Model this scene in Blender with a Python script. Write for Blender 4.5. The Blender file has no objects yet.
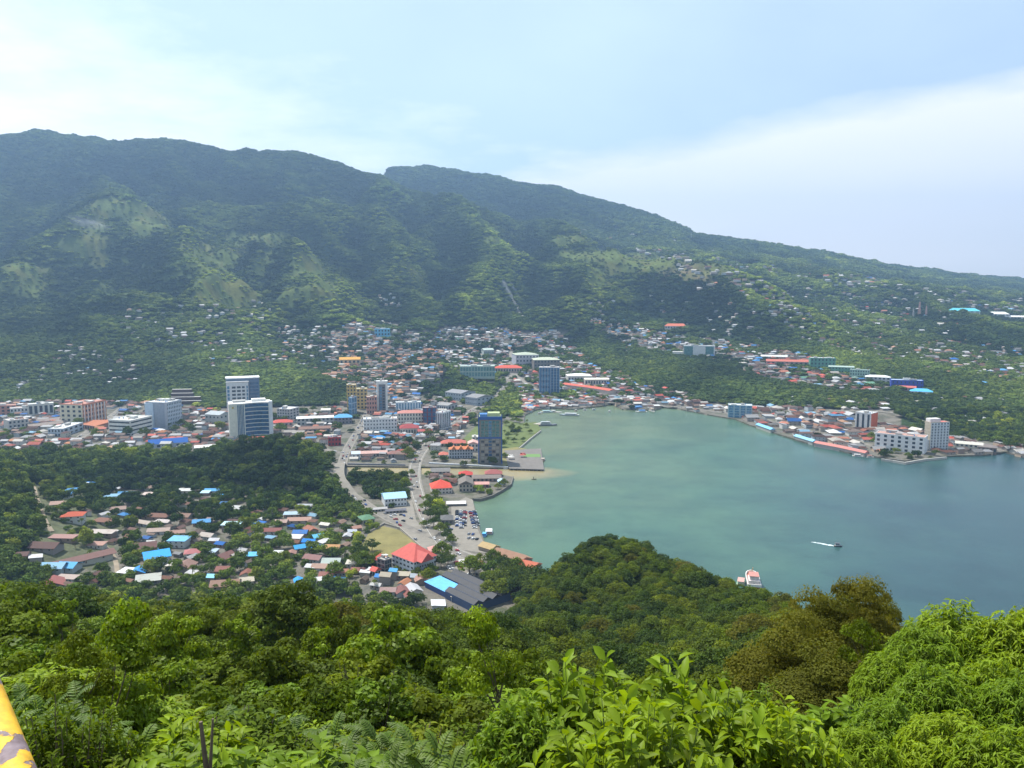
import bpy, math, random
import numpy as np
from mathutils import Vector
R = math.radians
rng = np.random.default_rng(7)
random.seed(7)
scene = bpy.context.scene
col = scene.collection

# ------------------------------------------------------------------ camera
H = 220.0            # eye height above the bay
F = 788.0            # focal length in pixels of a 1024 px wide frame
PITCH = math.atan((384 - 290) / F)
cam_d = bpy.data.cameras.new('camera'); cam = bpy.data.objects.new('camera', cam_d); col.objects.link(cam)
cam.location = (0, 0, H); cam.rotation_euler = (math.pi / 2 - PITCH, 0, 0)
cam_d.sensor_width = 36; cam_d.lens = 36 * F / 1024
cam_d.clip_start = 0.1; cam_d.clip_end = 60000
scene.camera = cam
scene.render.resolution_x = 1024; scene.render.resolution_y = 768

# ------------------------------------------------------------------ light
SUN_AZ = R(-48)      # seen from the camera: ahead and to the left
SUN_EL = R(62)
world = bpy.data.worlds.new('World'); scene.world = world; world.use_nodes = True
nt = world.node_tree; nt.nodes.clear()
def N(nt, t, **kw):
    n = nt.nodes.new(t)
    for k, v in kw.items():
        if k == 'ins':
            for a, b in v.items(): n.inputs[a].default_value = b
        else: setattr(n, k, v)
    return n
sky = N(nt, 'ShaderNodeTexSky', sky_type='NISHITA', sun_disc=False, sun_elevation=SUN_EL, sun_rotation=SUN_AZ,
        altitude=200, air_density=1.0, dust_density=1.6, ozone_density=1.2)
bg = N(nt, 'ShaderNodeBackground', ins={'Strength': 0.1})
wo = N(nt, 'ShaderNodeOutputWorld')
L = nt.links.new
tc = N(nt, 'ShaderNodeTexCoord'); sep = N(nt, 'ShaderNodeSeparateXYZ'); L(tc.outputs['Generated'], sep.inputs[0])
# thin cloud sheets: project the direction on a plane high above
def mth(op, a, b=None, c=None, clamp=False, nt=nt):
    n = nt.nodes.new('ShaderNodeMath'); n.operation = op; n.use_clamp = clamp
    for i, v in enumerate((a, b, c)):
        if v is None: continue
        if isinstance(v, (int, float)): n.inputs[i].default_value = v
        else: nt.links.new(v, n.inputs[i])
    return n.outputs[0]
zz = mth('MAXIMUM', sep.outputs['Z'], 0.02)
den = mth('ADD', zz, 0.12)
cx = mth('DIVIDE', sep.outputs['X'], den); cy = mth('DIVIDE', sep.outputs['Y'], den)
cmb = N(nt, 'ShaderNodeCombineXYZ'); L(cx, cmb.inputs[0]); L(cy, cmb.inputs[1])
n1 = N(nt, 'ShaderNodeTexNoise', ins={'Scale': 0.55, 'Detail': 7.0, 'Roughness': 0.52, 'Distortion': 0.3}); L(cmb.outputs[0], n1.inputs['Vector'])
n2 = N(nt, 'ShaderNodeTexNoise', ins={'Scale': 2.3, 'Detail': 6.0, 'Roughness': 0.6}); L(cmb.outputs[0], n2.inputs['Vector'])
# the cloud bank over the right half: elevation below a line that rises to the right
az = mth('DIVIDE', sep.outputs['X'], mth('MAXIMUM', sep.outputs['Y'], 0.05))
edge = mth('ADD', mth('MULTIPLY', az, 0.19), 0.158)
edge = mth('ADD', edge, mth('MULTIPLY', mth('SUBTRACT', n2.outputs[0], 0.5), 0.05))
bank = mth('SUBTRACT', edge, mth('DIVIDE', sep.outputs['Z'], mth('MAXIMUM', sep.outputs['Y'], 0.05)))
bank = mth('MULTIPLY', bank, 26.0, clamp=True)
bank = mth('MULTIPLY', bank, mth('MULTIPLY_ADD', n1.outputs[0], 0.35, 0.68, clamp=True))
# bright veil low on the left
el = mth('DIVIDE', sep.outputs['Z'], mth('MAXIMUM', sep.outputs['Y'], 0.05))
lv = mth('SUBTRACT', mth('MULTIPLY_ADD', az, -0.42, 0.17), el)
lv = mth('MULTIPLY_ADD', lv, 4.0, mth('MULTIPLY', mth('SUBTRACT', n2.outputs[0], 0.5), 1.3), clamp=True)
lv = mth('MULTIPLY', lv, 0.95)
thin = mth('MULTIPLY', mth('SUBTRACT', n1.outputs[0], 0.42), 1.6, clamp=True)
m1 = N(nt, 'ShaderNodeMix', data_type='RGBA'); L(mth('MULTIPLY_ADD', thin, 0.5, 0.36), m1.inputs['Factor']); L(sky.outputs[0], m1.inputs['A']); m1.inputs['B'].default_value = (7.6, 9.0, 9.9, 1)
m2 = N(nt, 'ShaderNodeMix', data_type='RGBA'); L(bank, m2.inputs['Factor']); L(m1.outputs['Result'], m2.inputs['A']); m2.inputs['B'].default_value = (10.0, 9.5, 9.3, 1)
m3 = N(nt, 'ShaderNodeMix', data_type='RGBA'); L(lv, m3.inputs['Factor']); L(m2.outputs['Result'], m3.inputs['A']); m3.inputs['B'].default_value = (10.8, 10.6, 10.6, 1)
L(m3.outputs['Result'], bg.inputs['Color']); L(bg.outputs[0], wo.inputs[0])

sd = bpy.data.lights.new('sun', 'SUN'); sd.energy = 4.9; sd.angle = R(0.5); sd.color = (1.0, 0.96, 0.88)
sun = bpy.data.objects.new('sun', sd); col.objects.link(sun)
sdir = Vector((math.sin(SUN_AZ) * math.cos(SUN_EL), math.cos(SUN_AZ) * math.cos(SUN_EL), math.sin(SUN_EL)))
sun.rotation_euler = sdir.to_track_quat('Z', 'Y').to_euler(); sun.location = (0, 0, 1500)
vs = scene.view_settings
vs.view_transform = 'Standard'; vs.look = 'None'; vs.gamma = 1; vs.use_curve_mapping = False; vs.exposure = 0.58
cy_ = scene.cycles
cy_.use_denoising = True
try: cy_.denoiser = 'OPENIMAGEDENOISE'
except Exception: pass
cy_.max_bounces = 5; cy_.diffuse_bounces = 2; cy_.glossy_bounces = 2; cy_.transmission_bounces = 3; cy_.volume_bounces = 0; cy_.transparent_max_bounces = 4
cy_.use_adaptive_sampling = False

# ------------------------------------------------------------------ projection helpers
CP, SP = math.cos(PITCH), math.sin(PITCH)
def ray(px, py):
    x = (np.asarray(px, float) - 512) / F; v = (384 - np.asarray(py, float)) / F
    dy = CP + v * SP
    return x / dy, (v * CP - SP) / dy           # s = X/Y, t = (z-H)/Y
def proj(X, Y, Z):
    X, Y, Z = (np.asarray(a, float) for a in (X, Y, Z))
    dz = Z - H
    dep = Y * CP - dz * SP
    return 512 + F * X / dep, 384 - F * (Y * SP + dz * CP) / dep
def zat(px, py, Y):
    return H + Y * ray(px, py)[1]
def plane(px, py, z=2.0):
    s, t = ray(px, py); Y = (z - H) / t
    return s * Y, Y

# ------------------------------------------------------------------ noise
_perm = rng.random((256, 256))
def vnoise(x, y):
    xi = np.floor(x).astype(int); yi = np.floor(y).astype(int); fx = x - xi; fy = y - yi
    fx = fx * fx * (3 - 2 * fx); fy = fy * fy * (3 - 2 * fy)
    a = _perm[xi & 255, yi & 255]; b = _perm[(xi + 1) & 255, yi & 255]; c = _perm[xi & 255, (yi + 1) & 255]; d = _perm[(xi + 1) & 255, (yi + 1) & 255]
    return (a * (1 - fx) + b * fx) * (1 - fy) + (c * (1 - fx) + d * fx) * fy
def fbm(x, y, o=4):
    s = 0; a = 0.5
    for i in range(o):
        s = s + a * vnoise(x * 2 ** i + 17.3 * i, y * 2 ** i + 5.1 * i); a *= 0.5
    return s / (1 - 0.5 ** o)
def inpoly(x, y, P):
    x = np.asarray(x, float); y = np.asarray(y, float); c = np.zeros(x.shape, bool); n = len(P); j = n - 1
    for i in range(n):
        xi, yi = P[i]; xj, yj = P[j]
        if yi != yj:
            c ^= ((yi > y) != (yj > y)) & (x < (xj - xi) * (y - yi) / (yj - yi) + xi)
        j = i
    return c
def segdist(x, y, P):
    """distance to a polyline and the interpolated third value"""
    best = np.full(np.shape(x), 1e9); val = np.zeros(np.shape(x))
    for a, b in zip(P[:-1], P[1:]):
        dx, dy = b[0] - a[0], b[1] - a[1]; l2 = dx * dx + dy * dy + 1e-9
        t = np.clip(((x - a[0]) * dx + (y - a[1]) * dy) / l2, 0, 1)
        d = np.hypot(x - a[0] - t * dx, y - a[1] - t * dy)
        m = d < best; best = np.where(m, d, best)
        if len(a) > 2: val = np.where(m, a[2] + t * (b[2] - a[2]), val)
    return best, val

# ------------------------------------------------------------------ coast line
COAST = [(620, 700), (556, 630), (542, 596), (538, 577), (533, 568), (520, 561), (500, 553), (486, 545), (480, 530), (475, 508), (472, 499), (480, 498), (500, 492), (511, 484),
         (512, 477), (498, 474), (480, 475), (430, 475), (346, 472), (346, 466), (430, 467), (505, 468), (507, 452), (519, 447), (541, 429), (536, 422), (524, 423),
         (525, 415), (535, 410), (545, 408), (575, 409), (602, 406), (612, 404), (622, 409), (655, 410), (665, 406), (700, 413), (722, 417), (735, 419), (750, 425),
         (800, 441), (850, 453), (870, 455), (882, 458), (905, 461), (945, 456), (985, 455), (1005, 452), (1024, 457), (1100, 452), (1500, 445), (1700, 390)]
cw = [tuple(float(v) for v in plane(a, b, 1.5)) for a, b in COAST]
LAND = cw + [(2500, 2600), (-2500, 2600), (-2500, 300), (-100, 250), (cw[0][0], 250)]

# ------------------------------------------------------------------ terrain heights
colx = [-250, 0, 100, 200, 300, 372, 392, 430, 500, 560, 620, 660, 690, 720, 760, 800, 850, 900, 950, 1024, 1300]
prof = {
 -250: [(405,1480),(350,1800),(300,2100),(250,2550),(200,3000),(140,3750),('z',500,5200),('z',200,9000)],
 0: [(405,1480),(350,1780),(300,2100),(250,2550),(200,3000),(160,3400),(132,3750),('z',700,4700),('z',200,9000)],
 100: [(402,1500),(350,1780),(300,2120),(255,2550),(205,3050),(165,3400),(137,3800),('z',700,4700),('z',200,9000)],
 200: [(402,1500),(350,1820),(310,2120),(265,2550),(210,3050),(168,3450),(146,3800),('z',700,4700),('z',200,9000)],
 300: [(402,1500),(355,1850),(320,2120),(285,2450),(245,2850),(198,3300),(156,3800),('z',700,4700),('z',200,9000)],
 372: [(400,1520),(355,1900),(330,2150),(300,2450),(250,2950),(205,3450),(173,3800),('z',660,4300),('z',640,4700),('z',200,9000)],
 392: [(400,1530),(355,1930),(330,2180),(300,2480),(255,2950),(210,3450),(182,3780),('z',640,4200),(172,4900),('z',200,9000)],
 430: [(398,1560),(360,1920),(333,2220),(306,2480),(270,2800),(225,3300),(200,3600),('z',560,3950),(169,4900),('z',200,9000)],
 500: [(400,1550),(360,1950),(333,2280),(318,2480),(280,2780),(240,3200),(215,3500),('z',520,3850),(181,4900),('z',200,9000)],
 560: [(400,1550),(365,1900),(335,2250),(300,2600),(262,3000),(236,3400),(222,3900),(192,4900),('z',200,9000)],
 620: [(402,1510),(365,1880),(335,2200),(300,2600),(268,3100),(245,3800),(209,5000),('z',200,9000)],
 660: [(402,1510),(365,1880),(335,2200),(303,2600),(273,3100),(247,3900),(222,5000),('z',200,9000)],
 690: [(404,1490),(370,1780),(340,2100),(305,2600),(275,3100),(252,3900),(237,5000),('z',200,9000)],
 720: [(408,1450),(375,1720),(345,2050),(308,2600),(278,3100),(255,3900),(241,5000),('z',200,9000)],
 760: [(415,1400),(380,1680),(350,2000),(312,2550),(283,3100),(260,3900),(246,5000),('z',200,9000)],
 800: [(425,1290),(395,1520),(360,1850),(320,2450),(290,3050),(266,3900),(252,5100),('z',200,9000)],
 850: [(435,1190),(400,1460),(362,1850),(320,2450),(293,3100),(274,4000),(261,5300),('z',200,9000)],
 900: [(440,1150),(402,1430),(362,1850),(322,2450),(297,3200),(281,4200),(270,5600),('z',200,9000)],
 950: [(442,1130),(402,1420),(360,1870),(322,2450),(300,3300),(286,4400),(276,6000),('z',200,9000)],
 1024: [(446,1100),(405,1400),(360,1880),(325,2450),(304,3400),(292,4700),(283,6300),('z',150,9000)],
 1300: [(446,1100),(410,1400),(370,1880),(335,2450),(312,3400),(303,4700),(296,6300),('z',50,9000)],
}
near = {   # canopy top (py, Y); ground is this minus the height of what grows there
 -250: [(768,5),(700,10),(650,25),(610,60),(590,120),(570,220),('z',60,330),('z',2,480)],
 0: [(768,5),(712,10),(662,25),(628,60),(606,120),(590,220),('z',50,330),('z',1,450)],
 100: [(768,5),(722,10),(680,25),(642,60),(620,120),(606,200),('z',60,300),('z',1,430)],
 250: [(768,5),(726,10),(690,25),(650,60),(622,120),(606,190),('z',60,300),('z',1,430)],
 400: [(768,5),(728,10),(692,25),(655,60),(636,100),(622,180),('z',60,290),('z',1,420)],
 500: [(768,5),(735,10),(705,25),(668,60),(642,120),(624,190),('z',50,330),('z',1,440)],
 545: [(775,5),(745,10),(710,25),(690,60),(668,120),(630,230),(600,330),(580,420),('z',2,530)],
 600: [(780,5),(750,10),(725,25),(706,60),(680,120),(625,260),(580,350),(540,420),('z',45,500),('z',-6,560)],
 650: [(780,5),(750,10),(728,25),(710,60),(685,110),(625,250),(585,340),(543,420),('z',40,480),('z',-6,540)],
 700: [(780,5),(750,10),(725,25),(705,60),(680,110),(635,220),(592,310),(560,385),('z',30,440),('z',-6,520)],
 760: [(780,5),(750,10),(715,25),(690,60),(665,110),(628,190),(602,270),(590,320),('z',30,420),('z',-6,480)],
 800: [(780,5),(750,10),(705,25),(670,60),(645,110),(618,190),(600,280),('z',30,390),('z',-6,460)],
 860: [(775,5),(730,10),(680,25),(650,60),(635,110),(628,170),('z',60,300),('z',-6,430)],
 920: [(768,5),(715,10),(670,25),(645,60),(635,110),('z',120,180),('z',20,330),('z',-6,400)],
 1024: [(768,5),(715,10),(660,25),(638,60),('z',160,110),('z',60,240),('z',-6,360)],
 1300: [(768,5),(715,10),(660,25),(638,60),('z',160,110),('z',60,240),('z',-6,360)],
}
def veg_h(Y):
    return np.interp(Y, [0, 5, 10, 25, 60, 120, 200, 700], [0.9, 1.0, 1.5, 2.6, 5.5, 8, 9, 9])
def columns(tab, keys, start, S, Yv, sub=None):
    cols = []
    for k in keys:
        ys, zs = [start[0]], [start[1]]
        for a in tab[k]:
            if a[0] == 'z': ys.append(a[2]); zs.append(a[1])
            else: ys.append(a[1]); zs.append(float(zat(k, a[0], a[1])) - (float(sub(a[1])) if sub else 0))
        ys = np.array(ys, float); zs = np.array(zs, float)
        # monotone-ish smooth interpolation (cubic Hermite with limited slopes)
        d = np.diff(zs) / np.diff(ys); m = np.zeros(len(ys)); m[0] = d[0]; m[-1] = d[-1]
        for i in range(1, len(ys) - 1):
            m[i] = 0 if d[i - 1] * d[i] <= 0 else 2 * d[i - 1] * d[i] / (d[i - 1] + d[i])
        i = np.clip(np.searchsorted(ys, Yv) - 1, 0, len(ys) - 2); h = ys[i + 1] - ys[i]; t = np.clip((Yv - ys[i]) / h, 0, 1)
        z = (2*t**3 - 3*t**2 + 1) * zs[i] + (t**3 - 2*t**2 + t) * h * m[i] + (-2*t**3 + 3*t**2) * zs[i+1] + (t**3 - t**2) * h * m[i+1]
        cols.append(z)
    cols = np.array(cols); sk = np.array([(k - 512) / F for k in keys])
    out = np.empty((len(S), len(Yv)))
    for j in range(len(Yv)): out[:, j] = np.interp(S, sk, cols[:, j])
    return out
SV = np.linspace(-1.2, 1.2, 860)
YV = np.concatenate([np.geomspace(1.2, 480, 190)[:-1], np.linspace(480, 2000, 300)[:-1], np.geomspace(2000, 9000, 240)])
SS, YY = np.meshgrid(SV, YV, indexing='ij'); XX = SS * YY
zf = columns(prof, colx, (1200, 1.2), SV, YV)
zf = np.where(YY < 1000, 1.2, zf)
zf = np.maximum(zf, 1.2)
RIDGES = [  # crest points (px, py, Y), side slope
 ([(100,165,3400),(112,196,2950),(110,201,2780),(80,216,2700),(55,235,2620),(20,262,2450),(-10,288,2300),(-120,320,2100)], 0.42),
 ([(110,201,2780),(135,207,2740),(160,225,2640),(178,247,2480),(195,275,2300),(205,305,2100),(210,330,1950)], 0.45),
 ([(320,195,3200),(285,222,2900),(262,229,2780),(232,240,2680),(205,255,2560),(190,275,2400)], 0.42),
 ([(262,229,2780),(285,240,2650),(310,262,2450),(335,290,2250),(352,318,2050)], 0.42),
 ([(380,190,3500),(372,215,3150),(385,245,2850),(400,275,2600),(415,300,2400)], 0.45),
 ([(450,200,3450),(470,222,3150),(490,243,2900),(478,270,2700),(455,300,2450)], 0.5),
 ([(560,228,3350),(552,246,3050),(548,268,2800),(560,295,2550),(566,318,2350)], 0.55),
 ([(575,240,3300),(598,250,2950),(620,252,2880),(650,258,2820),(690,266,2750),(735,285,2550),(760,305,2350)], 0.32),
 ([(30,470,985),(110,468,965),(190,462,955),(222,457,950),(254,443,940),(290,450,900),(322,480,840),(348,520,770)], 0.5),
 ([(-250,440,760),(-100,470,740),(0,505,690),(25,545,620)], 0.3),
 ([(412,378,1660),(430,364,1720),(450,368,1730),(470,388,1660)], 0.55),
 ([(600,357,1980),(650,362,1900),(700,378,1720),(745,395,1560)], 0.3),
 ([(230,372,1680),(300,374,1680),(345,380,1640)], 0.35),
]
def smax(a, b, k):
    h = np.clip(0.5 + 0.5 * (a - b) / k, 0, 1)
    return b * (1 - h) + a * h + k * h * (1 - h)
for pts, sl in RIDGES:
    P = [(float(ray(a, b)[0]) * y, y, float(zat(a, b, y))) for a, b, y in pts]; sl = sl * (1.35 if pts[0][2] > 2000 else 1)
    d, zc = segdist(XX, YY, P)
    d = d * (0.85 + 0.3 * fbm(XX / 90, YY / 90, 2))
    zr = zc - (np.sqrt((sl * d) ** 2 + 18 ** 2) - 18 if P[0][1] > 1200 else np.sqrt((sl * d) ** 2 + 5 ** 2) - 5)
    zf = smax(zf, zr, 14 if P[0][1] > 1200 else 4)
zf = np.where(zf < 1.3, 1.2, zf)
hm = np.clip((zf - 25) / 180, 0, 1)
rid = 1 - np.abs(2 * fbm(XX / 420, YY / 650 + 3, 4) - 1)
rid2 = 1 - np.abs(2 * fbm(XX / 150 + 9, YY / 200 + 3, 3) - 1)
crest = np.clip((YY - 3400) / 400, 0, 1)
zf = zf + hm * (1 - 0.75 * crest) * ((rid - 0.8) * 190 + (rid2 - 0.78) * 70)
zf = zf + hm * crest * (fbm(XX / 60, YY / 60, 3) - 0.5) * 14
wat = ~inpoly(XX, YY, LAND)
wat &= (YY < 1700)
zf = np.where(wat, -7, zf)
nk = sorted(near)
zn = columns(near, nk, (1.0, H - 1.65), SV, YV, veg_h)
zn = zn + np.clip((YY - 60) / 200, 0, 1) * np.clip(zn / 30, 0, 1) * (fbm(XX / 35, YY / 35, 3) - 0.5) * 9
zn = np.where(YY > 640, -50, zn); zn = np.where(wat & (zn < 4), -7, zn)
ZZ = np.where(YY < 640, np.maximum(zf, zn), zf)
logY = np.arange(len(YV))
def ground(x, y):
    x = np.asarray(x, float); y = np.asarray(y, float)
    y = np.clip(y, YV[0], YV[-1] - 1); s = np.clip(x / y, SV[0], SV[-1] - 1e-6)
    fi = (s - SV[0]) / (SV[1] - SV[0]); fj = np.interp(y, YV, logY)
    i = np.clip(fi.astype(int), 0, len(SV) - 2); j = np.clip(fj.astype(int), 0, len(YV) - 2); a = fi - i; b = fj - j
    return (ZZ[i, j] * (1 - a) + ZZ[i + 1, j] * a) * (1 - b) + (ZZ[i, j + 1] * (1 - a) + ZZ[i + 1, j + 1] * a) * b
_march = np.concatenate([np.linspace(460, 2000, 500), np.geomspace(2005, 8500, 400)])
def hit(px, py, ymin=460):
    """first point of the ground under a pixel, beyond ymin"""
    px = np.atleast_1d(np.asarray(px, float)); py = np.atleast_1d(np.asarray(py, float)); s, t = ray(px, py)
    M = _march[_march >= ymin]
    Y = np.broadcast_to(M, (len(px), len(M))); z = ground(s[:, None] * Y, Y)
    diff = (H + t[:, None] * Y) - np.maximum(z, 1.0)
    k = np.argmax(diff < 0, axis=1); ok = (diff < 0).any(axis=1); k = np.clip(k, 1, None)
    r = np.arange(len(px)); d0 = diff[r, k - 1]; d1 = diff[r, k]; f = np.clip(d0 / (d0 - d1 + 1e-9), 0, 1)
    y = M[k - 1] * (1 - f) + M[k] * f
    y = np.where(ok, y, np.nan)
    x = s * y
    return x, y, np.maximum(ground(x, np.nan_to_num(y, nan=1000)), 1.5)
def hit1(px, py):
    x, y, z = hit(px, py); return float(x[0]), float(y[0]), float(z[0])
# horizon angle in front of every grid point, for leaving out what can never be seen
_ang = (ZZ - H) / YY
_hor = np.maximum.accumulate(_ang, axis=1)
def seen(x, y, h):
    """is a thing of height h on the ground at (x, y) above the ridges in front of it"""
    s = np.clip(x / y, SV[0], SV[-1] - 1e-6); i = ((s - SV[0]) / (SV[1] - SV[0])).astype(int)
    j = np.clip(np.interp(y, YV, logY).astype(int) - 1, 0, len(YV) - 1)
    return (ground(x, y) + h - H) / y > _hor[i, j]

_sm = ZZ.copy()
for _ in range(6): _sm[1:-1] = (_sm[:-2] + _sm[1:-1] * 2 + _sm[2:]) / 4; _sm[:, 1:-1] = (_sm[:, :-2] + _sm[:, 1:-1] * 2 + _sm[:, 2:]) / 4
_wide = _sm.copy()
for _ in range(90): _wide[1:-1] = (_wide[:-2] + _wide[1:-1] * 2 + _wide[2:]) / 4; _wide[:, 1:-1] = (_wide[:, :-2] + _wide[:, 1:-1] * 2 + _wide[:, 2:]) / 4
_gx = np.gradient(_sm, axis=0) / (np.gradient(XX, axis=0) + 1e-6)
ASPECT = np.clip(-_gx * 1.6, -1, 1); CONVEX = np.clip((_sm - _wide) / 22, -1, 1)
def gsample(A, x, y):
    s = np.clip(x / y, SV[0], SV[-1] - 1e-6); i = np.clip(((s - SV[0]) / (SV[1] - SV[0])).astype(int), 0, len(SV) - 1)
    return A[i, np.clip(np.interp(y, YV, logY).astype(int), 0, len(YV) - 1)]

# ------------------------------------------------------------------ materials
def newmat(name):
    m = bpy.data.materials.new(name); m.use_nodes = True; nt = m.node_tree
    b = nt.nodes['Principled BSDF']; return m, nt, b
def ramp(nt, fac, stops):
    r = nt.nodes.new('ShaderNodeValToRGB'); e = r.color_ramp.elements
    while len(e) < len(stops): e.new(0.5)
    for k, (p, c) in enumerate(stops): e[k].position = p; e[k].color = (*c, 1)
    nt.links.new(fac, r.inputs[0]); return r.outputs[0]
def noise(nt, vec, scale, detail=4, rough=0.55):
    n = nt.nodes.new('ShaderNodeTexNoise'); n.inputs['Scale'].default_value = scale; n.inputs['Detail'].default_value = detail; n.inputs['Roughness'].default_value = rough
    if vec is not None: nt.links.new(vec, n.inputs['Vector'])
    return n.outputs[0]
def geo(nt): return nt.nodes.new('ShaderNodeNewGeometry').outputs['Position']
def mixc(nt, f, a, b, mode='MIX'):
    n = nt.nodes.new('ShaderNodeMix'); n.data_type = 'RGBA'; n.blend_type = mode
    for k, v in (('Factor', f), ('A', a), ('B', b)):
        if isinstance(v, (int, float)): n.inputs[k].default_value = v
        elif isinstance(v, tuple): n.inputs[k].default_value = (*v, 1)
        else: nt.links.new(v, n.inputs[k])
    return n.outputs['Result']
_pm = {}
def paint(name, c, rough=0.7, var=0.18, scale=0.35, metal=0.0, spec=0.3):
    if name in _pm: return _pm[name]
    m, nt, b = newmat(name)
    g = geo(nt); n = noise(nt, g, scale, 5); n2 = noise(nt, g, scale * 9, 3)
    k = mth('MULTIPLY_ADD', n, 0.7, mth('MULTIPLY', n2, 0.3, nt=nt), nt=nt)
    out = ramp(nt, k, [(0.3, tuple(v * (1 - var) for v in c)), (0.7, tuple(min(1, v * (1 + var * 0.6)) for v in c))])
    nt.links.new(out, b.inputs['Base Color']); b.inputs['Roughness'].default_value = rough; b.inputs['Metallic'].default_value = metal
    b.inputs['Specular IOR Level'].default_value = spec
    _pm[name] = m; return m
def glass(name, c, rough=0.12):
    if name in _pm: return _pm[name]
    m, nt, b = newmat(name)
    n = noise(nt, geo(nt), 0.4, 2)
    nt.links.new(ramp(nt, n, [(0.35, tuple(v * 0.6 for v in c)), (0.65, tuple(v * 1.3 for v in c))]), b.inputs['Base Color'])
    b.inputs['Roughness'].default_value = rough; b.inputs['Specular IOR Level'].default_value = 0.6
    _pm[name] = m; return m
def objcol(name, rust=0.0, rough=0.6, attr=None, metal=0.0):
    """surface coloured by the object's own colour (or a stored colour), with streaks of wear"""
    m, nt, b = newmat(name)
    if attr: a = nt.nodes.new('ShaderNodeAttribute'); a.attribute_name = attr; c = a.outputs['Color']
    else: c = nt.nodes.new('ShaderNodeObjectInfo').outputs['Color']
    g = geo(nt); n = noise(nt, g, 0.22, 6, 0.7); n2 = noise(nt, g, 1.3, 4)
    c2 = mixc(nt, mth('MULTIPLY', mth('SUBTRACT', n2, 0.35, nt=nt), 1.2, clamp=True, nt=nt), c, mixc(nt, 1.0, c, (0.68, 0.66, 0.64), 'MULTIPLY'))
    if rust: c2 = mixc(nt, mth('MULTIPLY', mth('SUBTRACT', n, 0.55, nt=nt), 5.0 , clamp=True, nt=nt), c2, mixc(nt, rust, c2, (0.17, 0.085, 0.055)))
    nt.links.new(c2, b.inputs['Base Color']); b.inputs['Roughness'].default_value = rough; b.inputs['Metallic'].default_value = metal
    b.inputs['Specular IOR Level'].default_value = 0.14
    return m
M_ROOF = objcol('sheet_metal_roof', 0.75, 0.8); M_WALL = objcol('rendered_wall', 0.0, 0.85)
M_TILE = objcol('tiled_roof', 0.25, 0.85)
M_PAINT = objcol('painted_shell', 0.0, 0.35)
M_ATTR = objcol('far_house_surface', 0.35, 0.65, attr='col')
M_DARK = glass('dark_window_glass', (0.03, 0.045, 0.06))
M_BLUEGL = glass('blue_curtain_glass', (0.03, 0.1, 0.2))
M_BLUEGL2 = glass('pale_blue_glass', (0.09, 0.22, 0.36))
M_GREENGL = glass('green_curtain_glass', (0.09, 0.2, 0.2))
M_CONC = paint('concrete', (0.36, 0.34, 0.31), 0.85)
M_GREY = paint('grey_roofing', (0.2, 0.2, 0.2), 0.8)
M_WHITE = paint('white_render', (0.72, 0.72, 0.70), 0.75, 0.12)
M_STEEL = paint('galvanised_steel', (0.4, 0.41, 0.42), 0.45, metal=0.3)  # relief shading put into the colour: right flanks and crests lighter, hollows darker

def foliage_mat(name, cols, trans=0.35, rough=0.5, spec=0.3, instancer=False, spread=0.35):
    m, nt, b = newmat(name); nt.nodes.remove(b)
    out = nt.nodes['Material Output']
    oi = nt.nodes.new('ShaderNodeObjectInfo')
    c = ramp(nt, oi.outputs['Random'], [((k + 0.5) / len(cols), v) for k, v in enumerate(cols)])
    a = nt.nodes.new('ShaderNodeAttribute'); a.attribute_name = 'tint'
    t = mth('MULTIPLY_ADD', a.outputs['Fac'], spread * 2, 1 - spread, nt=nt)
    if instancer:
        ai = nt.nodes.new('ShaderNodeAttribute'); ai.attribute_name = 'col'; ai.attribute_type = 'INSTANCER'
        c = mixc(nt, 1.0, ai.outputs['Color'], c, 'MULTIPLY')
    vm = nt.nodes.new('ShaderNodeVectorMath'); vm.operation = 'SCALE'; nt.links.new(c, vm.inputs[0]); nt.links.new(t, vm.inputs['Scale'])
    bs = nt.nodes.new('ShaderNodeBsdfPrincipled'); bs.inputs['Roughness'].default_value = rough; bs.inputs['Specular IOR Level'].default_value = spec
    nt.links.new(vm.outputs[0], bs.inputs['Base Color'])
    tr = nt.nodes.new('ShaderNodeBsdfTranslucent')
    yl = mixc(nt, 1.0, vm.outputs[0], (1.35, 1.25, 0.45), 'MULTIPLY'); nt.links.new(yl, tr.inputs[0])
    mx = nt.nodes.new('ShaderNodeMixShader'); mx.inputs[0].default_value = trans
    nt.links.new(bs.outputs[0], mx.inputs[1]); nt.links.new(tr.outputs[0], mx.inputs[2]); nt.links.new(mx.outputs[0], out.inputs[0])
    return m
G_DARK = [(0.04, 0.07, 0.009), (0.058, 0.095, 0.010), (0.085, 0.12, 0.012), (0.042, 0.074, 0.01)]
G_MID = [(0.078, 0.12, 0.006), (0.11, 0.155, 0.007), (0.135, 0.165, 0.009), (0.088, 0.122, 0.009)]
G_BRIGHT = [(0.125, 0.19, 0.008), (0.16, 0.225, 0.009), (0.105, 0.17, 0.009)]
G_OLIVE = [(0.12, 0.12, 0.014), (0.1, 0.108, 0.013), (0.13, 0.12, 0.016)]
M_FARLEAF = foliage_mat('far_forest_leaves', [(0.86, 0.9, 0.86), (1.0, 1.0, 1.0), (1.14, 1.1, 1.02), (0.8, 0.84, 0.86)], 0.2, 0.8, 0.05, True, 0.22)
M_LDARK = foliage_mat('dark_leaves', G_DARK, 0.33, 0.6, 0.12, spread=.5)
M_LMID = foliage_mat('mid_green_leaves', G_MID, 0.4, 0.6, 0.12, spread=.55)
M_LBRIGHT = foliage_mat('bright_glossy_leaves', G_BRIGHT, 0.4, 0.5, 0.18, spread=.72)
M_LOLIVE = foliage_mat('olive_needles', G_OLIVE, 0.4, 0.7, 0.1)
M_BARK = paint('bark', (0.17, 0.13, 0.095), 0.9, 0.4, 6.0)

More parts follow.
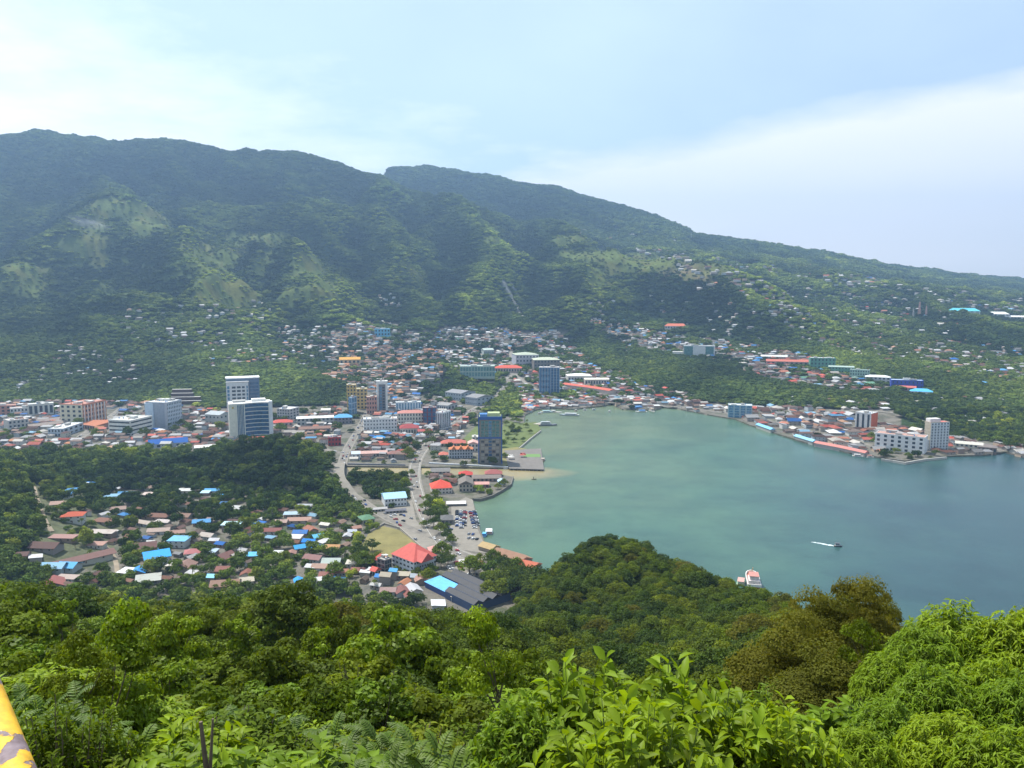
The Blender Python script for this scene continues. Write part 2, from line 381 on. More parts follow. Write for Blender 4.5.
# ------------------------------------------------------------------ mesh helpers
def mesh_np(name, V, Fq, mats, tint=None, colr=None, midx=None, smooth=False):
    """V (n,3); Fq (m,k) array of equal-sided faces or a list of such arrays"""
    me = bpy.data.meshes.new(name)
    Fs = Fq if isinstance(Fq, list) else [Fq]
    V = np.asarray(V, np.float32)
    me.vertices.add(len(V)); me.vertices.foreach_set('co', V.ravel())
    loops = np.concatenate([f.ravel() for f in Fs]).astype(np.int32)
    tot = np.concatenate([np.full(len(f), f.shape[1]) for f in Fs]).astype(np.int32)
    st = np.concatenate([[0], np.cumsum(tot)[:-1]]).astype(np.int32)
    me.loops.add(len(loops)); me.loops.foreach_set('vertex_index', loops)
    me.polygons.add(len(tot)); me.polygons.foreach_set('loop_start', st)
    try: me.polygons.foreach_set('loop_total', tot)
    except Exception: pass
    for m in (mats if isinstance(mats, (list, tuple)) else [mats]): me.materials.append(m)
    if midx is not None: me.polygons.foreach_set('material_index', np.asarray(midx, np.int32))
    me.polygons.foreach_set('use_smooth', np.full(len(tot), smooth))
    me.update(calc_edges=True)
    if tint is not None:
        a = me.attributes.new('tint', 'FLOAT', 'FACE'); a.data.foreach_set('value', np.asarray(tint, np.float32))
    if colr is not None:
        a = me.color_attributes.new('col', 'FLOAT_COLOR', 'POINT'); a.data.foreach_set('color', np.asarray(colr, np.float32).ravel())
    return me
class MB:
    """collects boxes, prisms and tubes into one mesh"""
    def __init__(s): s.v = []; s.f = []; s.m = []; s.k = 0
    def add(s, vs, fs):
        o = len(s.v); s.v += [tuple(map(float, p)) for p in vs]
        for f in fs: s.f.append([o + i for i in f]); s.m.append(s.k)
    def box(s, x0, x1, y0, y1, z0, z1):
        s.add([(x0,y0,z0),(x1,y0,z0),(x1,y1,z0),(x0,y1,z0),(x0,y0,z1),(x1,y0,z1),(x1,y1,z1),(x0,y1,z1)],
              [(3,2,1,0),(4,5,6,7),(0,1,5,4),(1,2,6,5),(2,3,7,6),(3,0,4,7)])
    def prism(s, P, z0, z1):
        n = len(P); s.add([(x, y, z0) for x, y in P] + [(x, y, z1) for x, y in P],
              [tuple(range(n - 1, -1, -1)), tuple(range(n, 2 * n))] + [(i, (i + 1) % n, n + (i + 1) % n, n + i) for i in range(n)])
    def gable(s, x0, x1, y0, y1, z0, h, t=0.15):       # ridge along x
        ym = (y0 + y1) / 2
        s.add([(x0,y0,z0),(x1,y0,z0),(x1,y1,z0),(x0,y1,z0),(x0,ym,z0+h),(x1,ym,z0+h)], [(0,1,5,4),(2,3,4,5),(0,4,3),(1,2,5),(3,2,1,0)])
    def hip(s, x0, x1, y0, y1, z0, h, r=0.5):
        ym = (y0 + y1) / 2; i = min((y1 - y0) / 2, (x1 - x0) / 2) * 2 * r
        s.add([(x0,y0,z0),(x1,y0,z0),(x1,y1,z0),(x0,y1,z0),(x0+i,ym,z0+h),(x1-i,ym,z0+h)], [(0,1,5,4),(2,3,4,5),(0,4,3),(1,2,5),(3,2,1,0)])
    def tube(s, pts, rad, n=6, cap=True):
        pts = [Vector(p) for p in pts]; rr = rad if isinstance(rad, (list, tuple)) else [rad] * len(pts); o = len(s.v)
        for i, p in enumerate(pts):
            d = (pts[min(i + 1, len(pts) - 1)] - pts[max(i - 1, 0)]).normalized()
            a = d.orthogonal().normalized() if i == 0 else (a - d * a.dot(d)).normalized()
            b = d.cross(a)
            for k in range(n):
                th = 2 * math.pi * k / n; s.v.append(tuple(p + (a * math.cos(th) + b * math.sin(th)) * rr[i]))
        for i in range(len(pts) - 1):
            for k in range(n):
                s.f.append([o + i*n + k, o + i*n + (k+1) % n, o + (i+1)*n + (k+1) % n, o + (i+1)*n + k]); s.m.append(s.k)
        if cap:
            s.f.append([o + k for k in range(n - 1, -1, -1)]); s.m.append(s.k); e = o + (len(pts) - 1) * n
            s.f.append([e + k for k in range(n)]); s.m.append(s.k)
    def mesh(s, name, mats, smooth=False):
        me = bpy.data.meshes.new(name); me.from_pydata(s.v, [], s.f)
        for m in (mats if isinstance(mats, (list, tuple)) else [mats]): me.materials.append(m)
        me.polygons.foreach_set('material_index', s.m)
        if smooth: me.polygons.foreach_set('use_smooth', [True] * len(s.f))
        me.update(); return me
    def build(s, name, mats, parent=None, loc=None, smooth=False):
        return ob(name, s.mesh(name, mats, smooth), parent, loc)
def ob(name, data, parent=None, loc=None, rz=0.0, scale=None, color=None):
    o = bpy.data.objects.new(name, data); col.objects.link(o)
    if parent is not None: o.parent = parent
    if loc is not None: o.location = loc
    if rz: o.rotation_euler = (0, 0, rz)
    if scale is not None: o.scale = scale
    if color is not None: o.color = (*color, 1)
    return o
def tag(o, label=None, cat=None, group=None, kind=None):
    if label: o['label'] = label
    if cat: o['category'] = cat
    if group: o['group'] = group
    if kind: o['kind'] = kind
    return o
def recalc(me):
    import bmesh
    bm = bmesh.new(); bm.from_mesh(me); bmesh.ops.recalc_face_normals(bm, faces=bm.faces); bm.to_mesh(me); bm.free()
# ------------------------------------------------------------------ ground cover masks
ELL = [  # open grassy slopes: px, py, rx, ry, strength
 (114,208,34,11,1.05),(150,222,30,18,.85),(172,250,26,30,.75),(90,226,44,16,.6),(80,244,56,13,.95),(25,270,46,13,.85),(100,262,60,20,.85),(130,285,70,18,.7),(185,280,40,20,.7),
 (255,238,46,11,.95),(230,258,56,24,.85),(285,266,56,22,.85),(310,290,50,20,.65),(200,285,60,14,.55),(240,300,70,16,.4),
 (560,240,34,8,.9),(600,256,50,9,1.2),(640,262,58,10,1.3),(690,272,45,12,1.0),(615,272,40,8,1.0),(545,262,14,10,.6),(730,285,30,9,.7),
 (490,240,16,8,.6),(470,262,14,14,.4),(860,282,26,6,.9),(885,290,24,4,.8),(800,300,40,8,.35),(750,318,30,7,.45),(520,250,14,8,.5),(680,312,24,8,.4),(30,300,40,18,.35),
 (60,292,110,30,.68),(265,292,110,32,.66),(420,275,60,36,.42),(150,325,150,18,.38),(330,300,60,20,.5),(800,310,120,24,.36),(600,275,60,24,.55)]
def grassmask(px, py, x, y):
    g = np.zeros(np.shape(px))
    for a, b, c, d, k in ELL: g = np.maximum(g, k * np.exp(-((px - a) / c) ** 2 - ((py - b) / d) ** 2))
    n = fbm(x / 70, y / 90, 4); g = g * np.clip(0.72 + .5 * gsample(ASPECT, x, np.maximum(y, 2)) + .35 * gsample(CONVEX, x, np.maximum(y, 2)), 0.5, 1.3)
    return np.clip((g * (0.45 + 1.1 * n) - 0.30) * 2.0, 0, 1)
# streets, px/py of the centre line and width in metres
STREETS = {
 'coastal_avenue': ([(541,580),(515,571),(487,562),(462,556),(445,547),(434,532),(425,515),(418,497),(414,480),(415,462),(426,446),(440,434),(455,424),(468,413),(482,405),(497,396),(508,383),(512,370),(512,352)], 15),
 'market_street': ([(438,540),(418,532),(398,524),(378,513),(360,501),(347,490),(337,478),(343,459),(350,444),(360,428),(368,412)], 11),
 'cross_street': ([(345,454),(320,449),(290,441),(255,436),(210,431),(165,433),(120,436),(80,438),(0,444)], 8),
 'side_street': ([(80,438),(95,427),(112,416),(122,408)], 12),
 'harbour_road': ([(512,372),(528,385),(552,398),(580,402),(640,404),(690,408),(722,413),(760,418),(800,430),(850,440),(878,448)], 8),
 'dirt_track': ([(33,484),(36,497),(40,508),(45,522),(52,532)], 5),
 'village_lane': ([(96,543),(108,548),(116,560),(118,580)], 4.5),
 'hill_road': ([(760,415),(800,412),(850,411),(900,412),(950,432),(985,446),(1003,452)], 6),
 'quay_lane': ([(430,461),(450,457),(470,462)], 5),
}
def wpath(P, sm=3):
    x, y, z = hit([p[0] for p in P], [p[1] for p in P])
    pts = np.stack([x, y], 1)
    for _ in range(sm):
        q = [pts[0]]
        for a, b in zip(pts[:-1], pts[1:]): q += [a * .75 + b * .25, a * .25 + b * .75]
        q.append(pts[-1]); pts = np.array(q)
    return pts
SW = {k: (wpath(p), w) for k, (p, w) in STREETS.items()}
# occupancy raster, 2.5 m cells
RX0, RY0, RC = -1700.0, 300.0, 2.5
OCC = np.zeros((int(3800 / RC), int(3200 / RC)), bool)
def cell(x, y):
    return np.clip(((np.asarray(x) - RX0) / RC).astype(int), 0, OCC.shape[0] - 1), np.clip(((np.asarray(y) - RY0) / RC).astype(int), 0, OCC.shape[1] - 1)
def occ_disk(x, y, r):
    i, j = cell(x, y); n = int(math.ceil(r / RC))
    OCC[max(0, int(i) - n):int(i) + n + 1, max(0, int(j) - n):int(j) + n + 1] = True
def occ_poly(P, val=True):
    P = np.array(P); i0, j0 = cell(P[:, 0].min(), P[:, 1].min()); i1, j1 = cell(P[:, 0].max(), P[:, 1].max())
    gx, gy = np.meshgrid(RX0 + (np.arange(i0, i1 + 2) + .5) * RC, RY0 + (np.arange(j0, j1 + 2) + .5) * RC, indexing='ij')
    m = inpoly(gx, gy, [tuple(p) for p in P]); a, b = m.shape
    OCC[i0:i0 + a, j0:j0 + b] |= m[:OCC.shape[0] - i0, :OCC.shape[1] - j0]
gxr, gyr = np.meshgrid(RX0 + (np.arange(OCC.shape[0]) + .5) * RC, RY0 + (np.arange(OCC.shape[1]) + .5) * RC, indexing='ij')
OCC |= (~inpoly(gxr, gyr, LAND)) & (gyr < 1700)
STREETMASK = np.zeros_like(OCC)
for P, w in SW.values():
    d = np.zeros_like(OCC)
    for a, b in zip(P[:-1], P[1:]):
        L_ = max(1, int(np.hypot(*(b - a)) / 1.5))
        for t in np.linspace(0, 1, L_ + 1):
            c = a + (b - a) * t; i, j = cell(c[0], c[1]); n = int(round((w / 2 + 0.8) / RC)); d[i - n:i + n + 1, j - n:j + n + 1] = True
    STREETMASK |= d
OCC |= STREETMASK

# ------------------------------------------------------------------ hills and plain: one ground sheet
gpx, gpy = proj(XX, YY, ZZ)
gm = grassmask(gpx, gpy, XX, YY)
n1_ = fbm(XX / 40, YY / 40, 4)[..., None]; n2_ = fbm(XX / 9 + 3, YY / 9, 3)[..., None]
forest = np.array([0.028, 0.048, 0.016]) * (0.7 + 0.6 * n1_)
grass = np.array([0.094, 0.122, 0.028]) * (0.75 + 0.5 * n2_) * np.where(n1_ > .55, np.array([1.15, .93, .9]), 1.0)
urban = np.array([0.15, 0.135, 0.115]) * (0.6 + 0.8 * n2_)
yard = np.array([0.065, 0.085, 0.03]) * (0.7 + 0.6 * n1_)
URB = [(-300,400),(100,402),(200,405),(330,402),(340,385),(330,330),(400,320),(470,325),(560,330),(640,330),(760,345),(800,352),(905,390),(900,430),(940,440),(1030,448),(1030,470),(600,470),(600,640),(430,620),(400,590),(360,560),(340,520),(330,480),(250,440),(0,445),(-300,450)]
KAMP = [(20,478),(130,470),(340,490),(400,540),(420,640),(0,640),(30,560)]
um = (inpoly(gpx, gpy, URB) & (YY > 480))[..., None] * np.clip((0.35 + n2_), 0, 1)
km = (inpoly(gpx, gpy, KAMP) & (YY > 480))[..., None] * 1.0
C = forest * (1 - gm[..., None]) + grass * gm[..., None]
C = C * (1 - km) + (yard * .65 + urban * .35) * km
C = C * (1 - um) + urban * um
brown = np.exp(-((gpx - 690) / 34) ** 2 - ((gpy - 276) / 11) ** 2)[..., None] * (YY > 2000)[..., None] * np.clip(n1_ * 1.6, 0, 1)
C = C * (1 - brown) + np.array([0.13, 0.095, 0.06]) * brown
scar = (np.exp(-((gpx - (505 + (gpy - 285) * .55)) / 1.8) ** 2) * (gpy > 280) * (gpy < 318) * (YY > 2000))[..., None]
scar = np.maximum(scar, (np.exp(-((gpx - (512 + (gpy - 285) * .5)) / 1.4) ** 2) * (gpy > 282) * (gpy < 300) * (YY > 2000))[..., None])
C = C * (1 - scar) + np.array([0.36, 0.34, 0.32]) * scar
nS, nY = XX.shape
V = np.stack([XX, YY, ZZ], -1).reshape(-1, 3)
idx = np.arange(nS * nY).reshape(nS, nY)
Fq = np.stack([idx[:-1, :-1], idx[1:, :-1], idx[1:, 1:], idx[:-1, 1:]], -1).reshape(-1, 4)
m, nt, b = newmat('hillside_ground')
a = nt.nodes.new('ShaderNodeAttribute'); a.attribute_name = 'col'
nn = noise(nt, geo(nt), 0.12, 8, 0.7)
nt.links.new(mixc(nt, 1.0, a.outputs['Color'], ramp(nt, nn, [(0.3, (.55, .55, .55)), (0.7, (1.4, 1.4, 1.35))]), 'MULTIPLY'), b.inputs['Base Color'])
b.inputs['Roughness'].default_value = 0.95; b.inputs['Specular IOR Level'].default_value = 0.1
tag(ob('hills', mesh_np('hills', V, Fq, m, colr=np.concatenate([C.reshape(-1, 3), np.ones((nS * nY, 1))], 1), smooth=True)), kind='structure')

# ------------------------------------------------------------------ bay
m, nt, b = newmat('bay_water')
g = geo(nt)
sp = nt.nodes.new('ShaderNodeSeparateXYZ'); nt.links.new(g, sp.inputs[0])
big = noise(nt, g, 0.004, 5, 0.6); med = noise(nt, g, 0.02, 4, 0.6)
far_ = mth('MULTIPLY', mth('SUBTRACT', sp.outputs['X'], -60.0, nt=nt), 1 / 620.0, nt=nt)     # silt is thickest at the river mouth
far_ = mth('ADD', far_, mth('MULTIPLY', mth('SUBTRACT', big, 0.5, nt=nt), 0.9, nt=nt), nt=nt)
far_ = mth('ADD', far_, mth('MULTIPLY', mth('SUBTRACT', 950.0, sp.outputs['Y'], nt=nt), 0.0009, nt=nt), clamp=True, nt=nt)
wc = ramp(nt, far_, [(0.0, (0.12, 0.155, 0.085)), (0.22, (0.084, 0.14, 0.086)), (0.5, (0.056, 0.118, 0.08)), (0.78, (0.033, 0.085, 0.073)), (1.0, (0.02, 0.056, 0.063))])
# brown canal water
cx0, cy0 = plane(470, 472, 0); 
dx_ = mth('MULTIPLY', mth('SUBTRACT', sp.outputs['X'], float(cx0) + 25, nt=nt), 1 / 95.0, nt=nt)
dy_ = mth('MULTIPLY', mth('SUBTRACT', sp.outputs['Y'], float(cy0) - 4, nt=nt), 1 / 42.0, nt=nt)
dd = mth('ADD', mth('MULTIPLY', mth('MAXIMUM', dx_, 0.0, nt=nt), mth('MAXIMUM', dx_, 0.0, nt=nt), nt=nt), mth('MULTIPLY', dy_, dy_, nt=nt), nt=nt)
cm = mth('SUBTRACT', 1.25, mth('ADD', dd, mth('MULTIPLY', mth('SUBTRACT', med, .5, nt=nt), .8, nt=nt), nt=nt), clamp=True, nt=nt)
wc = mixc(nt, cm, wc, (0.3, 0.24, 0.12))
streak = noise(nt, g, 0.012, 6, 0.65)
wc = mixc(nt, 1.0, wc, ramp(nt, streak, [(0.35, (.78, .82, .86)), (0.6, (1.1, 1.1, 1.06))]), 'MULTIPLY')
nt.links.new(wc, b.inputs['Base Color']); b.inputs['Roughness'].default_value = 0.22; b.inputs['IOR'].default_value = 1.33
bp = nt.nodes.new('ShaderNodeBump'); bp.inputs['Strength'].default_value = 0.5; bp.inputs['Distance'].default_value = 0.25
wv = mth('ADD', noise(nt, g, 0.35, 3), noise(nt, g, 1.7, 3), nt=nt); nt.links.new(wv, bp.inputs['Height']); nt.links.new(bp.outputs[0], b.inputs['Normal'])
mb = MB(); 
n = 48
mb.add([(0, 2000, 0)] + [(40000 * math.cos(2 * math.pi * k / n), 2000 + 40000 * math.sin(2 * math.pi * k / n), 0) for k in range(n)], [(0, 1 + k, 1 + (k + 1) % n) for k in range(n)])
tag(mb.build('water', m), kind='structure')

# ------------------------------------------------------------------ quay apron: the made ground along the shore, with a real edge
import bmesh
def polysheet(name, P, z0, z1, mat, kind='structure', tagit=True):
    bm = bmesh.new(); vs = [bm.verts.new((x, y, z1)) for x, y in P]
    f = bm.faces.new(vs); bmesh.ops.recalc_face_normals(bm, faces=[f])
    if f.normal.z < 0: f.normal_flip()
    r = bmesh.ops.triangulate(bm, faces=[f])
    es = [e for e in bm.edges if e.is_boundary]
    ex = bmesh.ops.extrude_edge_only(bm, edges=es)
    for v in ex['geom']:
        if isinstance(v, bmesh.types.BMVert): v.co.z = z0
    bmesh.ops.recalc_face_normals(bm, faces=bm.faces)
    me = bpy.data.meshes.new(name); bm.to_mesh(me); bm.free(); me.materials.append(mat)
    o = ob(name, me)
    if tagit: tag(o, kind=kind)
    return o
m_town, nt, b = newmat('town_ground')
g = geo(nt)
c = ramp(nt, noise(nt, g, 0.035, 8, 0.7), [(0.3, (0.035, 0.055, 0.02)), (0.44, (0.08, 0.08, 0.05)), (0.52, (0.14, 0.125, 0.1)), (0.62, (0.1, 0.095, 0.08)), (0.72, (0.06, 0.06, 0.05))])
nt.links.new(mixc(nt, 1.0, c, ramp(nt, noise(nt, g, 0.7, 5), [(0.3, (.75, .75, .75)), (0.7, (1.2, 1.2, 1.2))]), 'MULTIPLY'), b.inputs['Base Color']); b.inputs['Roughness'].default_value = 0.95
cwd = [p for p in cw[:-1]]
apron = cwd + [(1750, 1450), (700, 1560), (-700, 1490), (-760, 780), (-420, 640), (-60, 430), (cwd[0][0], 400)]
polysheet('town_ground', apron, -6, 1.9, m_town)
for i in range(len(STREETS)): pass
m_road, nt, b = newmat('worn_asphalt')
g = geo(nt)
nt.links.new(ramp(nt, noise(nt, g, 0.11, 6, 0.65), [(0.3, (0.09, 0.084, 0.075)), (0.5, (0.16, 0.145, 0.122)), (0.7, (0.23, 0.205, 0.17))]), b.inputs['Base Color']); b.inputs['Roughness'].default_value = 0.9
m_dirt = paint('dry_dirt', (0.27, 0.22, 0.16), 0.95, 0.3, 0.15)
m_pave = paint('pale_pavement', (0.22, 0.2, 0.168), 0.9, 0.2, 0.2)
m_mark = paint('road_paint', (0.6, 0.6, 0.56), 0.7, 0.2, 0.4)
def ribbon(name, P, w, dz, mat, kind='structure', thick=0.0, off=0.0, minz=None):
    P = np.asarray(P); T = np.gradient(P, axis=0); T /= np.linalg.norm(T, axis=1)[:, None] + 1e-9; Nn = np.stack([-T[:, 1], T[:, 0]], 1)
    ws = np.linspace(-w / 2, w / 2, 4)
    X = P[:, None, 0] + Nn[:, None, 0] * (ws + off)[None]; Y = P[:, None, 1] + Nn[:, None, 1] * (ws + off)[None]
    zc = np.maximum(ground(X, Y), 1.9 if minz is None else minz)
    Z = np.repeat(zc.max(axis=1)[:, None], 4, axis=1) + dz
    V = np.stack([X, Y, Z], -1).reshape(-1, 3); n = len(P)
    id_ = np.arange(n * 4).reshape(n, 4)
    Fq = np.stack([id_[:-1, :-1], id_[1:, :-1], id_[1:, 1:], id_[:-1, 1:]], -1).reshape(-1, 4)
    if thick:
        V2 = V.copy(); V2[:, 2] -= thick; k = len(V); V = np.concatenate([V, V2])
        e = [np.stack([id_[:-1, 0], id_[:-1, 0] + k, id_[1:, 0] + k, id_[1:, 0]], -1), np.stack([id_[1:, 3], id_[1:, 3] + k, id_[:-1, 3] + k, id_[:-1, 3]], -1)]
        Fq = np.concatenate([Fq] + e)
    me = mesh_np(name, V, Fq, mat); recalc(me)
    o = ob(name, me); 
    if kind: tag(o, kind=kind)
    return o
SW = {k: (P, w * .78) for k, (P, w) in SW.items()}
for i_s, (k, (P, w)) in enumerate(SW.items()):
    e_ = i_s * .0045
    dirt = k in ('dirt_track', 'village_lane')
    if not dirt: ribbon('pavement', P, w + 3.6, 0.14 + e_, m_pave, thick=0.9)
    ribbon('path' if dirt else 'road', P, w, 0.1 + e_ if dirt else 0.19 + e_, m_dirt if dirt else m_road)
    if w > 10:
        for s_ in (-w / 2 + .5, w / 2 - .5, ) if k == 'coastal_avenue' else (0,):
            ribbon('road_marking', P, 0.25, 0.2 + e_, m_mark, off=s_)
# plaza at the junction, car park, field, jetties
def wpoly(P, z=1.9): return [tuple(float(v) for v in plane(a, b, z)) for a, b in P]
def sheet(name, P, z, mat, z0=None): return polysheet(name, wpoly(P, z), z0 if z0 is not None else z - 0.3, z, mat)
sheet('plaza', [(383,513),(412,500),(416,520),(430,536),(436,546),(424,549),(405,534)], 2.0, m_pave)
sheet('car_park', [(451,505),(466,497),(473,500),(478,530),(485,545),(492,554),(456,549),(444,536),(452,523)], 2.008, m_pave)
sheet('forecourt', [(440,565),(465,552),(500,568),(486,578),(455,573)], 2.016, m_pave)
m_dry = paint('dry_field_grass', (0.2, 0.175, 0.065), 0.95, 0.35, 0.06)
fieldP = [(368,534),(383,526),(399,530),(414,541),(420,549),(400,553),(388,562),(368,556),(362,546)]
sheet('field', fieldP, 2.02, m_dry)
m_lawn = paint('park_lawn', (0.11, 0.14, 0.04), 0.95, 0.3, 0.1)
sheet('lawn', [(501,449),(517,447),(527,449),(526,462),(503,466)], 2.03, paint('tan_lawn', (0.2, 0.18, 0.07), 0.95, 0.3, 0.1))
sheet('park_ground', [(498,440),(505,420),(520,423),(536,422),(541,429),(519,447),(500,449)], 2.02, m_lawn)
sheet('verge', [(455,447),(478,424),(483,428),(476,440),(474,450)], 2.02, m_lawn)
for Pz in (fieldP,): occ_poly(wpoly(Pz))
for Pz in ([(383,513),(412,500),(416,520),(430,536),(436,546),(424,549),(405,534)], [(451,505),(466,497),(473,500),(478,530),(485,545),(492,554),(456,549),(444,536),(452,523)], [(440,565),(465,552),(500,568),(486,578),(455,573)], [(501,449),(517,447),(527,449),(526,462),(503,466)]): occ_poly(wpoly(Pz))

# ------------------------------------------------------------------ air
mb = MB(); mb.box(-12500, 12500, -400, 11000, -8, 1500)
hz = mb.build('haze', []); me = hz.data
m = bpy.data.materials.new('haze_air'); m.use_nodes = True; nt = m.node_tree; nt.nodes.clear()
pv = N(nt, 'ShaderNodeVolumePrincipled', ins={'Color': (0.4, 0.65, 1.0, 1), 'Density': 0.0001, 'Anisotropy': 0.35})
o_ = N(nt, 'ShaderNodeOutputMaterial'); nt.links.new(pv.outputs[0], o_.inputs['Volume'])
me.materials.append(m); tag(hz, kind='stuff')

# ------------------------------------------------------------------ leaf clouds for crowns
def sph(n, up=0.0):
    v = rng.normal(size=(n, 3)); v /= np.linalg.norm(v, axis=1)[:, None]
    if up: v[:, 2] = v[:, 2] * (1 - up) + up * np.abs(v[:, 2]); v /= np.linalg.norm(v, axis=1)[:, None]
    return v
def quads(P, Nn, size, asp=0.6):
    """leaf shaped (diamond) faces at P with normals Nn"""
    n = len(P); a = np.cross(Nn, sph(n)); a /= np.linalg.norm(a, axis=1)[:, None] + 1e-9; b = np.cross(Nn, a)
    s = (size * (0.7 + 0.6 * rng.random(n)))[:, None] if np.isscalar(size) else size[:, None]
    V = np.stack([P - a * s, P - b * s * asp, P + a * s, P + b * s * asp], 1).reshape(-1, 3)
    return V, np.arange(n * 4).reshape(n, 4)
def crown_leaves(name, rad, hgt, zc, clumps, n, leaf, mat, seed_r=0.36, droop=0.0, gaps=0.0, core=None):
    """leaves on the outside of many small clumps spread through an uneven crown"""
    c = sph(clumps, 0.45) * (0.45 + 0.55 * rng.random(clumps) ** 0.5)[:, None] * np.array([rad, rad, hgt]) * (0.72 + 0.2 * rng.random((clumps, 1)))
    cr = rad * seed_r * (0.6 + 0.7 * rng.random(clumps))
    k = rng.choice(clumps, n, p=cr ** 2 / (cr ** 2).sum()); d = sph(n, 0.5)
    P = c[k] + d * (cr[k] * (0.62 + 0.42 * rng.random(n)))[:, None] * np.array([1, 1, 0.72]); P[:, 2] += zc
    nn_ = d + 0.75 * sph(n); nn_[:, 2] += 0.3; nn_ /= np.linalg.norm(nn_, axis=1)[:, None]
    V, Fq = quads(P, nn_, leaf)
    ct = rng.random(clumps); t = np.clip(0.55 * ct[k] + 0.45 * rng.random(n), 0, 1)
    return mesh_np(name, V, Fq, mat, tint=t), c + np.array([0, 0, zc])
def trunk_mesh(name, hgt, r, centres, nl=7, lean=0.3):
    mb = MB(); top = Vector((lean, lean * .5, hgt)); 
    mb.tube([(0, 0, -1.0), (lean * .2, 0, hgt * .4), (lean * .6, lean * .3, hgt * .75), top], [r * 1.25, r, r * .75, r * .45], 7)
    for c in centres[:nl]:
        s = Vector((lean * .5, lean * .25, hgt * (0.45 + 0.4 * random.random()))); e = Vector(c); mid = s.lerp(e, .5) + Vector((0, 0, -.05 * hgt))
        mb.tube([s, mid, e], [r * .5, r * .32, r * .12], 5, cap=False)
    return mb.mesh(name, M_BARK, True)
class Proto: pass
def tree_proto(kind, rad, hgt, zc, clumps, n, leaf, mat, tr=0.3, nl=7, **kw):
    p = Proto(); p.rad = rad; p.h = zc + hgt
    p.crown, c = crown_leaves(kind + '_crown', rad, hgt, zc, clumps, n, leaf, mat, **kw)
    p.trunk = trunk_mesh(kind + '_trunk', zc, tr, c, nl); p.kind = kind
    return p
def far_crown(name, mat, leafn=70):
    """a small rough crown for the far forest"""
    bm = bmesh.new(); bmesh.ops.create_icosphere(bm, subdivisions=2, radius=1)
    ph = rng.random(3) * 20
    for v in bm.verts:
        c = v.co; k = 1 + 0.30 * math.sin(c.x * 4.3 + ph[0]) * math.cos(c.y * 5.1 + ph[1]) + 0.22 * math.sin(c.z * 6 + c.x * 5 + ph[2]) + random.uniform(-.14, .14)
        v.co = Vector((c.x * k, c.y * k, c.z * k * (0.82 if c.z > 0 else .5)))
    V = np.array([v.co[:] for v in bm.verts]); Ft = np.array([[l.vert.index for l in f.loops] for f in bm.faces]); bm.free()
    d = sph(leafn, 0.7); P = d * (0.85 + 0.35 * rng.random(leafn))[:, None] * np.array([1.05, 1.05, .85])
    nn_ = d + 0.9 * sph(leafn); nn_ /= np.linalg.norm(nn_, axis=1)[:, None]
    V2, F2 = quads(P, nn_, 0.26, 0.8)
    return mesh_np(name, np.concatenate([V, V2]), [Ft, F2 + len(V)], mat, tint=np.concatenate([0.35 + 0.4 * rng.random(len(Ft)), 0.2 + .8 * rng.random(leafn)]))
def instancer(name, P, scl, rotz, colr, protos, pick, kind='stuff'):
    """one object of countless plants: points that carry copies of a few source meshes"""
    me = bpy.data.meshes.new(name); me.vertices.add(len(P)); me.vertices.foreach_set('co', np.asarray(P, np.float32).ravel())
    def at(nm, typ, arr, key):
        a = me.attributes.new(nm, typ, 'POINT'); a.data.foreach_set(key, np.asarray(arr).ravel())
    at('scl', 'FLOAT_VECTOR', np.asarray(scl, np.float32), 'vector')
    r = np.zeros((len(P), 3), np.float32); r[:, 2] = rotz; at('rot', 'FLOAT_VECTOR', r, 'vector')
    at('pick', 'INT', np.asarray(pick, np.int32), 'value')
    at('col', 'FLOAT_COLOR', np.concatenate([colr, np.ones((len(P), 1))], 1).astype(np.float32), 'color')
    o = ob(name, me)
    src = bpy.data.collections.new(name + '_sources')
    for k, p in enumerate(protos): src.objects.link(bpy.data.objects.new('%s_source_%02d' % (name, k), p))
    g = bpy.data.node_groups.new(name + '_scatter', 'GeometryNodeTree')
    g.interface.new_socket('Geometry', in_out='INPUT', socket_type='NodeSocketGeometry'); g.interface.new_socket('Geometry', in_out='OUTPUT', socket_type='NodeSocketGeometry')
    gi = g.nodes.new('NodeGroupInput'); go = g.nodes.new('NodeGroupOutput'); ip = g.nodes.new('GeometryNodeInstanceOnPoints')
    ci = g.nodes.new('GeometryNodeCollectionInfo'); ci.inputs['Collection'].default_value = src; ci.inputs['Separate Children'].default_value = True; ci.inputs['Reset Children'].default_value = True
    def na(nm, typ):
        n = g.nodes.new('GeometryNodeInputNamedAttribute'); n.data_type = typ; n.inputs['Name'].default_value = nm; return n.outputs['Attribute']
    g.links.new(gi.outputs[0], ip.inputs['Points']); g.links.new(ci.outputs[0], ip.inputs['Instance']); ip.inputs['Pick Instance'].default_value = True
    g.links.new(na('pick', 'INT'), ip.inputs['Instance Index']); g.links.new(na('scl', 'FLOAT_VECTOR'), ip.inputs['Scale'])
    e2r = g.nodes.new('FunctionNodeEulerToRotation'); g.links.new(na('rot', 'FLOAT_VECTOR'), e2r.inputs[0]); g.links.new(e2r.outputs[0], ip.inputs['Rotation'])
    g.links.new(ip.outputs[0], go.inputs[0])
    md = o.modifiers.new('scatter', 'NODES'); md.node_group = g
    return tag(o, kind=kind)
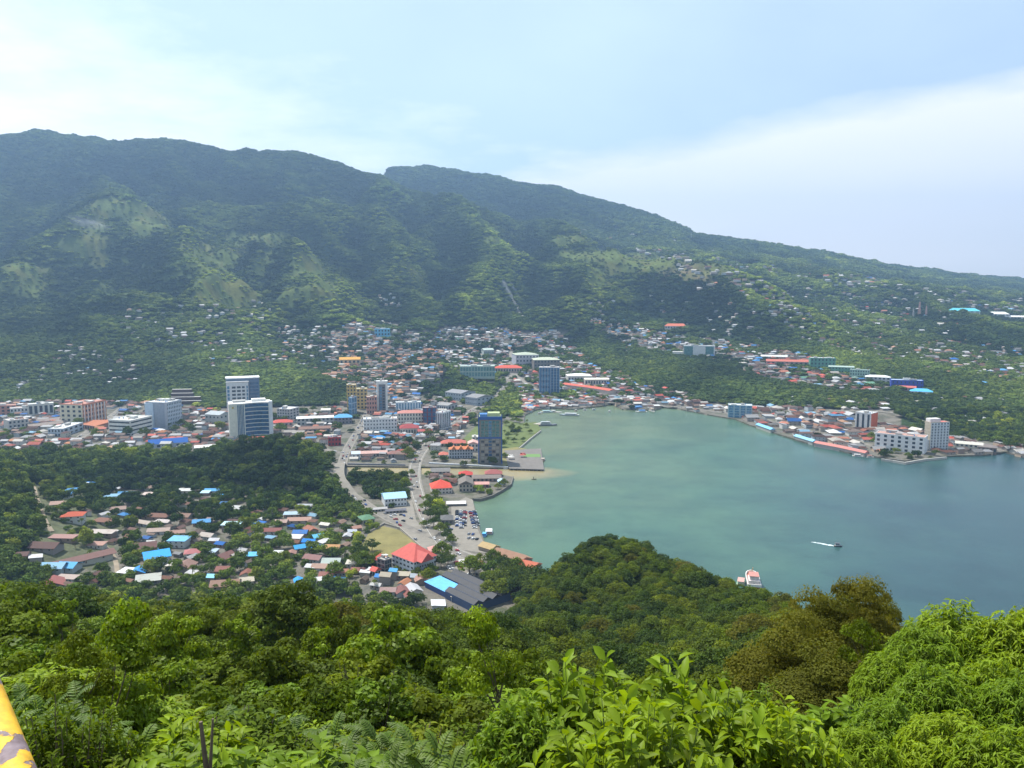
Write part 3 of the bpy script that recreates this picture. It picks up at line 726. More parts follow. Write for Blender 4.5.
# ------------------------------------------------------------------ named buildings
ANCH = []     # (phrase, px, py) of things a label can point at
BM_W = {}
def unit_box():
    mb = MB(); mb.box(-.5, .5, -.5, .5, -.5, .5); return mb
_ub = {}
def ubox(mat):
    if mat.name not in _ub: _ub[mat.name] = unit_box().mesh('pane', mat)
    return _ub[mat.name]
def solid(name, c, rough=0.8, **k):
    key = '%s_%02x%02x%02x' % (name, *(int(min(1, v) * 255) for v in c)); return paint(key, c, rough, **k)
def bld(name, label, x0, xm, x1, yb, yt, yaw, D=None, wall=(.5,.5,.48), side=None, roof='flat', rc=(.5,.5,.5), rh=3.0,
        win='grid', wc=None, bays=(6, 4), fl=4, frac=0.5, wv=0.5, cat='building', anch=None, group=None, base=None, parapet=0.8, extras=2, ymin=460, wmat=None, podium=None, trimc=None):
    """a block that shows a left face from x0 to xm and a right face from xm to x1; feet of the near corner at (xm, yb), top at yt"""
    if yaw < 0 and D and (xm - x0) < (x1 - xm): yaw = -yaw
    cx_, cy2, cz = hit1(xm, yb) if base is None else base
    s = cx_ / cy2; a = R(yaw); th = a - math.atan(s); sc = math.hypot(cx_, cy2) / F
    wl, wr = (xm - x0) * sc, (x1 - xm) * sc
    if yaw < 0: W = wl / math.cos(a); Dp = wr / math.sin(-a)
    elif yaw > 0: W = wr / math.cos(a); Dp = wl / math.sin(a)
    else: W = (x1 - x0) * sc; Dp = D
    if D: Dp = D
    Hh = max(3, float(zat(xm, yt, cy2)) - cz)
    u = np.array([math.cos(th), math.sin(th)]); v = np.array([-math.sin(th), math.cos(th)])
    c = np.array([cx_, cy2]) + v * Dp / 2 + u * (W / 2 if yaw > 0 else -W / 2 if yaw < 0 else 0)
    if yaw == 0: c = np.array(plane_at((x0 + x1) / 2, yb, cz)) + v * Dp / 2
    corners = [tuple(c + u * i * (W / 2 + 1.2) + v * j * (Dp / 2 + 1.2)) for i, j in ((-1,-1),(1,-1),(1,1),(-1,1))]
    occ_poly(corners)
    o = ob(name, None, loc=(c[0], c[1], cz), rz=th); tag(o, label, cat, group)
    mw = solid('render', wall); ms = solid('render', side) if side else mw
    mb = MB(); hw, hd = W / 2, Dp / 2
    V8 = [(-hw,-hd,-4),(hw,-hd,-4),(hw,hd,-4),(-hw,hd,-4),(-hw,-hd,Hh),(hw,-hd,Hh),(hw,hd,Hh),(-hw,hd,Hh)]
    mb.add(V8, [(0,1,5,4),(2,3,7,6),(4,5,6,7),(3,2,1,0)]); mb.k = 1; mb.f.append([1,2,6,5]); mb.m.append(1); mb.f.append([3,0,4,7]); mb.m.append(0 if yaw < 0 else 1); 
    if yaw > 0: mb.m[-2] = 0
    mb.build('wall', [mw, ms], o)
    mr = solid('roofing', rc, 0.75)
    mb = MB()
    if roof == 'flat':
        t = .3; p = parapet
        mb.box(-hw + t, hw - t, -hd + t, hd - t, Hh - .2, Hh + .12)
        mb.build('roof', mr, o)
        if p:
            mb = MB(); mb.box(-hw - .15, hw + .15, -hd - .15, -hd + t, Hh + .003, Hh + p); mb.box(-hw - .15, hw + .15, hd - t, hd + .15, Hh + .003, Hh + p)
            mb.box(-hw - .15, -hw + t, -hd + t, hd - t, Hh + .003, Hh + p); mb.box(hw - t, hw + .15, -hd + t, hd - t, Hh + .003, Hh + p)
            mb.build('parapet', solid('render', trimc or tuple(min(.75, v * 1.1) for v in wall)), o)
        for k in range(extras):
            w_ = random.uniform(.1, .22) * W + 1; d_ = random.uniform(.12, .25) * Dp + 1; x_ = random.uniform(-.3, .3) * W; y_ = random.uniform(-.28, .3) * Dp
            mb = MB(); h_ = random.uniform(1.6, 3.6); mb.box(x_ - w_/2, x_ + w_/2, y_ - d_/2, y_ + d_/2, Hh + .11, Hh + h_)
            mb.box(x_ - w_/2 - .3, x_ + w_/2 + .3, y_ - d_/2 - .3, y_ + d_/2 + .3, Hh + h_ + .002, Hh + h_ + .25)
            mb.build('roof_hut', solid('render', (.6, .6, .57) if k % 2 else (.38, .37, .35)), o)
        for k in range(extras):
            x_ = random.uniform(-.42, .42) * W; y_ = random.uniform(-.4, .1) * Dp
            mb = MB(); mb.tube([(x_, y_, Hh + .3), (x_, y_, Hh + 2.1)], .75, 10); mb.tube([(x_, y_, Hh + 2.11), (x_, y_, Hh + 2.35)], [.6, .2], 10)
            mb.build('water_tank', solid('tank', random.choice([(.5, .18, .06), (.1, .25, .5), (.55, .55, .55)]), 0.4), o)
    else:
        e = .7
        fn = mb.gable if roof.startswith('gable') else mb.hip
        if roof.endswith('_y'):
            m2 = MB(); (m2.gable if roof.startswith('gable') else m2.hip)(-hd - e, hd + e, -hw - e, hw + e, Hh - .15, rh)
            mb.add([(-y, x, z) for x, y, z in m2.v], m2.f)
        else: fn(-hw - e, hw + e, -hd - e, hd + e, Hh - .15, rh)
        mb.build('roof', solid('sheet_roofing', rc, .75, spec=.15), o)
    gm_ = wmat or M_DARK
    faces = [('f', W, -hd, bays[0]), ('r' if yaw <= 0 else 'l', Dp, hw, bays[1])]
    if yaw == 0: faces = [('f', W, -hd, bays[0]), ('r', Dp, hw, bays[1])]
    fh = Hh / fl
    for fc_, wd, off, nb in faces:
        if not nb: continue
        for f_ in range(fl):
            zc_ = fh * (f_ + .5) + .1
            if win == 'band':
                segs = [(0, wd * .92)]
            elif win == 'vert':
                if f_: continue
                segs = [(-wd / 2 + wd * (k + .5) / nb, wd / nb * frac) for k in range(nb)]; zc_ = Hh * .52
            else: segs = [(-wd / 2 + wd * (k + .5) / nb, wd / nb * frac) for k in range(nb)]
            hh = fh * wv if win != 'vert' else Hh * .84
            for x_, w_ in segs:
                if fc_ == 'f': ob('window', ubox(gm_), o, (x_, off, zc_), scale=(w_, .24, hh))
                elif fc_ == 'r': ob('window', ubox(gm_), o, (off, x_, zc_), scale=(.24, w_, hh))
                else: ob('window', ubox(gm_), o, (-off, x_, zc_), scale=(.24, w_, hh))
    if fl >= 3 and win == 'grid' and Hh > 9:
        for f_ in range(1, fl):
            mb = MB(); zl = fh * f_; mb.box(-hw - .22, hw + .22, -hd - .24, -hd - .005, zl - .14, zl + .14); mb.box(hw + .005, hw + .24, -hd - .24, hd, zl - .14, zl + .14); mb.box(-hw - .24, -hw - .005, -hd - .24, hd, zl - .14, zl + .14); mb.build('ledge', mw, o)
    if anch: ANCH.append((anch, (x0 + x1) / 2, (yb + yt) / 2))
    o['_dims'] = (W, Dp, Hh); return o
def plane_at(px, py, z):
    s, t = ray(px, py); Y = (z - H) / t; return float(s * Y), float(Y)
def lbox(o, name, mat, *b):
    mb = MB(); mb.box(*b); return mb.build(name, mat, o)

# towers and blocks, read from left to right
b_ = bld('hotel_building', 'cream and orange hotel block with red-edged roof, left of the white banded office', 66, 83.5, 103, 427, 405, -38, wall=(.62,.58,.44), side=(.5,.26,.16), rc=(.42,.2,.15), bays=(4, 9), fl=5, frac=.45, wv=.5, extras=4, trimc=(.4,.12,.07), anch='the cream and orange hotel', ymin=700)
W, D_, Hh = b_['_dims']
for k in range(7): lbox(b_, 'pier', M_WHITE, W/2, W/2 + .5, -D_/2 + D_ * (k + .5) / 7 - .9, -D_/2 + D_ * (k + .5) / 7 + .9, 5, Hh - 2)
bld('office_building', 'long white office with dark window bands on both faces', 113, 131, 150, 437, 421, -40, wall=(.68,.67,.62), rc=(.5,.49,.46), win='band', bays=(1, 1), fl=4, wv=.36, extras=3, anch='the white banded office')
b_ = bld('hotel_building', 'pale blue-grey slab hotel with white service units on its roof', 150, 168, 181, 430, 403, -36, wall=(.3,.34,.4), side=(.5,.56,.62), rc=(.66,.66,.64), bays=(0, 9), fl=7, frac=.4, wv=.55, extras=4, anch='the blue-grey slab hotel')
W, D_, Hh = b_['_dims']
lbox(b_, 'stair_tower', solid('render', (.42,.52,.62)), -W/2 - .6, -W/2 + W * .38, -D_/2 - 1.6, D_ * .2, -3, Hh - 1.5)
lbox(b_, 'stair_tower', solid('render', (.42,.44,.48)), W/2 - W * .1, W/2 + .4, -D_/2 - .6, -D_/2 + 1.2, -3, Hh + 1)
b_ = bld('government_tower', 'tall blue and white tower with bright flat white roof, before the wooded slope', 229, 229.5, 259, 414, 379, 0, D=26, wall=(.12,.17,.25), rc=(.8,.8,.78), bays=(0, 0), fl=9, extras=1, anch='the tall white-roofed tower', wmat=M_BLUEGL)
W, D_, Hh = b_['_dims']
lbox(b_, 'roof_slab', solid('render', (.78,.78,.76)), -W/2 - .6, W/2 + .6, -D_/2 - .6, D_/2 + .4, Hh + .9, Hh + 2.6)
lbox(b_, 'front_wing', solid('render', (.62,.63,.63)), -W/2 + .2, W * .16, -D_/2 - 9, -D_/2 - .02, -3, Hh - 5)
lbox(b_, 'wing_roof', solid('render', (.55,.55,.53)), -W/2, W * .18, -D_/2 - 9.4, -D_/2 - .1, Hh - 4.99, Hh - 3.4)
for f_ in range(8):
    for k, (xa, xb) in enumerate(((-.47, -.40), (-.33, -.22), (-.18, -.07), (-.03, .05), (.1, .145))):
        ob('window', ubox(M_BLUEGL2 if k in (0, 4) else M_DARK), b_, (W * (xa + xb) / 2, -D_/2 - 9, 4 + f_ * (Hh - 11) / 8), scale=(W * (xb - xa), .24, (Hh - 11) / 8 * (.8 if k in (0, 4) else .55)))
for f_ in range(9): ob('window', ubox(M_BLUEGL), b_, (W * .34, -D_/2, 4 + f_ * (Hh - 6) / 9), scale=(W * .26, .24, Hh / 9 * .6))

# bank with a hollow curved glass front
def bank():
    x0, x1, yb, yt = 230.5, 273, 441, 405
    X0, Y0 = plane_at(x0, yb, 2.0); X1, Y1 = plane_at(x1, yb - 3, 2.0); Hh = float(zat(252, yt, Y0)) - 2
    th = math.atan2(Y1 - Y0, X1 - X0); W = math.hypot(X1 - X0, Y1 - Y0)
    o = ob('bank_building', None, loc=(X0, Y0, 2.0), rz=th); tag(o, 'bank office with hollow curved blue glass front between white end walls', 'building')
    occ_poly([(X0 + math.cos(th) * a - math.sin(th) * b, Y0 + math.sin(th) * a + math.cos(th) * b) for a, b in ((-2, -3), (W + 2, -3), (W + 2, 34), (-2, 34))])
    def front(x):       # depth of the facade at x
        t = x / W
        return 0 if t < .36 else 5.0 * math.sin(math.pi * min(1, (t - .36) / .56)) ** .8 if t < .92 else 0
    xs = [0, W * .2, W * .36] + [W * (.36 + .56 * k / 14) for k in range(1, 15)] + [W]
    P = [(x, front(x)) for x in xs] + [(W, 28), (0, 28)]
    mb = MB(); mb.prism(P, -3, Hh); mb.build('wall', solid('render', (.6, .6, .55)), o)
    mb = MB(); mb.prism([(x, y - .5) for x, y in P[:-2]] + [(W, 27.9), (0, 27.9)], Hh + .01, Hh + 1.3); mb.build('roof', solid('render', (.72, .71, .68)), o)
    lbox(o, 'end_pier', solid('render', (.66, .68, .7)), W * .925, W + .8, -1.2, 8, -3, Hh + 2.6)
    lbox(o, 'end_pier', solid('render', (.68, .66, .55)), -.6, W * .17, -.8, 8, -3, Hh + .6)
    mb = MB(); n = 10      # gold round emblem near the top of the cream pier
    mb.tube([(W * .085, -.8, Hh - 4.5), (W * .085, -1.1, Hh - 4.5)], 1.5, 14); mb.build('emblem', solid('emblem', (.5, .36, .05), .4), o)
    for k in range(5):
        x_ = W * (.19 + .032 * k); lbox(o, 'window', M_BLUEGL, x_, x_ + W * .018, -.16, .1, 2, Hh - 1)
    fh = Hh / 9
    for f_ in range(9):
        mb = MB(); zs = f_ * fh + .7
        q = [W * (.365 + .55 * k / 14) for k in range(15)]
        mb.prism([(x, front(x) - .22) for x in q] + [(x, front(x) + .1) for x in q[::-1]], zs, zs + fh * .8)
        mb.build('window', M_BLUEGL, o)
    lbox(o, 'rooftop_canopy', solid('render', (.75, .74, .7)), W * .55, W * .88, 13, 24, Hh + 1.31, Hh + 5)
    lbox(o, 'rooftop_hut', solid('render', (.42, .41, .39)), W * .1, W * .4, 12, 22, Hh + 1.31, Hh + 4)
    ANCH.append(('the curved glass bank', 252, 422))
bank()
bld('yellow_building', 'tall yellow-ochre block with stacked balconies on the main street', 347.5, 348, 356.5, 413, 385, 0, D=16, wall=(.5,.36,.12), rc=(.55,.5,.42), bays=(3, 3), fl=8, frac=.5, anch='the tall ochre block')
bld('yellow_building', 'lower yellow block with dark window openings beside the ochre block', 357, 357.5, 367.5, 409, 389, 0, D=16, wall=(.52,.4,.16), rc=(.5,.48,.35), bays=(3, 3), fl=6, frac=.55, anch='the lower yellow block')
bld('shop_building', 'glass fronted corner building in pale blue at the foot of the yellow blocks', 349, 352, 357, 415, 398, -25, wall=(.3,.45,.58), rc=(.4,.4,.4), bays=(1, 2), fl=3, frac=.8, wv=.8, wmat=M_BLUEGL2)
bld('shop_building', 'pink and orange shop block left of the slim white tower', 367, 368, 377, 414, 397, 0, D=15, wall=(.5,.26,.2), rc=(.45,.4,.33), bays=(4, 3), fl=4, frac=.5)
b_ = bld('hotel_tower', 'slim white tower with a dark central window strip', 377, 377.5, 388, 413, 381.5, 0, D=15, wall=(.68,.67,.64), rc=(.75,.74,.72), bays=(0, 3), fl=10, frac=.5, extras=1, anch='the slim white tower')
W, D_, Hh = b_['_dims']
lbox(b_, 'window_strip', solid('render', (.17,.17,.18)), -W * .3, W * .3, -D_/2 - .35, -D_/2 + .05, 3, Hh - 5)
for f_ in range(9):
    for k in (-1, 1): ob('window', ubox(M_DARK if k > 0 else M_BLUEGL2), b_, (k * W * .13, -D_/2 - .35, 5 + f_ * (Hh - 11) / 9), scale=(W * .2, .2, (Hh - 11) / 9 * .6))
bld('office_block', 'white three-storey block with rows of small square windows', 364, 365, 397, 433, 419, 0, D=20, wall=(.68,.68,.67), rc=(.58,.56,.52), bays=(11, 4), fl=4, frac=.4, wv=.4, extras=4, anch='the white square-windowed block')
bld('office_block', 'pale blue striped three-storey block behind the red-roofed school', 396, 396.5, 421, 412.5, 402.5, 0, D=16, wall=(.55,.62,.66), rc=(.5,.5,.48), win='vert', bays=(9, 0), fl=3, frac=.4, wmat=M_BLUEGL2)
bld('school_building', 'white arcaded building with pale red roof beside the dark glass block', 398, 399, 424, 424.5, 413, 0, D=16, wall=(.62,.6,.53), roof='hip', rc=(.5,.22,.18), rh=4, bays=(9, 0), fl=3, frac=.45, wv=.55)
bld('glass_building', 'dark blue glass block framed in dark red', 423, 423.5, 436.5, 425, 408, 0, D=16, wall=(.16,.03,.04), rc=(.35,.3,.3), bays=(3, 0), fl=4, frac=.72, wv=.85, wmat=M_BLUEGL, anch='the red-framed glass block')
bld('office_block', 'white office with tall grey windows right of the dark glass block', 436, 443, 451, 430, 413, -30, wall=(.62,.64,.66), rc=(.55,.55,.53), win='vert', bays=(4, 4), fl=4, frac=.45)
bld('town_hall', 'maroon hip-roofed hall between street trees and white block', 400, 401, 419, 435, 428, 0, D=20, wall=(.5,.45,.38), roof='hip', rc=(.3,.06,.06), rh=5.5, bays=(7, 0), fl=1, wv=.5)
bld('town_hall', 'low maroon-roofed wing beside the maroon hip-roofed hall', 418, 418.5, 432, 436, 431, 0, D=12, wall=(.55,.48,.4), roof='gable', rc=(.35,.08,.07), rh=2.5, bays=(6, 0), fl=1, wv=.5)
# the tall blue tower on the shore
b_ = bld('waterfront_tower', 'tall blue-framed glass tower with yellow-green roof by the shore', 478.5, 479, 502, 464, 417, 0, D=20, wall=(.23,.21,.18), side=(.02,.05,.16), rc=(.45,.48,.22), bays=(0, 0), fl=13, parapet=0, extras=0, anch='the blue-framed shore tower')
W, D_, Hh = b_['_dims']; fr = solid('blue_cladding', (.03,.1,.33), .4)
for x_ in (-W/2 - .5, W/2 - .7): lbox(b_, 'corner_frame', fr, x_, x_ + 1.3, -D_/2 - .7, -D_/2 + .8, -2, Hh + 3)
lbox(b_, 'corner_frame', fr, -W/2 + .81, W/2 - .71, -D_/2 - .6, -D_/2 + .6, Hh * .545, Hh * .575)
lbox(b_, 'crown_frame', fr, -W/2 + .81, W/2 - .71, -D_/2 - .9, -D_/2 + .6, Hh - 3.2, Hh + .6)
lbox(b_, 'plant_room', solid('render', (.4,.45,.25)), -W * .1, W * .42, -D_ * .3, D_ * .35, Hh + .13, Hh + 4.5)
lbox(b_, 'plant_room', solid('blue_cladding', (.08,.2,.45), .4), -W * .45, -W * .12, -D_ * .35, D_ * .3, Hh + .13, Hh + 3.2)
nf = 13
for f_ in range(nf):
    z_ = 2 + f_ * (Hh - 5.5) / nf; up = z_ > Hh * .57
    for k in range(5):
        x_ = -W * .4 + W * .8 * (k + .5) / 5
        if abs(z_ - Hh * .555) < 1.4: continue
        ob('window', ubox((M_BLUEGL2 if (k == 2) else M_GREENGL) if up else (M_BLUEGL if k == 2 else M_DARK if (f_ + k) % 3 == 0 else solid('tinted_panel', (.3, .29, .26), .3))), b_, (x_, -D_/2, z_ + 1.4), scale=(W * .135, .3, (Hh - 5.5) / nf * (.86 if up else .7)))
    ob('window', ubox(M_BLUEGL), b_, (W/2, 0, z_ + 1.4), scale=(.3, D_ * .8, (Hh - 5.5) / nf * .6))
# the ribbed blue tower in the middle of town
b_ = bld('hotel_tower', 'mid-town tower with pale vertical ribs over blue glass', 539, 539.5, 559.5, 394, 367.5, 0, D=24, wall=(.07,.16,.3), rc=(.4,.38,.36), bays=(0, 0), fl=9, parapet=0, extras=3, anch='the ribbed blue tower')
W, D_, Hh = b_['_dims']
for k in range(8): lbox(b_, 'rib', solid('render', (.5,.5,.48)), -W/2 + W * k / 7.0 - .35, -W/2 + W * k / 7.0 + .35, -D_/2 - .8, -D_/2 - .01, -2, Hh + 1.8)
for f_ in range(9):
    ob('window', ubox(M_BLUEGL2 if f_ % 2 else M_BLUEGL), b_, (-.2 * W, -D_/2, 3 + f_ * (Hh - 3) / 9), scale=(W * .42, .4, Hh / 9 * .7)); ob('window', ubox(M_BLUEGL), b_, (.26 * W, -D_/2, 3 + f_ * (Hh - 3) / 9), scale=(W * .4, .4, Hh / 9 * .6))
    ob('window', ubox(M_DARK), b_, (W/2, 0, 3 + f_ * (Hh - 3) / 9), scale=(.3, D_ * .8, Hh / 9 * .5))
bld('office_building', 'blue-green glass block on the far shore', 728.5, 729, 751, 418, 405.5, 0, D=22, wall=(.28,.4,.45), rc=(.5,.52,.52), bays=(4, 3), fl=5, frac=.72, wv=.75, wmat=M_BLUEGL2, anch='the blue-green shore block')
b_ = bld('apartment_tower', 'white apartment tower with an orange side wall and grey stripes', 857, 870.5, 876, 431, 414, -22, wall=(.62,.62,.6), side=(.55,.13,.05), rc=(.5,.5,.48), win='vert', bays=(3, 0), fl=8, frac=.4, anch='the white and orange tower')
bld('hotel_wing', 'long white hotel wing with rows of arched windows beside the water', 883, 924, 926, 455, 438, -8, D=22, wall=(.68,.69,.69), rc=(.42,.25,.2), bays=(7, 0), fl=4, frac=.42, wv=.55, extras=3, anch='the white hotel wing')
bld('hotel_wing', 'rear white hotel wing joining the hotel tower', 904, 904.5, 928, 450, 439, 0, D=18, wall=(.66,.67,.67), rc=(.4,.24,.2), bays=(8, 0), fl=4, frac=.42, wv=.55, extras=1)
b_ = bld('hotel_tower', 'white hotel tower with pink-red roof at the end of the bay', 924.5, 929.5, 944, 451.5, 423, -50, wall=(.42,.38,.3), side=(.62,.65,.68), rc=(.55,.15,.12), bays=(0, 6), fl=10, frac=.45, wv=.5, extras=1, anch='the red-roofed hotel tower')
W, D_, Hh = b_['_dims']; lbox(b_, 'stair_tower', solid('render', (.68,.66,.64)), -W/2 - .5, W * .2, -D_ * .45, D_ * .1, Hh - 2, Hh + 5)
b_ = bld('terminal_building', 'grey-roofed block with pale front on the right shore', 958, 960, 979, 451, 444, 0, D=16, wall=(.5,.48,.4), roof='gable', rc=(.5,.48,.42), rh=2.5, bays=(6, 0), fl=2)
bld('terminal_building', 'small brown hall with overhanging dark roof, right end of the shore', 980, 981, 994, 453, 447, 0, D=14, wall=(.22,.17,.14), roof='hip', rc=(.2,.17,.16), rh=3, bays=(5, 0), fl=1)
# government block on the slope
b_ = bld('government_building', 'white block with large green glass walls on the slope', 684, 684.5, 714, 357, 346, 0, D=18, wall=(.6,.61,.6), rc=(.55,.57,.58), bays=(0, 0), fl=3, extras=1, anch='the green glass government block')
W, D_, Hh = b_['_dims']
for xa, xb in ((-.48, -.2), (.2, .46)): lbox(b_, 'window', M_GREENGL, W * xa, W * xb, -D_/2 - .3, -D_/2 + .1, 3, Hh - 1)
lbox(b_, 'annex', solid('render', (.62, .6, .56)), -W * .85, -W * .51, -D_/2, D_/2 - 2, -4, Hh * .45)
bld('church_building', 'long building with orange-red roof high on the slope', 665, 665.5, 686, 332, 326, 0, D=18, wall=(.55,.52,.5), roof='hip', rc=(.6,.17,.1), rh=7, bays=(8, 0), fl=2, anch='the orange-red roofed hall on the slope')
bld('warehouse', 'large grey-roofed warehouse beside the boulevard, the left of two', 445, 461, 476, 401, 393.5, -42, wall=(.36,.4,.44), roof='gable', rc=(.24,.24,.25), rh=4, bays=(6, 4), fl=2, anch='the left grey warehouse', frac=.4, wv=.3)
bld('warehouse', 'large grey-roofed warehouse beside the boulevard, the right of two', 465, 477, 494, 406, 398, -45, wall=(.34,.38,.42), roof='gable', rc=(.22,.22,.22), rh=4, bays=(6, 4), fl=2, anch='the right grey warehouse', frac=.4, wv=.3)
bld('warehouse', 'low grey shed with pale front wall below the two grey warehouses', 437, 448, 458, 411, 405.5, -35, wall=(.45,.46,.47), roof='gable', rc=(.27,.26,.25), rh=3, bays=(5, 3), fl=1)
bld('glass_hall', 'long glass-fronted hall with flat pale green roof', 460, 461, 495, 377, 366.5, 0, D=32, wall=(.3,.37,.33), rc=(.36,.42,.38), bays=(12, 0), fl=2, frac=.8, wv=.75, wmat=M_GREENGL, anch='the glass-fronted hall')
bld('market_hall', 'long low building with bright red roof before the mall', 495, 496, 522, 372.5, 368, 0, D=26, wall=(.45,.35,.3), roof='hip', rc=(.55,.1,.06), rh=6, bays=(10, 0), fl=1)
bld('shopping_mall', 'big shopping mall with pale green roof, left half', 513, 516, 539, 367, 355, -12, D=50, wall=(.42,.43,.47), rc=(.38,.42,.33), roof='hip', rh=5, bays=(7, 0), fl=3, wv=.4, anch='the pale green roofed mall')
bld('shopping_mall', 'big shopping mall with pale green roof, brown right half', 533, 534, 560, 371, 360, -8, D=44, wall=(.2,.18,.16), rc=(.44,.47,.36), roof='hip', rh=5, bays=(8, 0), fl=3, wv=.45)
bld('hall', 'small grey-green roofed hall before the red market', 482, 484, 494, 356, 350, -18, D=24, wall=(.4,.45,.42), roof='gable', rc=(.42,.48,.44), rh=4, bays=(5, 0), fl=1)
bld('sports_hall', 'white barrel-roofed hall behind the long red market roof', 566, 568, 592, 383, 376, -8, D=40, wall=(.5,.48,.44), roof='hip', rc=(.68,.68,.64), rh=4, bays=(8, 0), fl=1, anch='the white barrel-roofed hall')
bld('sports_hall', 'cream-roofed hall right of the white barrel-roofed hall', 583, 585, 609, 385.5, 379.5, -8, D=24, wall=(.5,.46,.4), roof='gable', rc=(.66,.62,.52), rh=2.5, bays=(9, 0), fl=1)
def shed_line(name, label, P, w, h, rc, wallc, anch=None):
    """a long roof following a bent line"""
    q3 = [hit1(a, b) for a, b in P]; q = [(x, y) for x, y, z in q3]; zb_ = max(z for x, y, z in q3); o = ob(name, None, loc=(q[0][0], q[0][1], zb_)); tag(o, label, 'building')
    for k, (a, b) in enumerate(zip(q[:-1], q[1:])):
        L_ = math.hypot(b[0]-a[0], b[1]-a[1]); th = math.atan2(b[1]-a[1], b[0]-a[0])
        m1 = MB(); m1.box(0, L_ - .2, -w/2, w/2, -9, h); m2 = MB(); m2.gable(-.5, L_ + .5, -w/2 - .8, w/2 + .8, h + .01 * k - .1, 2.6)
        for nm, mm, mt in (('wall', m1, solid('render', wallc)), ('roof', m2, solid('sheet_roofing', rc, .75, spec=.15))):
            c_ = mm.build(nm, mt, o); c_.location = (a[0]-q[0][0], a[1]-q[0][1], 0); c_.rotation_euler = (0, 0, th)
        occ_poly([(a[0] + math.cos(th)*u - math.sin(th)*v, a[1] + math.sin(th)*u + math.cos(th)*v) for u, v in ((-2,-w/2-2),(L_+2,-w/2-2),(L_+2,w/2+2),(-2,w/2+2))])
    if anch: ANCH.append((anch, np.mean([p[0] for p in P]), np.mean([p[1] for p in P])))
    return o
shed_line('market_building', 'long bent market building with red roof behind the shore stalls', [(565,386.5),(590,391),(613,396)], 22, 6, (.5,.12,.08), (.5,.42,.36), 'the long red market roof')
shed_line('restaurant', 'long brown roof of the waterfront restaurant', [(497,556),(518,562),(526,566)], 13, 4.5, (.26,.15,.1), (.3,.25,.2), 'the brown waterfront restaurant roof')
shed_line('restaurant', 'orange-red roof at the end of the waterfront restaurant', [(518,567),(538,572)], 12, 4.5, (.42,.12,.07), (.42,.38,.33))
shed_line('restaurant', 'tan open roof of the waterfront restaurant nearest the car park', [(483,549),(496,553)], 11, 4, (.36,.26,.13), (.3,.25,.2))
# shore promenade roofs on the right
shed_line('shore_arcade', 'light blue roof along the far waterfront, left stretch', [(758,427),(773,432.5)], 8, 4, (.2,.45,.68), (.35,.35,.33), 'the left blue waterfront roof')
shed_line('shore_arcade', 'light blue roof along the far waterfront, right stretch', [(796,438.5),(815,444.5)], 8, 4, (.25,.5,.68), (.35,.35,.33), 'the right blue waterfront roof')
shed_line('shore_arcade', 'salmon-pink roof along the far waterfront', [(816,445.5),(840,450),(867,456)], 9, 4, (.5,.2,.17), (.4,.35,.33), 'the salmon waterfront roof')
# green and blue blocks along the right hillside road
bld('school_building', 'green block with white roof on the right hillside road', 808, 810, 832, 369, 358, -10, D=20, wall=(.1,.26,.2), rc=(.66,.68,.66), bays=(7, 0), fl=3, frac=.4, anch='the green block with white roof')
bld('school_building', 'long green two-storey block right of the white-roofed green block', 830, 831, 852, 373, 367, 0, D=14, wall=(.12,.3,.22), rc=(.36,.45,.4), roof='gable', rh=2.5, bays=(8, 0), fl=2, frac=.4)
bld('school_building', 'pale green striped block in the hillside row', 851, 851.5, 868, 378.5, 370, 0, D=14, wall=(.3,.45,.38), rc=(.4,.46,.42), bays=(8, 0), fl=3, frac=.5)
bld('hall', 'white-roofed pale hall left of the long blue hall', 867, 868, 888, 383, 377, 0, D=18, wall=(.5,.52,.52), roof='hip', rc=(.72,.74,.72), rh=3.5, bays=(6, 0), fl=2)
bld('hall', 'long bright blue hall on the right hillside', 889, 891, 917, 388, 380, -8, D=20, wall=(.03,.06,.36), rc=(.4,.5,.6), bays=(8, 0), fl=2, frac=.3, anch='the long bright blue hall')
bld('hall', 'red-roofed hall just below the long blue hall', 898, 898.5, 914, 391, 387.5, 0, D=16, wall=(.5,.35,.3), roof='gable', rc=(.48,.14,.12), rh=3, bays=(5, 0), fl=1)
bld('hall', 'white hall with sky blue hip roof at the end of the hillside row', 912, 914, 930, 396, 391.5, 0, D=18, wall=(.68,.66,.62), roof='hip', rc=(.1,.42,.7), rh=5, bays=(4, 0), fl=1, anch='the sky blue hip roof')
bld('market_hall', 'red-roofed long shed at the left end of the right hillside road', 768, 769, 806, 365.5, 361.5, 0, D=26, wall=(.4,.3,.26), roof='gable', rc=(.45,.14,.1), rh=4, bays=(9, 0), fl=1)
bld('warehouse', 'white-roofed long shed behind the red-roofed hillside shed', 762, 763, 786, 360, 356.5, 0, D=20, wall=(.5,.5,.48), roof='gable', rc=(.6,.6,.58), rh=3, bays=(7, 0), fl=1)
bld('villa', 'turquoise-roofed building among white houses on the far right slope', 951, 952, 976, 314.5, 311, 0, D=30, wall=(.5,.55,.55), roof='hip', rc=(.12,.5,.62), rh=9, bays=(6, 0), fl=2, anch='the turquoise far roof')
bld('villa', 'white domed hall complex on the far right slope', 989, 990, 1006, 318, 314, 0, D=30, wall=(.68,.68,.66), roof='hip', rc=(.7,.7,.68), rh=8, bays=(6, 0), fl=2, anch='the white far hall')
bld('villa', 'long white building at the right edge beyond the turquoise roof', 1006, 1007, 1030, 321, 317, 0, D=30, wall=(.66,.66,.64), roof='gable', rc=(.68,.68,.66), rh=5, bays=(8, 0), fl=2)
bld('house', 'light blue block among the rust-roofed houses of the valley', 375, 376, 390, 336, 329, 0, D=20, wall=(.14,.42,.62), rc=(.5,.62,.68), bays=(5, 0), fl=2, anch='the light blue valley block')
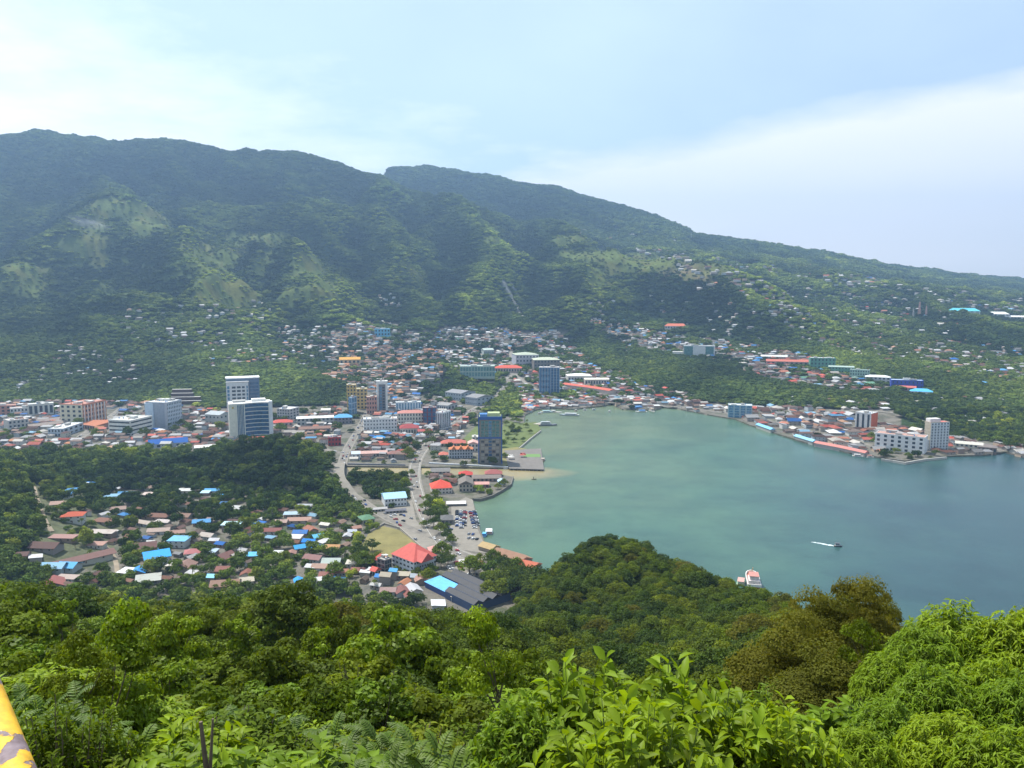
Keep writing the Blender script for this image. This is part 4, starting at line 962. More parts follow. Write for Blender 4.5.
bld('house', 'orange-yellow roofed long house at the left edge of the valley houses', 340, 341, 360, 364, 359.5, 0, D=22, wall=(.5,.38,.22), roof='gable', rc=(.6,.32,.07), rh=5, bays=(5, 0), fl=1, anch='the orange-yellow roofed house')
# left part of the town
bld('shop_building', 'pale block with tall dark window bays left of the cream hotel', 32, 33, 51, 415, 404, 0, D=18, wall=(.55,.55,.5), rc=(.6,.6,.58), bays=(5, 0), fl=1, frac=.6, wv=.7, anch='the tall-windowed pale block')
bld('shop_building', 'low white shop row with dark windows left of the tall-windowed block', 14, 14.5, 32, 416, 408, 0, D=16, wall=(.6,.6,.58), rc=(.5,.45,.42), bays=(7, 0), fl=2, wv=.5)
bld('shop_building', 'salmon pink block at the left edge of town', -6, -5, 13, 416, 406, 0, D=18, wall=(.5,.24,.18), rc=(.4,.25,.2), bays=(5, 0), fl=3)
bld('shop_building', 'pale two-storey block with rooftop sheds at the left end of town', 4, 9, 24, 433, 421, -15, D=24, wall=(.5,.48,.45), rc=(.5,.45,.42), bays=(5, 0), fl=3, extras=4)
bld('warehouse', 'long brown-roofed market shed left of the cream hotel', 28, 30, 66, 432, 427, -18, D=14, wall=(.35,.3,.26), roof='gable', rc=(.27,.22,.19), rh=3.5, bays=(8, 0), fl=1)
bld('warehouse', 'second brown-roofed market shed, nearer the wood', 36, 38, 70, 426, 422, -18, D=14, wall=(.35,.3,.26), roof='gable', rc=(.25,.21,.19), rh=3.5, bays=(8, 0), fl=1)
bld('shop_building', 'pale blue shop house with patched white roof before the cream hotel', 52, 64, 80, 437, 429, -28, wall=(.42,.48,.54), rc=(.6,.58,.55), bays=(5, 4), fl=2, extras=2)
bld('market_hall', 'long orange-red roof beside the white banded office', 92, 95, 118, 431, 426, -32, D=40, wall=(.4,.25,.2), roof='gable_y', rc=(.4,.15,.08), rh=3, bays=(0, 6), fl=1)
bld('hall', 'hall with a large dark blue roof at the wood edge', 152, 153, 185, 447.5, 443, 0, D=14, wall=(.45,.5,.55), roof='gable', rc=(.03,.12,.4), rh=6, bays=(6, 0), fl=1, anch='the dark blue hall roof')
bld('house', 'white-roofed house at the wood edge right of the blue hall', 196, 197, 214, 450, 447, 0, D=12, wall=(.5,.46,.4), roof='gable', rc=(.68,.67,.62), rh=2.5, bays=(4, 0), fl=1)
bld('warehouse', 'grey gabled warehouse left of the curved glass bank', 207, 220, 231, 426, 415, -40, wall=(.42,.43,.41), roof='gable', rc=(.36,.39,.4), rh=4, bays=(4, 3), fl=2, frac=.35, wv=.3)
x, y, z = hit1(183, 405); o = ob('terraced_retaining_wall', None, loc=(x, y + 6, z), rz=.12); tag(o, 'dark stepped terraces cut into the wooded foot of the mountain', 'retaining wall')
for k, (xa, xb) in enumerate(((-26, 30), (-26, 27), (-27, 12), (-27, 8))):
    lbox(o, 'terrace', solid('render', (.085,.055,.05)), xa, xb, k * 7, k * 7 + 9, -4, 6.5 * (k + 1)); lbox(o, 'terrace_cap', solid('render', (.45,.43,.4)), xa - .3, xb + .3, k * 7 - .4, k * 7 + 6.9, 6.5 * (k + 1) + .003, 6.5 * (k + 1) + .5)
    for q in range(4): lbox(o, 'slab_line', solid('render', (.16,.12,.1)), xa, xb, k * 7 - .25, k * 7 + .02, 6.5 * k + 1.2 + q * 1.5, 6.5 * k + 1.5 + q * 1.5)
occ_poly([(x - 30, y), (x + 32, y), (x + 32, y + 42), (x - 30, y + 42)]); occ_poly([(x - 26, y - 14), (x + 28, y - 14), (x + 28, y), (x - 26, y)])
bld('warehouse', 'long white-roofed building between bank and main street', 298, 299, 333, 425, 418, 0, D=16, wall=(.42,.42,.4), roof='gable', rc=(.72,.72,.7), rh=2.5, bays=(9, 0), fl=2, anch='the long white-roofed building')
bld('hall', 'building with rounded light blue roof beside main street', 335, 336, 352, 424, 417.5, 0, D=16, wall=(.22,.2,.22), roof='hip', rc=(.12,.36,.62), rh=5, bays=(5, 0), fl=2, anch='the light blue dome roof')
bld('shop_building', 'small bright red shop beside main street', 328.5, 329, 341, 446, 437.5, 0, D=13, wall=(.36,.03,.03), rc=(.28,.22,.22), bays=(4, 0), fl=2, anch='the bright red shop')
bld('market_hall', 'red-roofed low building right of the curved glass bank', 273, 275, 292, 427, 422.5, 0, D=18, wall=(.5,.38,.34), roof='hip', rc=(.48,.09,.07), rh=4, bays=(5, 0), fl=1)
bld('office_block', 'grey block with white roof hut right of the bank', 278, 290, 299, 421, 409.5, -35, wall=(.42,.42,.42), rc=(.68,.67,.66), bays=(5, 3), fl=4)
bld('shop_building', 'brown-roofed long building in front of the white-roofed building', 300, 301, 330, 433, 428.5, 0, D=14, wall=(.36,.3,.27), roof='gable', rc=(.22,.13,.1), rh=3, bays=(7, 0), fl=1)
bld('shop_building', 'long pink-roofed row along the canal', 361, 362, 387, 457, 453, 0, D=13, wall=(.4,.38,.36), roof='gable', rc=(.5,.32,.28), rh=2.5, bays=(7, 0), fl=1, anch='the pink-roofed canal row')
bld('shop_building', 'brown-roofed house right of the pink-roofed canal row', 388, 389, 402, 459, 453.5, 0, D=13, wall=(.35,.3,.27), roof='hip', rc=(.25,.13,.11), rh=3, bays=(4, 0), fl=1)
bld('shop_building', 'white-walled shed left of the pink-roofed canal row', 352, 353, 360, 460, 453.5, 0, D=12, wall=(.6,.62,.64), roof='gable', rc=(.5,.56,.62), rh=2.5, bays=(2, 0), fl=1)
bld('house', 'bright blue hip roof among trees below the white square-windowed block', 373, 374, 386, 442, 438.5, 0, D=12, wall=(.3,.4,.5), roof='hip', rc=(.05,.27,.6), rh=4, bays=(4, 0), fl=1, anch='the bright blue hip roof')
# hotel with orange gables by the tower
b_ = bld('guest_house', 'wide pale building with a row of orange gables beside the shore tower', 449, 450, 473, 458.5, 449, 0, D=13, wall=(.45,.48,.52), roof='hip', rc=(.5,.18,.08), rh=3, bays=(9, 0), fl=3, anch='the orange-gabled guest house')
W, D_, Hh = b_['_dims']
for k in range(3):
    mb = MB(); x_ = -W * .3 + k * W * .3; m2 = MB(); m2.gable(-D_/2 - 2, 2, -3.4, 3.4, Hh - .1, 4.6); mb.add([(x_ + y, x, z) for x, y, z in m2.v], m2.f); me_ = mb.mesh('gable_roof', solid('sheet_roofing', (.55,.2,.08), .5)); recalc(me_); ob('gable_roof', me_, b_)
bld('hall', 'wide red roof behind the orange-gabled guest house', 441, 443, 466, 447, 443, 0, D=20, wall=(.5,.4,.35), roof='hip', rc=(.42,.12,.09), rh=4, bays=(8, 0), fl=1)
bld('hall', 'pale pink-roofed wing between guest house and shore tower', 468, 469, 478.5, 452, 443.5, 0, D=18, wall=(.6,.56,.52), roof='gable_y', rc=(.55,.34,.3), rh=3, bays=(3, 0), fl=2)
bld('hall', 'red-roofed house with white walls left of the guest house', 439, 440, 448, 459, 454.5, 0, D=14, wall=(.6,.58,.55), roof='hip', rc=(.45,.14,.1), rh=3, bays=(3, 0), fl=1)
bld('shop_building', 'narrow white shop house left of the shore tower', 472, 473, 479, 446, 437, 0, D=14, wall=(.6,.58,.52), rc=(.6,.58,.5), bays=(2, 0), fl=3)
# block on the little cape
bld('court_building', 'bright red hip-roofed hall among trees beside the avenue', 430, 432, 452.5, 495, 488.5, 6, D=22, wall=(.55,.5,.45), roof='hip', rc=(.58,.08,.05), rh=7, bays=(6, 0), fl=2, wv=.4, anch='the bright red hip-roofed hall')
bld('court_building', 'dark grey-brown roofed building with a front gable on the cape', 459, 461, 473, 492, 484, 0, D=26, wall=(.4,.36,.3), roof='gable_y', rc=(.17,.15,.13), rh=4, bays=(4, 0), fl=2, anch='the grey-roofed cape building')
bld('court_building', 'crimson roof at the back of the cape block', 459, 460, 472.5, 479, 474.5, 0, D=14, wall=(.4,.3,.25), roof='hip', rc=(.45,.06,.05), rh=3.5, bays=(4, 0), fl=1)
bld('court_building', 'long dark brown roof along the back of the cape', 472, 473, 501, 482, 478, 0, D=12, wall=(.3,.22,.18), roof='gable', rc=(.19,.16,.14), rh=3, bays=(7, 0), fl=1)
bld('court_building', 'maroon roof beside the canal mouth', 485, 486, 502, 477, 473.5, 0, D=14, wall=(.35,.22,.2), roof='hip', rc=(.3,.1,.09), rh=4, bays=(5, 0), fl=1)
bld('court_building', 'pink-roofed low building with maroon wall on the cape', 474, 475, 489, 488, 484, 0, D=10, wall=(.3,.12,.1), roof='gable', rc=(.5,.28,.24), rh=2, bays=(4, 0), fl=1)
bld('court_building', 'pale blue and white pavilion at the cape edge', 498, 498.5, 504, 485, 481, 0, D=8, wall=(.45,.6,.7), roof='hip', rc=(.5,.66,.75), rh=3, bays=(2, 0), fl=1)
bld('boat_house', 'grey gabled boat house between canal and cape', 431, 433, 450, 474, 471.5, 0, D=11, wall=(.3,.28,.27), roof='gable', rc=(.2,.19,.18), rh=3.5, bays=(5, 0), fl=1)
bld('car_port', 'long white roof over parked cars', 447, 448, 465.5, 506.5, 503.5, 0, D=10, wall=(.15,.14,.13), roof='gable', rc=(.68,.68,.67), rh=1.6, win='none', bays=(0, 0), fl=1, anch='the long white car port')
bld('car_port', 'dark grey shed beside the car park', 441, 442, 453, 525, 519.5, 0, D=15, wall=(.2,.19,.18), roof='hip', rc=(.12,.12,.12), rh=3, bays=(3, 0), fl=1)
# blue-and-white supermarket
b_ = bld('supermarket', 'white-fronted supermarket with light blue roof at the plaza', 383.5, 385, 407, 508, 499, 8, D=24, wall=(.66,.67,.68), roof='gable', rc=(.32,.52,.68), rh=3.5, bays=(7, 0), fl=2, wv=.4, anch='the blue-roofed supermarket')
bld('terminal_building', 'low long grey roof beside the supermarket', 368, 369, 387, 513, 510.5, 5, D=6, wall=(.35,.33,.3), roof='gable', rc=(.36,.35,.34), rh=1.2, bays=(6, 0), fl=1)
bld('terminal_building', 'low dark roofed stall row in front of the supermarket', 385, 386, 406, 514.5, 512, 5, D=6, wall=(.3,.27,.25), roof='gable', rc=(.13,.13,.15), rh=1.2, bays=(6, 0), fl=1)
bld('house', 'green-roofed house beside the dry field', 361.5, 363, 375, 526, 520, -20, D=14, wall=(.4,.4,.34), roof='hip', rc=(.1,.2,.12), rh=3, bays=(4, 0), fl=1, anch='the green-roofed house by the field')
# the big red-roofed office at the bottom of the town
b_ = bld('office_building', 'large white office with wide salmon-red hip roof beside the dry field', 391, 414, 437.5, 576, 562, -52, wall=(.6,.64,.68), side=(.62,.66,.7), roof='hip', rc=(.52,.12,.1), rh=9.5, bays=(6, 9), fl=3, frac=.5, wv=.35, anch='the big red-roofed office')
W, D_, Hh = b_['_dims']
mb = MB(); m2 = MB(); m2.gable(-8, 12, -6.5, 6.5, Hh - .05, 6.2); mb.add([(W/2 - 6 + x, -2 + y, z) for x, y, z in m2.v], m2.f); mb.build('porch_roof', solid('sheet_roofing', (.5,.11,.09), .5), b_)
b2 = bld('office_building', 'small red-roofed annex beside the big red-roofed office', 373.5, 383, 390, 571, 561.5, -45, wall=(.42,.42,.44), roof='hip', rc=(.5,.1,.08), rh=4.5, bays=(3, 2), fl=2, wv=.4)
bld('house', 'little house with red roof in front of the office annex', 370, 375, 381, 577, 571.5, -45, wall=(.4,.4,.4), roof='gable', rc=(.48,.1,.08), rh=2.5, bays=(2, 2), fl=1)
bld('gate_house', 'pink-roofed gate house beside the big red-roofed office', 428, 430, 440, 555, 551.5, -10, D=10, wall=(.5,.4,.38), roof='hip', rc=(.52,.25,.22), rh=3, bays=(3, 0), fl=1)
bld('unfinished_building', 'unfinished grey concrete frame between annex and office', 381, 385, 392, 574, 561, -40, D=9, wall=(.26,.25,.24), rc=(.4,.39,.36), bays=(3, 2), fl=3, frac=.75, wv=.75)
# black-roofed warehouse with a blue lean-to
def yard():
    pts = [(449, 566), (498, 588), (484, 606), (436, 586)]
    q = [np.array(plane_at(a, b, 8.0)) for a, b in pts]
    c = sum(q) / 4; u = (q[1] - q[0]); W = float(np.linalg.norm(u)); th = math.atan2(u[1], u[0]); D_ = 33
    o = ob('warehouse', None, loc=(c[0], c[1], 2.0), rz=th); tag(o, 'big warehouse with black ridged roofs nearest the forested slope', 'building')
    occ_poly([(c[0] + math.cos(th)*a - math.sin(th)*b, c[1] + math.sin(th)*a + math.cos(th)*b) for a, b in ((-W/2-2,-D_/2-2),(W/2+2,-D_/2-2),(W/2+2,D_/2+2),(-W/2-2,D_/2+2))])
    mb = MB(); mb.box(-W/2, W/2, 0, D_/2, -2, 5.5); mb.box(-W * .05, W/2, -D_/2, -.01, -2, 5.5); mb.build('wall', solid('render', (.05,.08,.16)), o)
    mr = solid('sheet_roofing', (.035,.036,.042), .6)
    for y0, y1, xa in ((D_*.25, D_/2, -W/2), (0, D_*.25 - .05, -W/2), (-D_*.25, -.05, -W*.05), (-D_/2, -D_*.25 - .05, -W*.05)):
        mb = MB(); mb.gable(xa - .5, W/2 + .5, y0, y1, 5.45, 2.3); mb.build('roof', mr, o)
    b2 = ob('blue_shed', None, loc=(c[0] - math.cos(th)*W*.30 + math.sin(th)*D_*.27, c[1] - math.sin(th)*W*.30 - math.cos(th)*D_*.27, 2.0), rz=th); tag(b2, 'light blue roofed shed against the black-roofed warehouse', 'building')
    mb = MB(); mb.box(-W*.2, W*.24, -6.5, 6.5, -2, 4.2); mb.build('wall', solid('render', (.06,.1,.25)), b2)
    mb = MB(); mb.add([(-W*.21,-7,4.2),(W*.248,-7,4.2),(W*.248,7.2,5.3),(-W*.21,7.2,5.3),(-W*.21,-7,4.4),(W*.248,-7,4.4),(W*.248,7.2,5.5),(-W*.21,7.2,5.5)], [(3,2,1,0),(4,5,6,7),(0,1,5,4),(1,2,6,5),(2,3,7,6),(3,0,4,7)]); mb.build('roof', solid('sheet_roofing', (.12,.4,.72), .5), b2)
    ANCH.append(('the black-roofed warehouse', 470, 584)); ANCH.append(('the light blue roofed shed', 450, 588))
yard()
# the deck on piles beside the tower
def deck():
    P = [plane_at(a, b, 2.2) for a, b in ((504,450.5),(541,448.5),(544,469.5),(509,468.5))]
    o = ob('pier_deck', None, loc=(P[0][0], P[0][1], 0)); tag(o, 'square grey pier deck on piles beside the shore tower', 'pier')
    q = [(x - P[0][0], y - P[0][1]) for x, y in P]; mb = MB(); mb.prism(q[::-1], 1.5, 2.35); me_ = mb.mesh('deck', paint('deck_planks', (.17,.155,.14), .9, .25, .25)); recalc(me_); ob('deck', me_, o)
    mb = MB()
    for a, b in ((q[3], q[2]), (q[2], q[1])):
        for k in range(9):
            t = (k + .3) / 9; x, y = a[0] + (b[0]-a[0])*t, a[1] + (b[1]-a[1])*t; mb.tube([(x * .995, y + .6, -4), (x * .995, y + .6, 1.49)], .4, 6)
    mb.build('pile', M_CONC, o)
    occ_poly(P)
    cpx, cpy = plane_at(532, 455.5, 2.4)
    c_ = ob('sports_court', MB().mesh('x', M_DARK)); bpy.data.objects.remove(c_)
    mb = MB(); mb.box(-11, 11, -9, 9, 0, .06); mb.build('court_mat', paint('court_green', (.13,.24,.07), .8), o, loc=(cpx - P[0][0], cpy - P[0][1], 2.36))
    for nm, px_, py_, cc, lb in (('pavilion', 523, 457, (.45,.1,.07), 'small red and white pavilion on the pier deck'), ('canopy', 511, 459, (.72,.7,.66), 'small white peaked canopy on the pier deck')):
        x, y = plane_at(px_, py_, 2.36); p_ = ob(nm, None, loc=(x, y, 2.36)); tag(p_, lb, 'pavilion')
        mb = MB()
        for i in (-1, 1):
            for j in (-1, 1): mb.tube([(i*3, j*2.6, 0), (i*3, j*2.6, 3)], .15, 5)
        mb.build('post', M_WHITE, p_); mb = MB(); mb.hip(-4, 4, -3.5, 3.5, 3.0, 2.8, .95); mb.build('roof', solid('sheet_roofing', cc, .5), p_)
    ANCH.append(('the pier deck', 526, 459))
deck()
def wallline(name, label, P, h, w, c, z0=2.0, cat='wall', zb=-4):
    q = [plane_at(a, b, z0) for a, b in P]
    o = ob(name, None, loc=(q[0][0], q[0][1], 0)); tag(o, label, cat); mb = MB()
    for a, b in zip(q[:-1], q[1:]):
        d = np.array(b) - np.array(a); d /= np.linalg.norm(d); n_ = np.array([-d[1], d[0]]) * w / 2
        P4 = [np.array(a) - d*w*.4 + n_, np.array(a) - d*w*.4 - n_, np.array(b) + d*w*.4 - n_, np.array(b) + d*w*.4 + n_]
        mb.prism([tuple(p - np.array(q[0])) for p in P4], zb, z0 + h); z0 += .004
    me_ = mb.mesh(name, solid('render', c)); recalc(me_); ob('wall', me_, o); return o
wallline('canal_wall', 'long pale canal wall running from the avenue to the shore tower', [(430,463.5),(470,465.5),(507,467.5)], 1.2, 3.0, (.4,.42,.44))
wallline('canal_wall', 'grey wall along the left canal behind the pink-roofed row', [(348,464.5),(405,465.5)], 1.5, 1.2, (.16,.17,.2))
wallline('field_wall', 'low wall round the upper edge of the dry field', [(369,533),(384,524.5),(400,529),(420,547)], 1.6, .5, (.34,.31,.27))
wallline('sea_wall', 'curved dark sea wall around the little cape', [(473,499),(480,499.5),(492,496),(502,490.5),(511,484.5),(513,477)], .9, 1.4, (.15,.14,.12))
wallline('sea_wall', 'pale sea wall below the white hotel wing', [(882,459.5),(893,461),(905,463),(925,459.5),(946,457.5)], 1.0, 2, (.42,.4,.36))
wallline('sea_wall', 'straight pale sea wall along the park edge', [(519,448.5),(530,439),(541,430.5)], .8, 1.2, (.4,.38,.33))

# masts
def mast(px, py, h, label, lx=2.6, c=(.5,.3,.28)):
    x, y, z = hit1(px, py); o = ob('lattice_mast', None, loc=(x, y, z)); tag(o, label, 'mast')
    mb = MB(); m2 = MB()
    for k in range(4):
        a = math.pi/4 + k*math.pi/2; b = a + math.pi/2
        mb.tube([(lx*math.cos(a), lx*math.sin(a), -1), (lx*.25*math.cos(a), lx*.25*math.sin(a), h)], .12 * lx, 4)
        for j in range(8):
            f0, f1 = 1 - .75*j/8, 1 - .75*(j+1)/8
            m2.tube([(lx*f0*math.cos(a), lx*f0*math.sin(a), h*j/8), (lx*f1*math.cos(b), lx*f1*math.sin(b), h*(j+1)/8)], .06 * lx, 3, cap=False)
    mb.build('leg', solid('mast_paint', c, .6), o); m2.build('brace', solid('mast_paint', c, .6), o)
    mb = MB(); mb.tube([(0, 0, h), (0, 0, h*1.2)], .2, 4); mb.build('antenna', solid('mast_paint', c, .6), o)
    return o
mast(919, 318, 52, 'tall red lattice mast standing among the right hillside houses', 5.5)
mast(926, 317, 36, 'shorter lattice mast just right of the tall red one', 4)
mast(913, 319, 34, 'shorter lattice mast just left of the tall red one', 4, (.4,.38,.38))
mast(691, 240, 40, 'thin radio mast on the ridge line at the foot of the far mountain', 3, (.55,.55,.56))
ANCH += [('the tall red mast', 919, 305), ('the bay shore', 600, 405)]
ANCH += [('the grassy knob', 112, 205), ('the long grassy shoulder', 630, 260), ('the landslide scar', 515, 300), ('the dirt track', 40, 508), ('the dark wood', 190, 470), ('the stepped terraces', 180, 390)]

# ------------------------------------------------------------------ houses
def house_meshes():
    mb = MB(); mb.box(-.5, .5, -.5, .5, -.9, 1.0); wall = mb.mesh('house_wall', M_WALL)
    g = MB(); e = .07
    def slab(P0, P1, P2, P3, t=.05):
        g.add([P0, P1, P2, P3] + [(p[0], p[1], p[2] + t) for p in (P0, P1, P2, P3)], [(3,2,1,0),(4,5,6,7),(0,1,5,4),(1,2,6,5),(2,3,7,6),(3,0,4,7)])
    slab((-.5-e,-.5-e,.93),(.5+e,-.5-e,.93),(.5+e,0,1.5),(-.5-e,0,1.5)); slab((-.5-e,0,1.5),(.5+e,0,1.5),(.5+e,.5+e,.93),(-.5-e,.5+e,.93))
    gab = g.mesh('gable_roof', M_ROOF)
    w2 = MB(); w2.box(-.5, .5, -.5, .5, -.9, 1.0); w2.add([(-.499,-.5,1.0),(-.499,.5,1.0),(-.499,0,1.47)], [(0,2,1)]); w2.add([(.499,-.5,1.0),(.499,.5,1.0),(.499,0,1.47)], [(0,1,2)]); wg = w2.mesh('gabled_wall', M_WALL)
    h = MB(); h.hip(-.5-e, .5+e, -.5-e, .5+e, .97, .5, .42); hip = h.mesh('hip_roof', M_TILE)
    s = MB(); g = s
    s.add([(-.57,-.57,.98),(.57,-.57,.98),(.57,.57,1.22),(-.57,.57,1.22),(-.57,-.57,1.04),(.57,-.57,1.04),(.57,.57,1.28),(-.57,.57,1.28)], [(3,2,1,0),(4,5,6,7),(0,1,5,4),(1,2,6,5),(2,3,7,6),(3,0,4,7)])
    shed = s.mesh('lean_to_roof', M_ROOF)
    sw = MB(); sw.add([(-.5,-.5,-.9),(.5,-.5,-.9),(.5,.5,-.9),(-.5,.5,-.9),(-.5,-.5,.99),(.5,-.5,.99),(.5,.5,1.2),(-.5,.5,1.2)], [(3,2,1,0),(4,5,6,7),(0,1,5,4),(1,2,6,5),(2,3,7,6),(3,0,4,7)])
    return {'gable': (wg, gab), 'hip': (wall, hip), 'shed': (sw.mesh('shed_wall', M_WALL), shed)}
HM = house_meshes()
RUST = [(.14,.065,.045), (.18,.09,.06), (.1,.055,.045), (.24,.16,.12), (.15,.085,.07), (.2,.15,.125)]
WHT = [(.62,.62,.62), (.45,.45,.45), (.6,.56,.5), (.32,.32,.33), (.25,.24,.23)]
BLU = [(.05,.23,.52), (.12,.34,.58), (.24,.42,.56), (.03,.14,.42)]
REDS = [(.48,.1,.07), (.42,.12,.09), (.5,.2,.13)]
ORG = [(.46,.2,.09), (.42,.24,.14), (.5,.28,.18), (.35,.17,.1)]
GRN = [(.15,.3,.2), (.25,.36,.3)]
def pal(mix):
    r = random.random(); acc = 0
    for p, k in mix:
        acc += k
        if r < acc: return random.choice(p)
    return random.choice(RUST)
def cname(c):
    r, g, b = c
    if b > r * 1.8: return 'light blue' if b > .6 and g > .35 else 'blue'
    if max(c) - min(c) < .09: return 'white' if r > .55 else 'pale grey' if r > .44 else 'grey'
    if g > r: return 'green'
    if r > .44 and g < .14: return 'bright red'
    if r > .38 and g < .17: return 'red'
    if r > .33 and r > g * 1.45: return 'orange'
    if r > .5: return 'cream'
    return 'rusty brown' if r > .19 else 'dark brown'
HOUSES = []     # x, y, z, w, d, h, yaw, type, roof colour, wall colour, px, py, explicit label
def add_house(px, py, w, d, h, yaw, typ, rc, wc=None, label=None, force=False, ctr=False):
    x, y, z = hit1(px, py)
    if not (y == y): return False
    if d > w: w, d, yaw = d, w, yaw + math.pi / 2
    if not ctr: y += d * .3
    if not force:
        i, j = cell(x, y)
        n = max(1, int(max(w, d) * .42 / RC))
        if OCC[i - n:i + n + 1, j - n:j + n + 1].any(): return False
    z = float(ground(x, y)); 
    if z < 1: return False
    z = max(z, 1.9)
    occ_disk(x, y, max(w, d) * .42)
    HOUSES.append([x, y, z, w, d, h, yaw, typ, rc, wc or random.choice([(.5,.48,.42),(.36,.32,.28),(.55,.55,.52),(.3,.22,.18),(.42,.46,.48),(.26,.24,.22)]), px, py, label])
    return True
B1, B2, B3 = (.1,.3,.56), (.05,.22,.52), (.24,.42,.58)
RB, DB, CR = (.22,.12,.09), (.14,.085,.075), (.5,.42,.36)
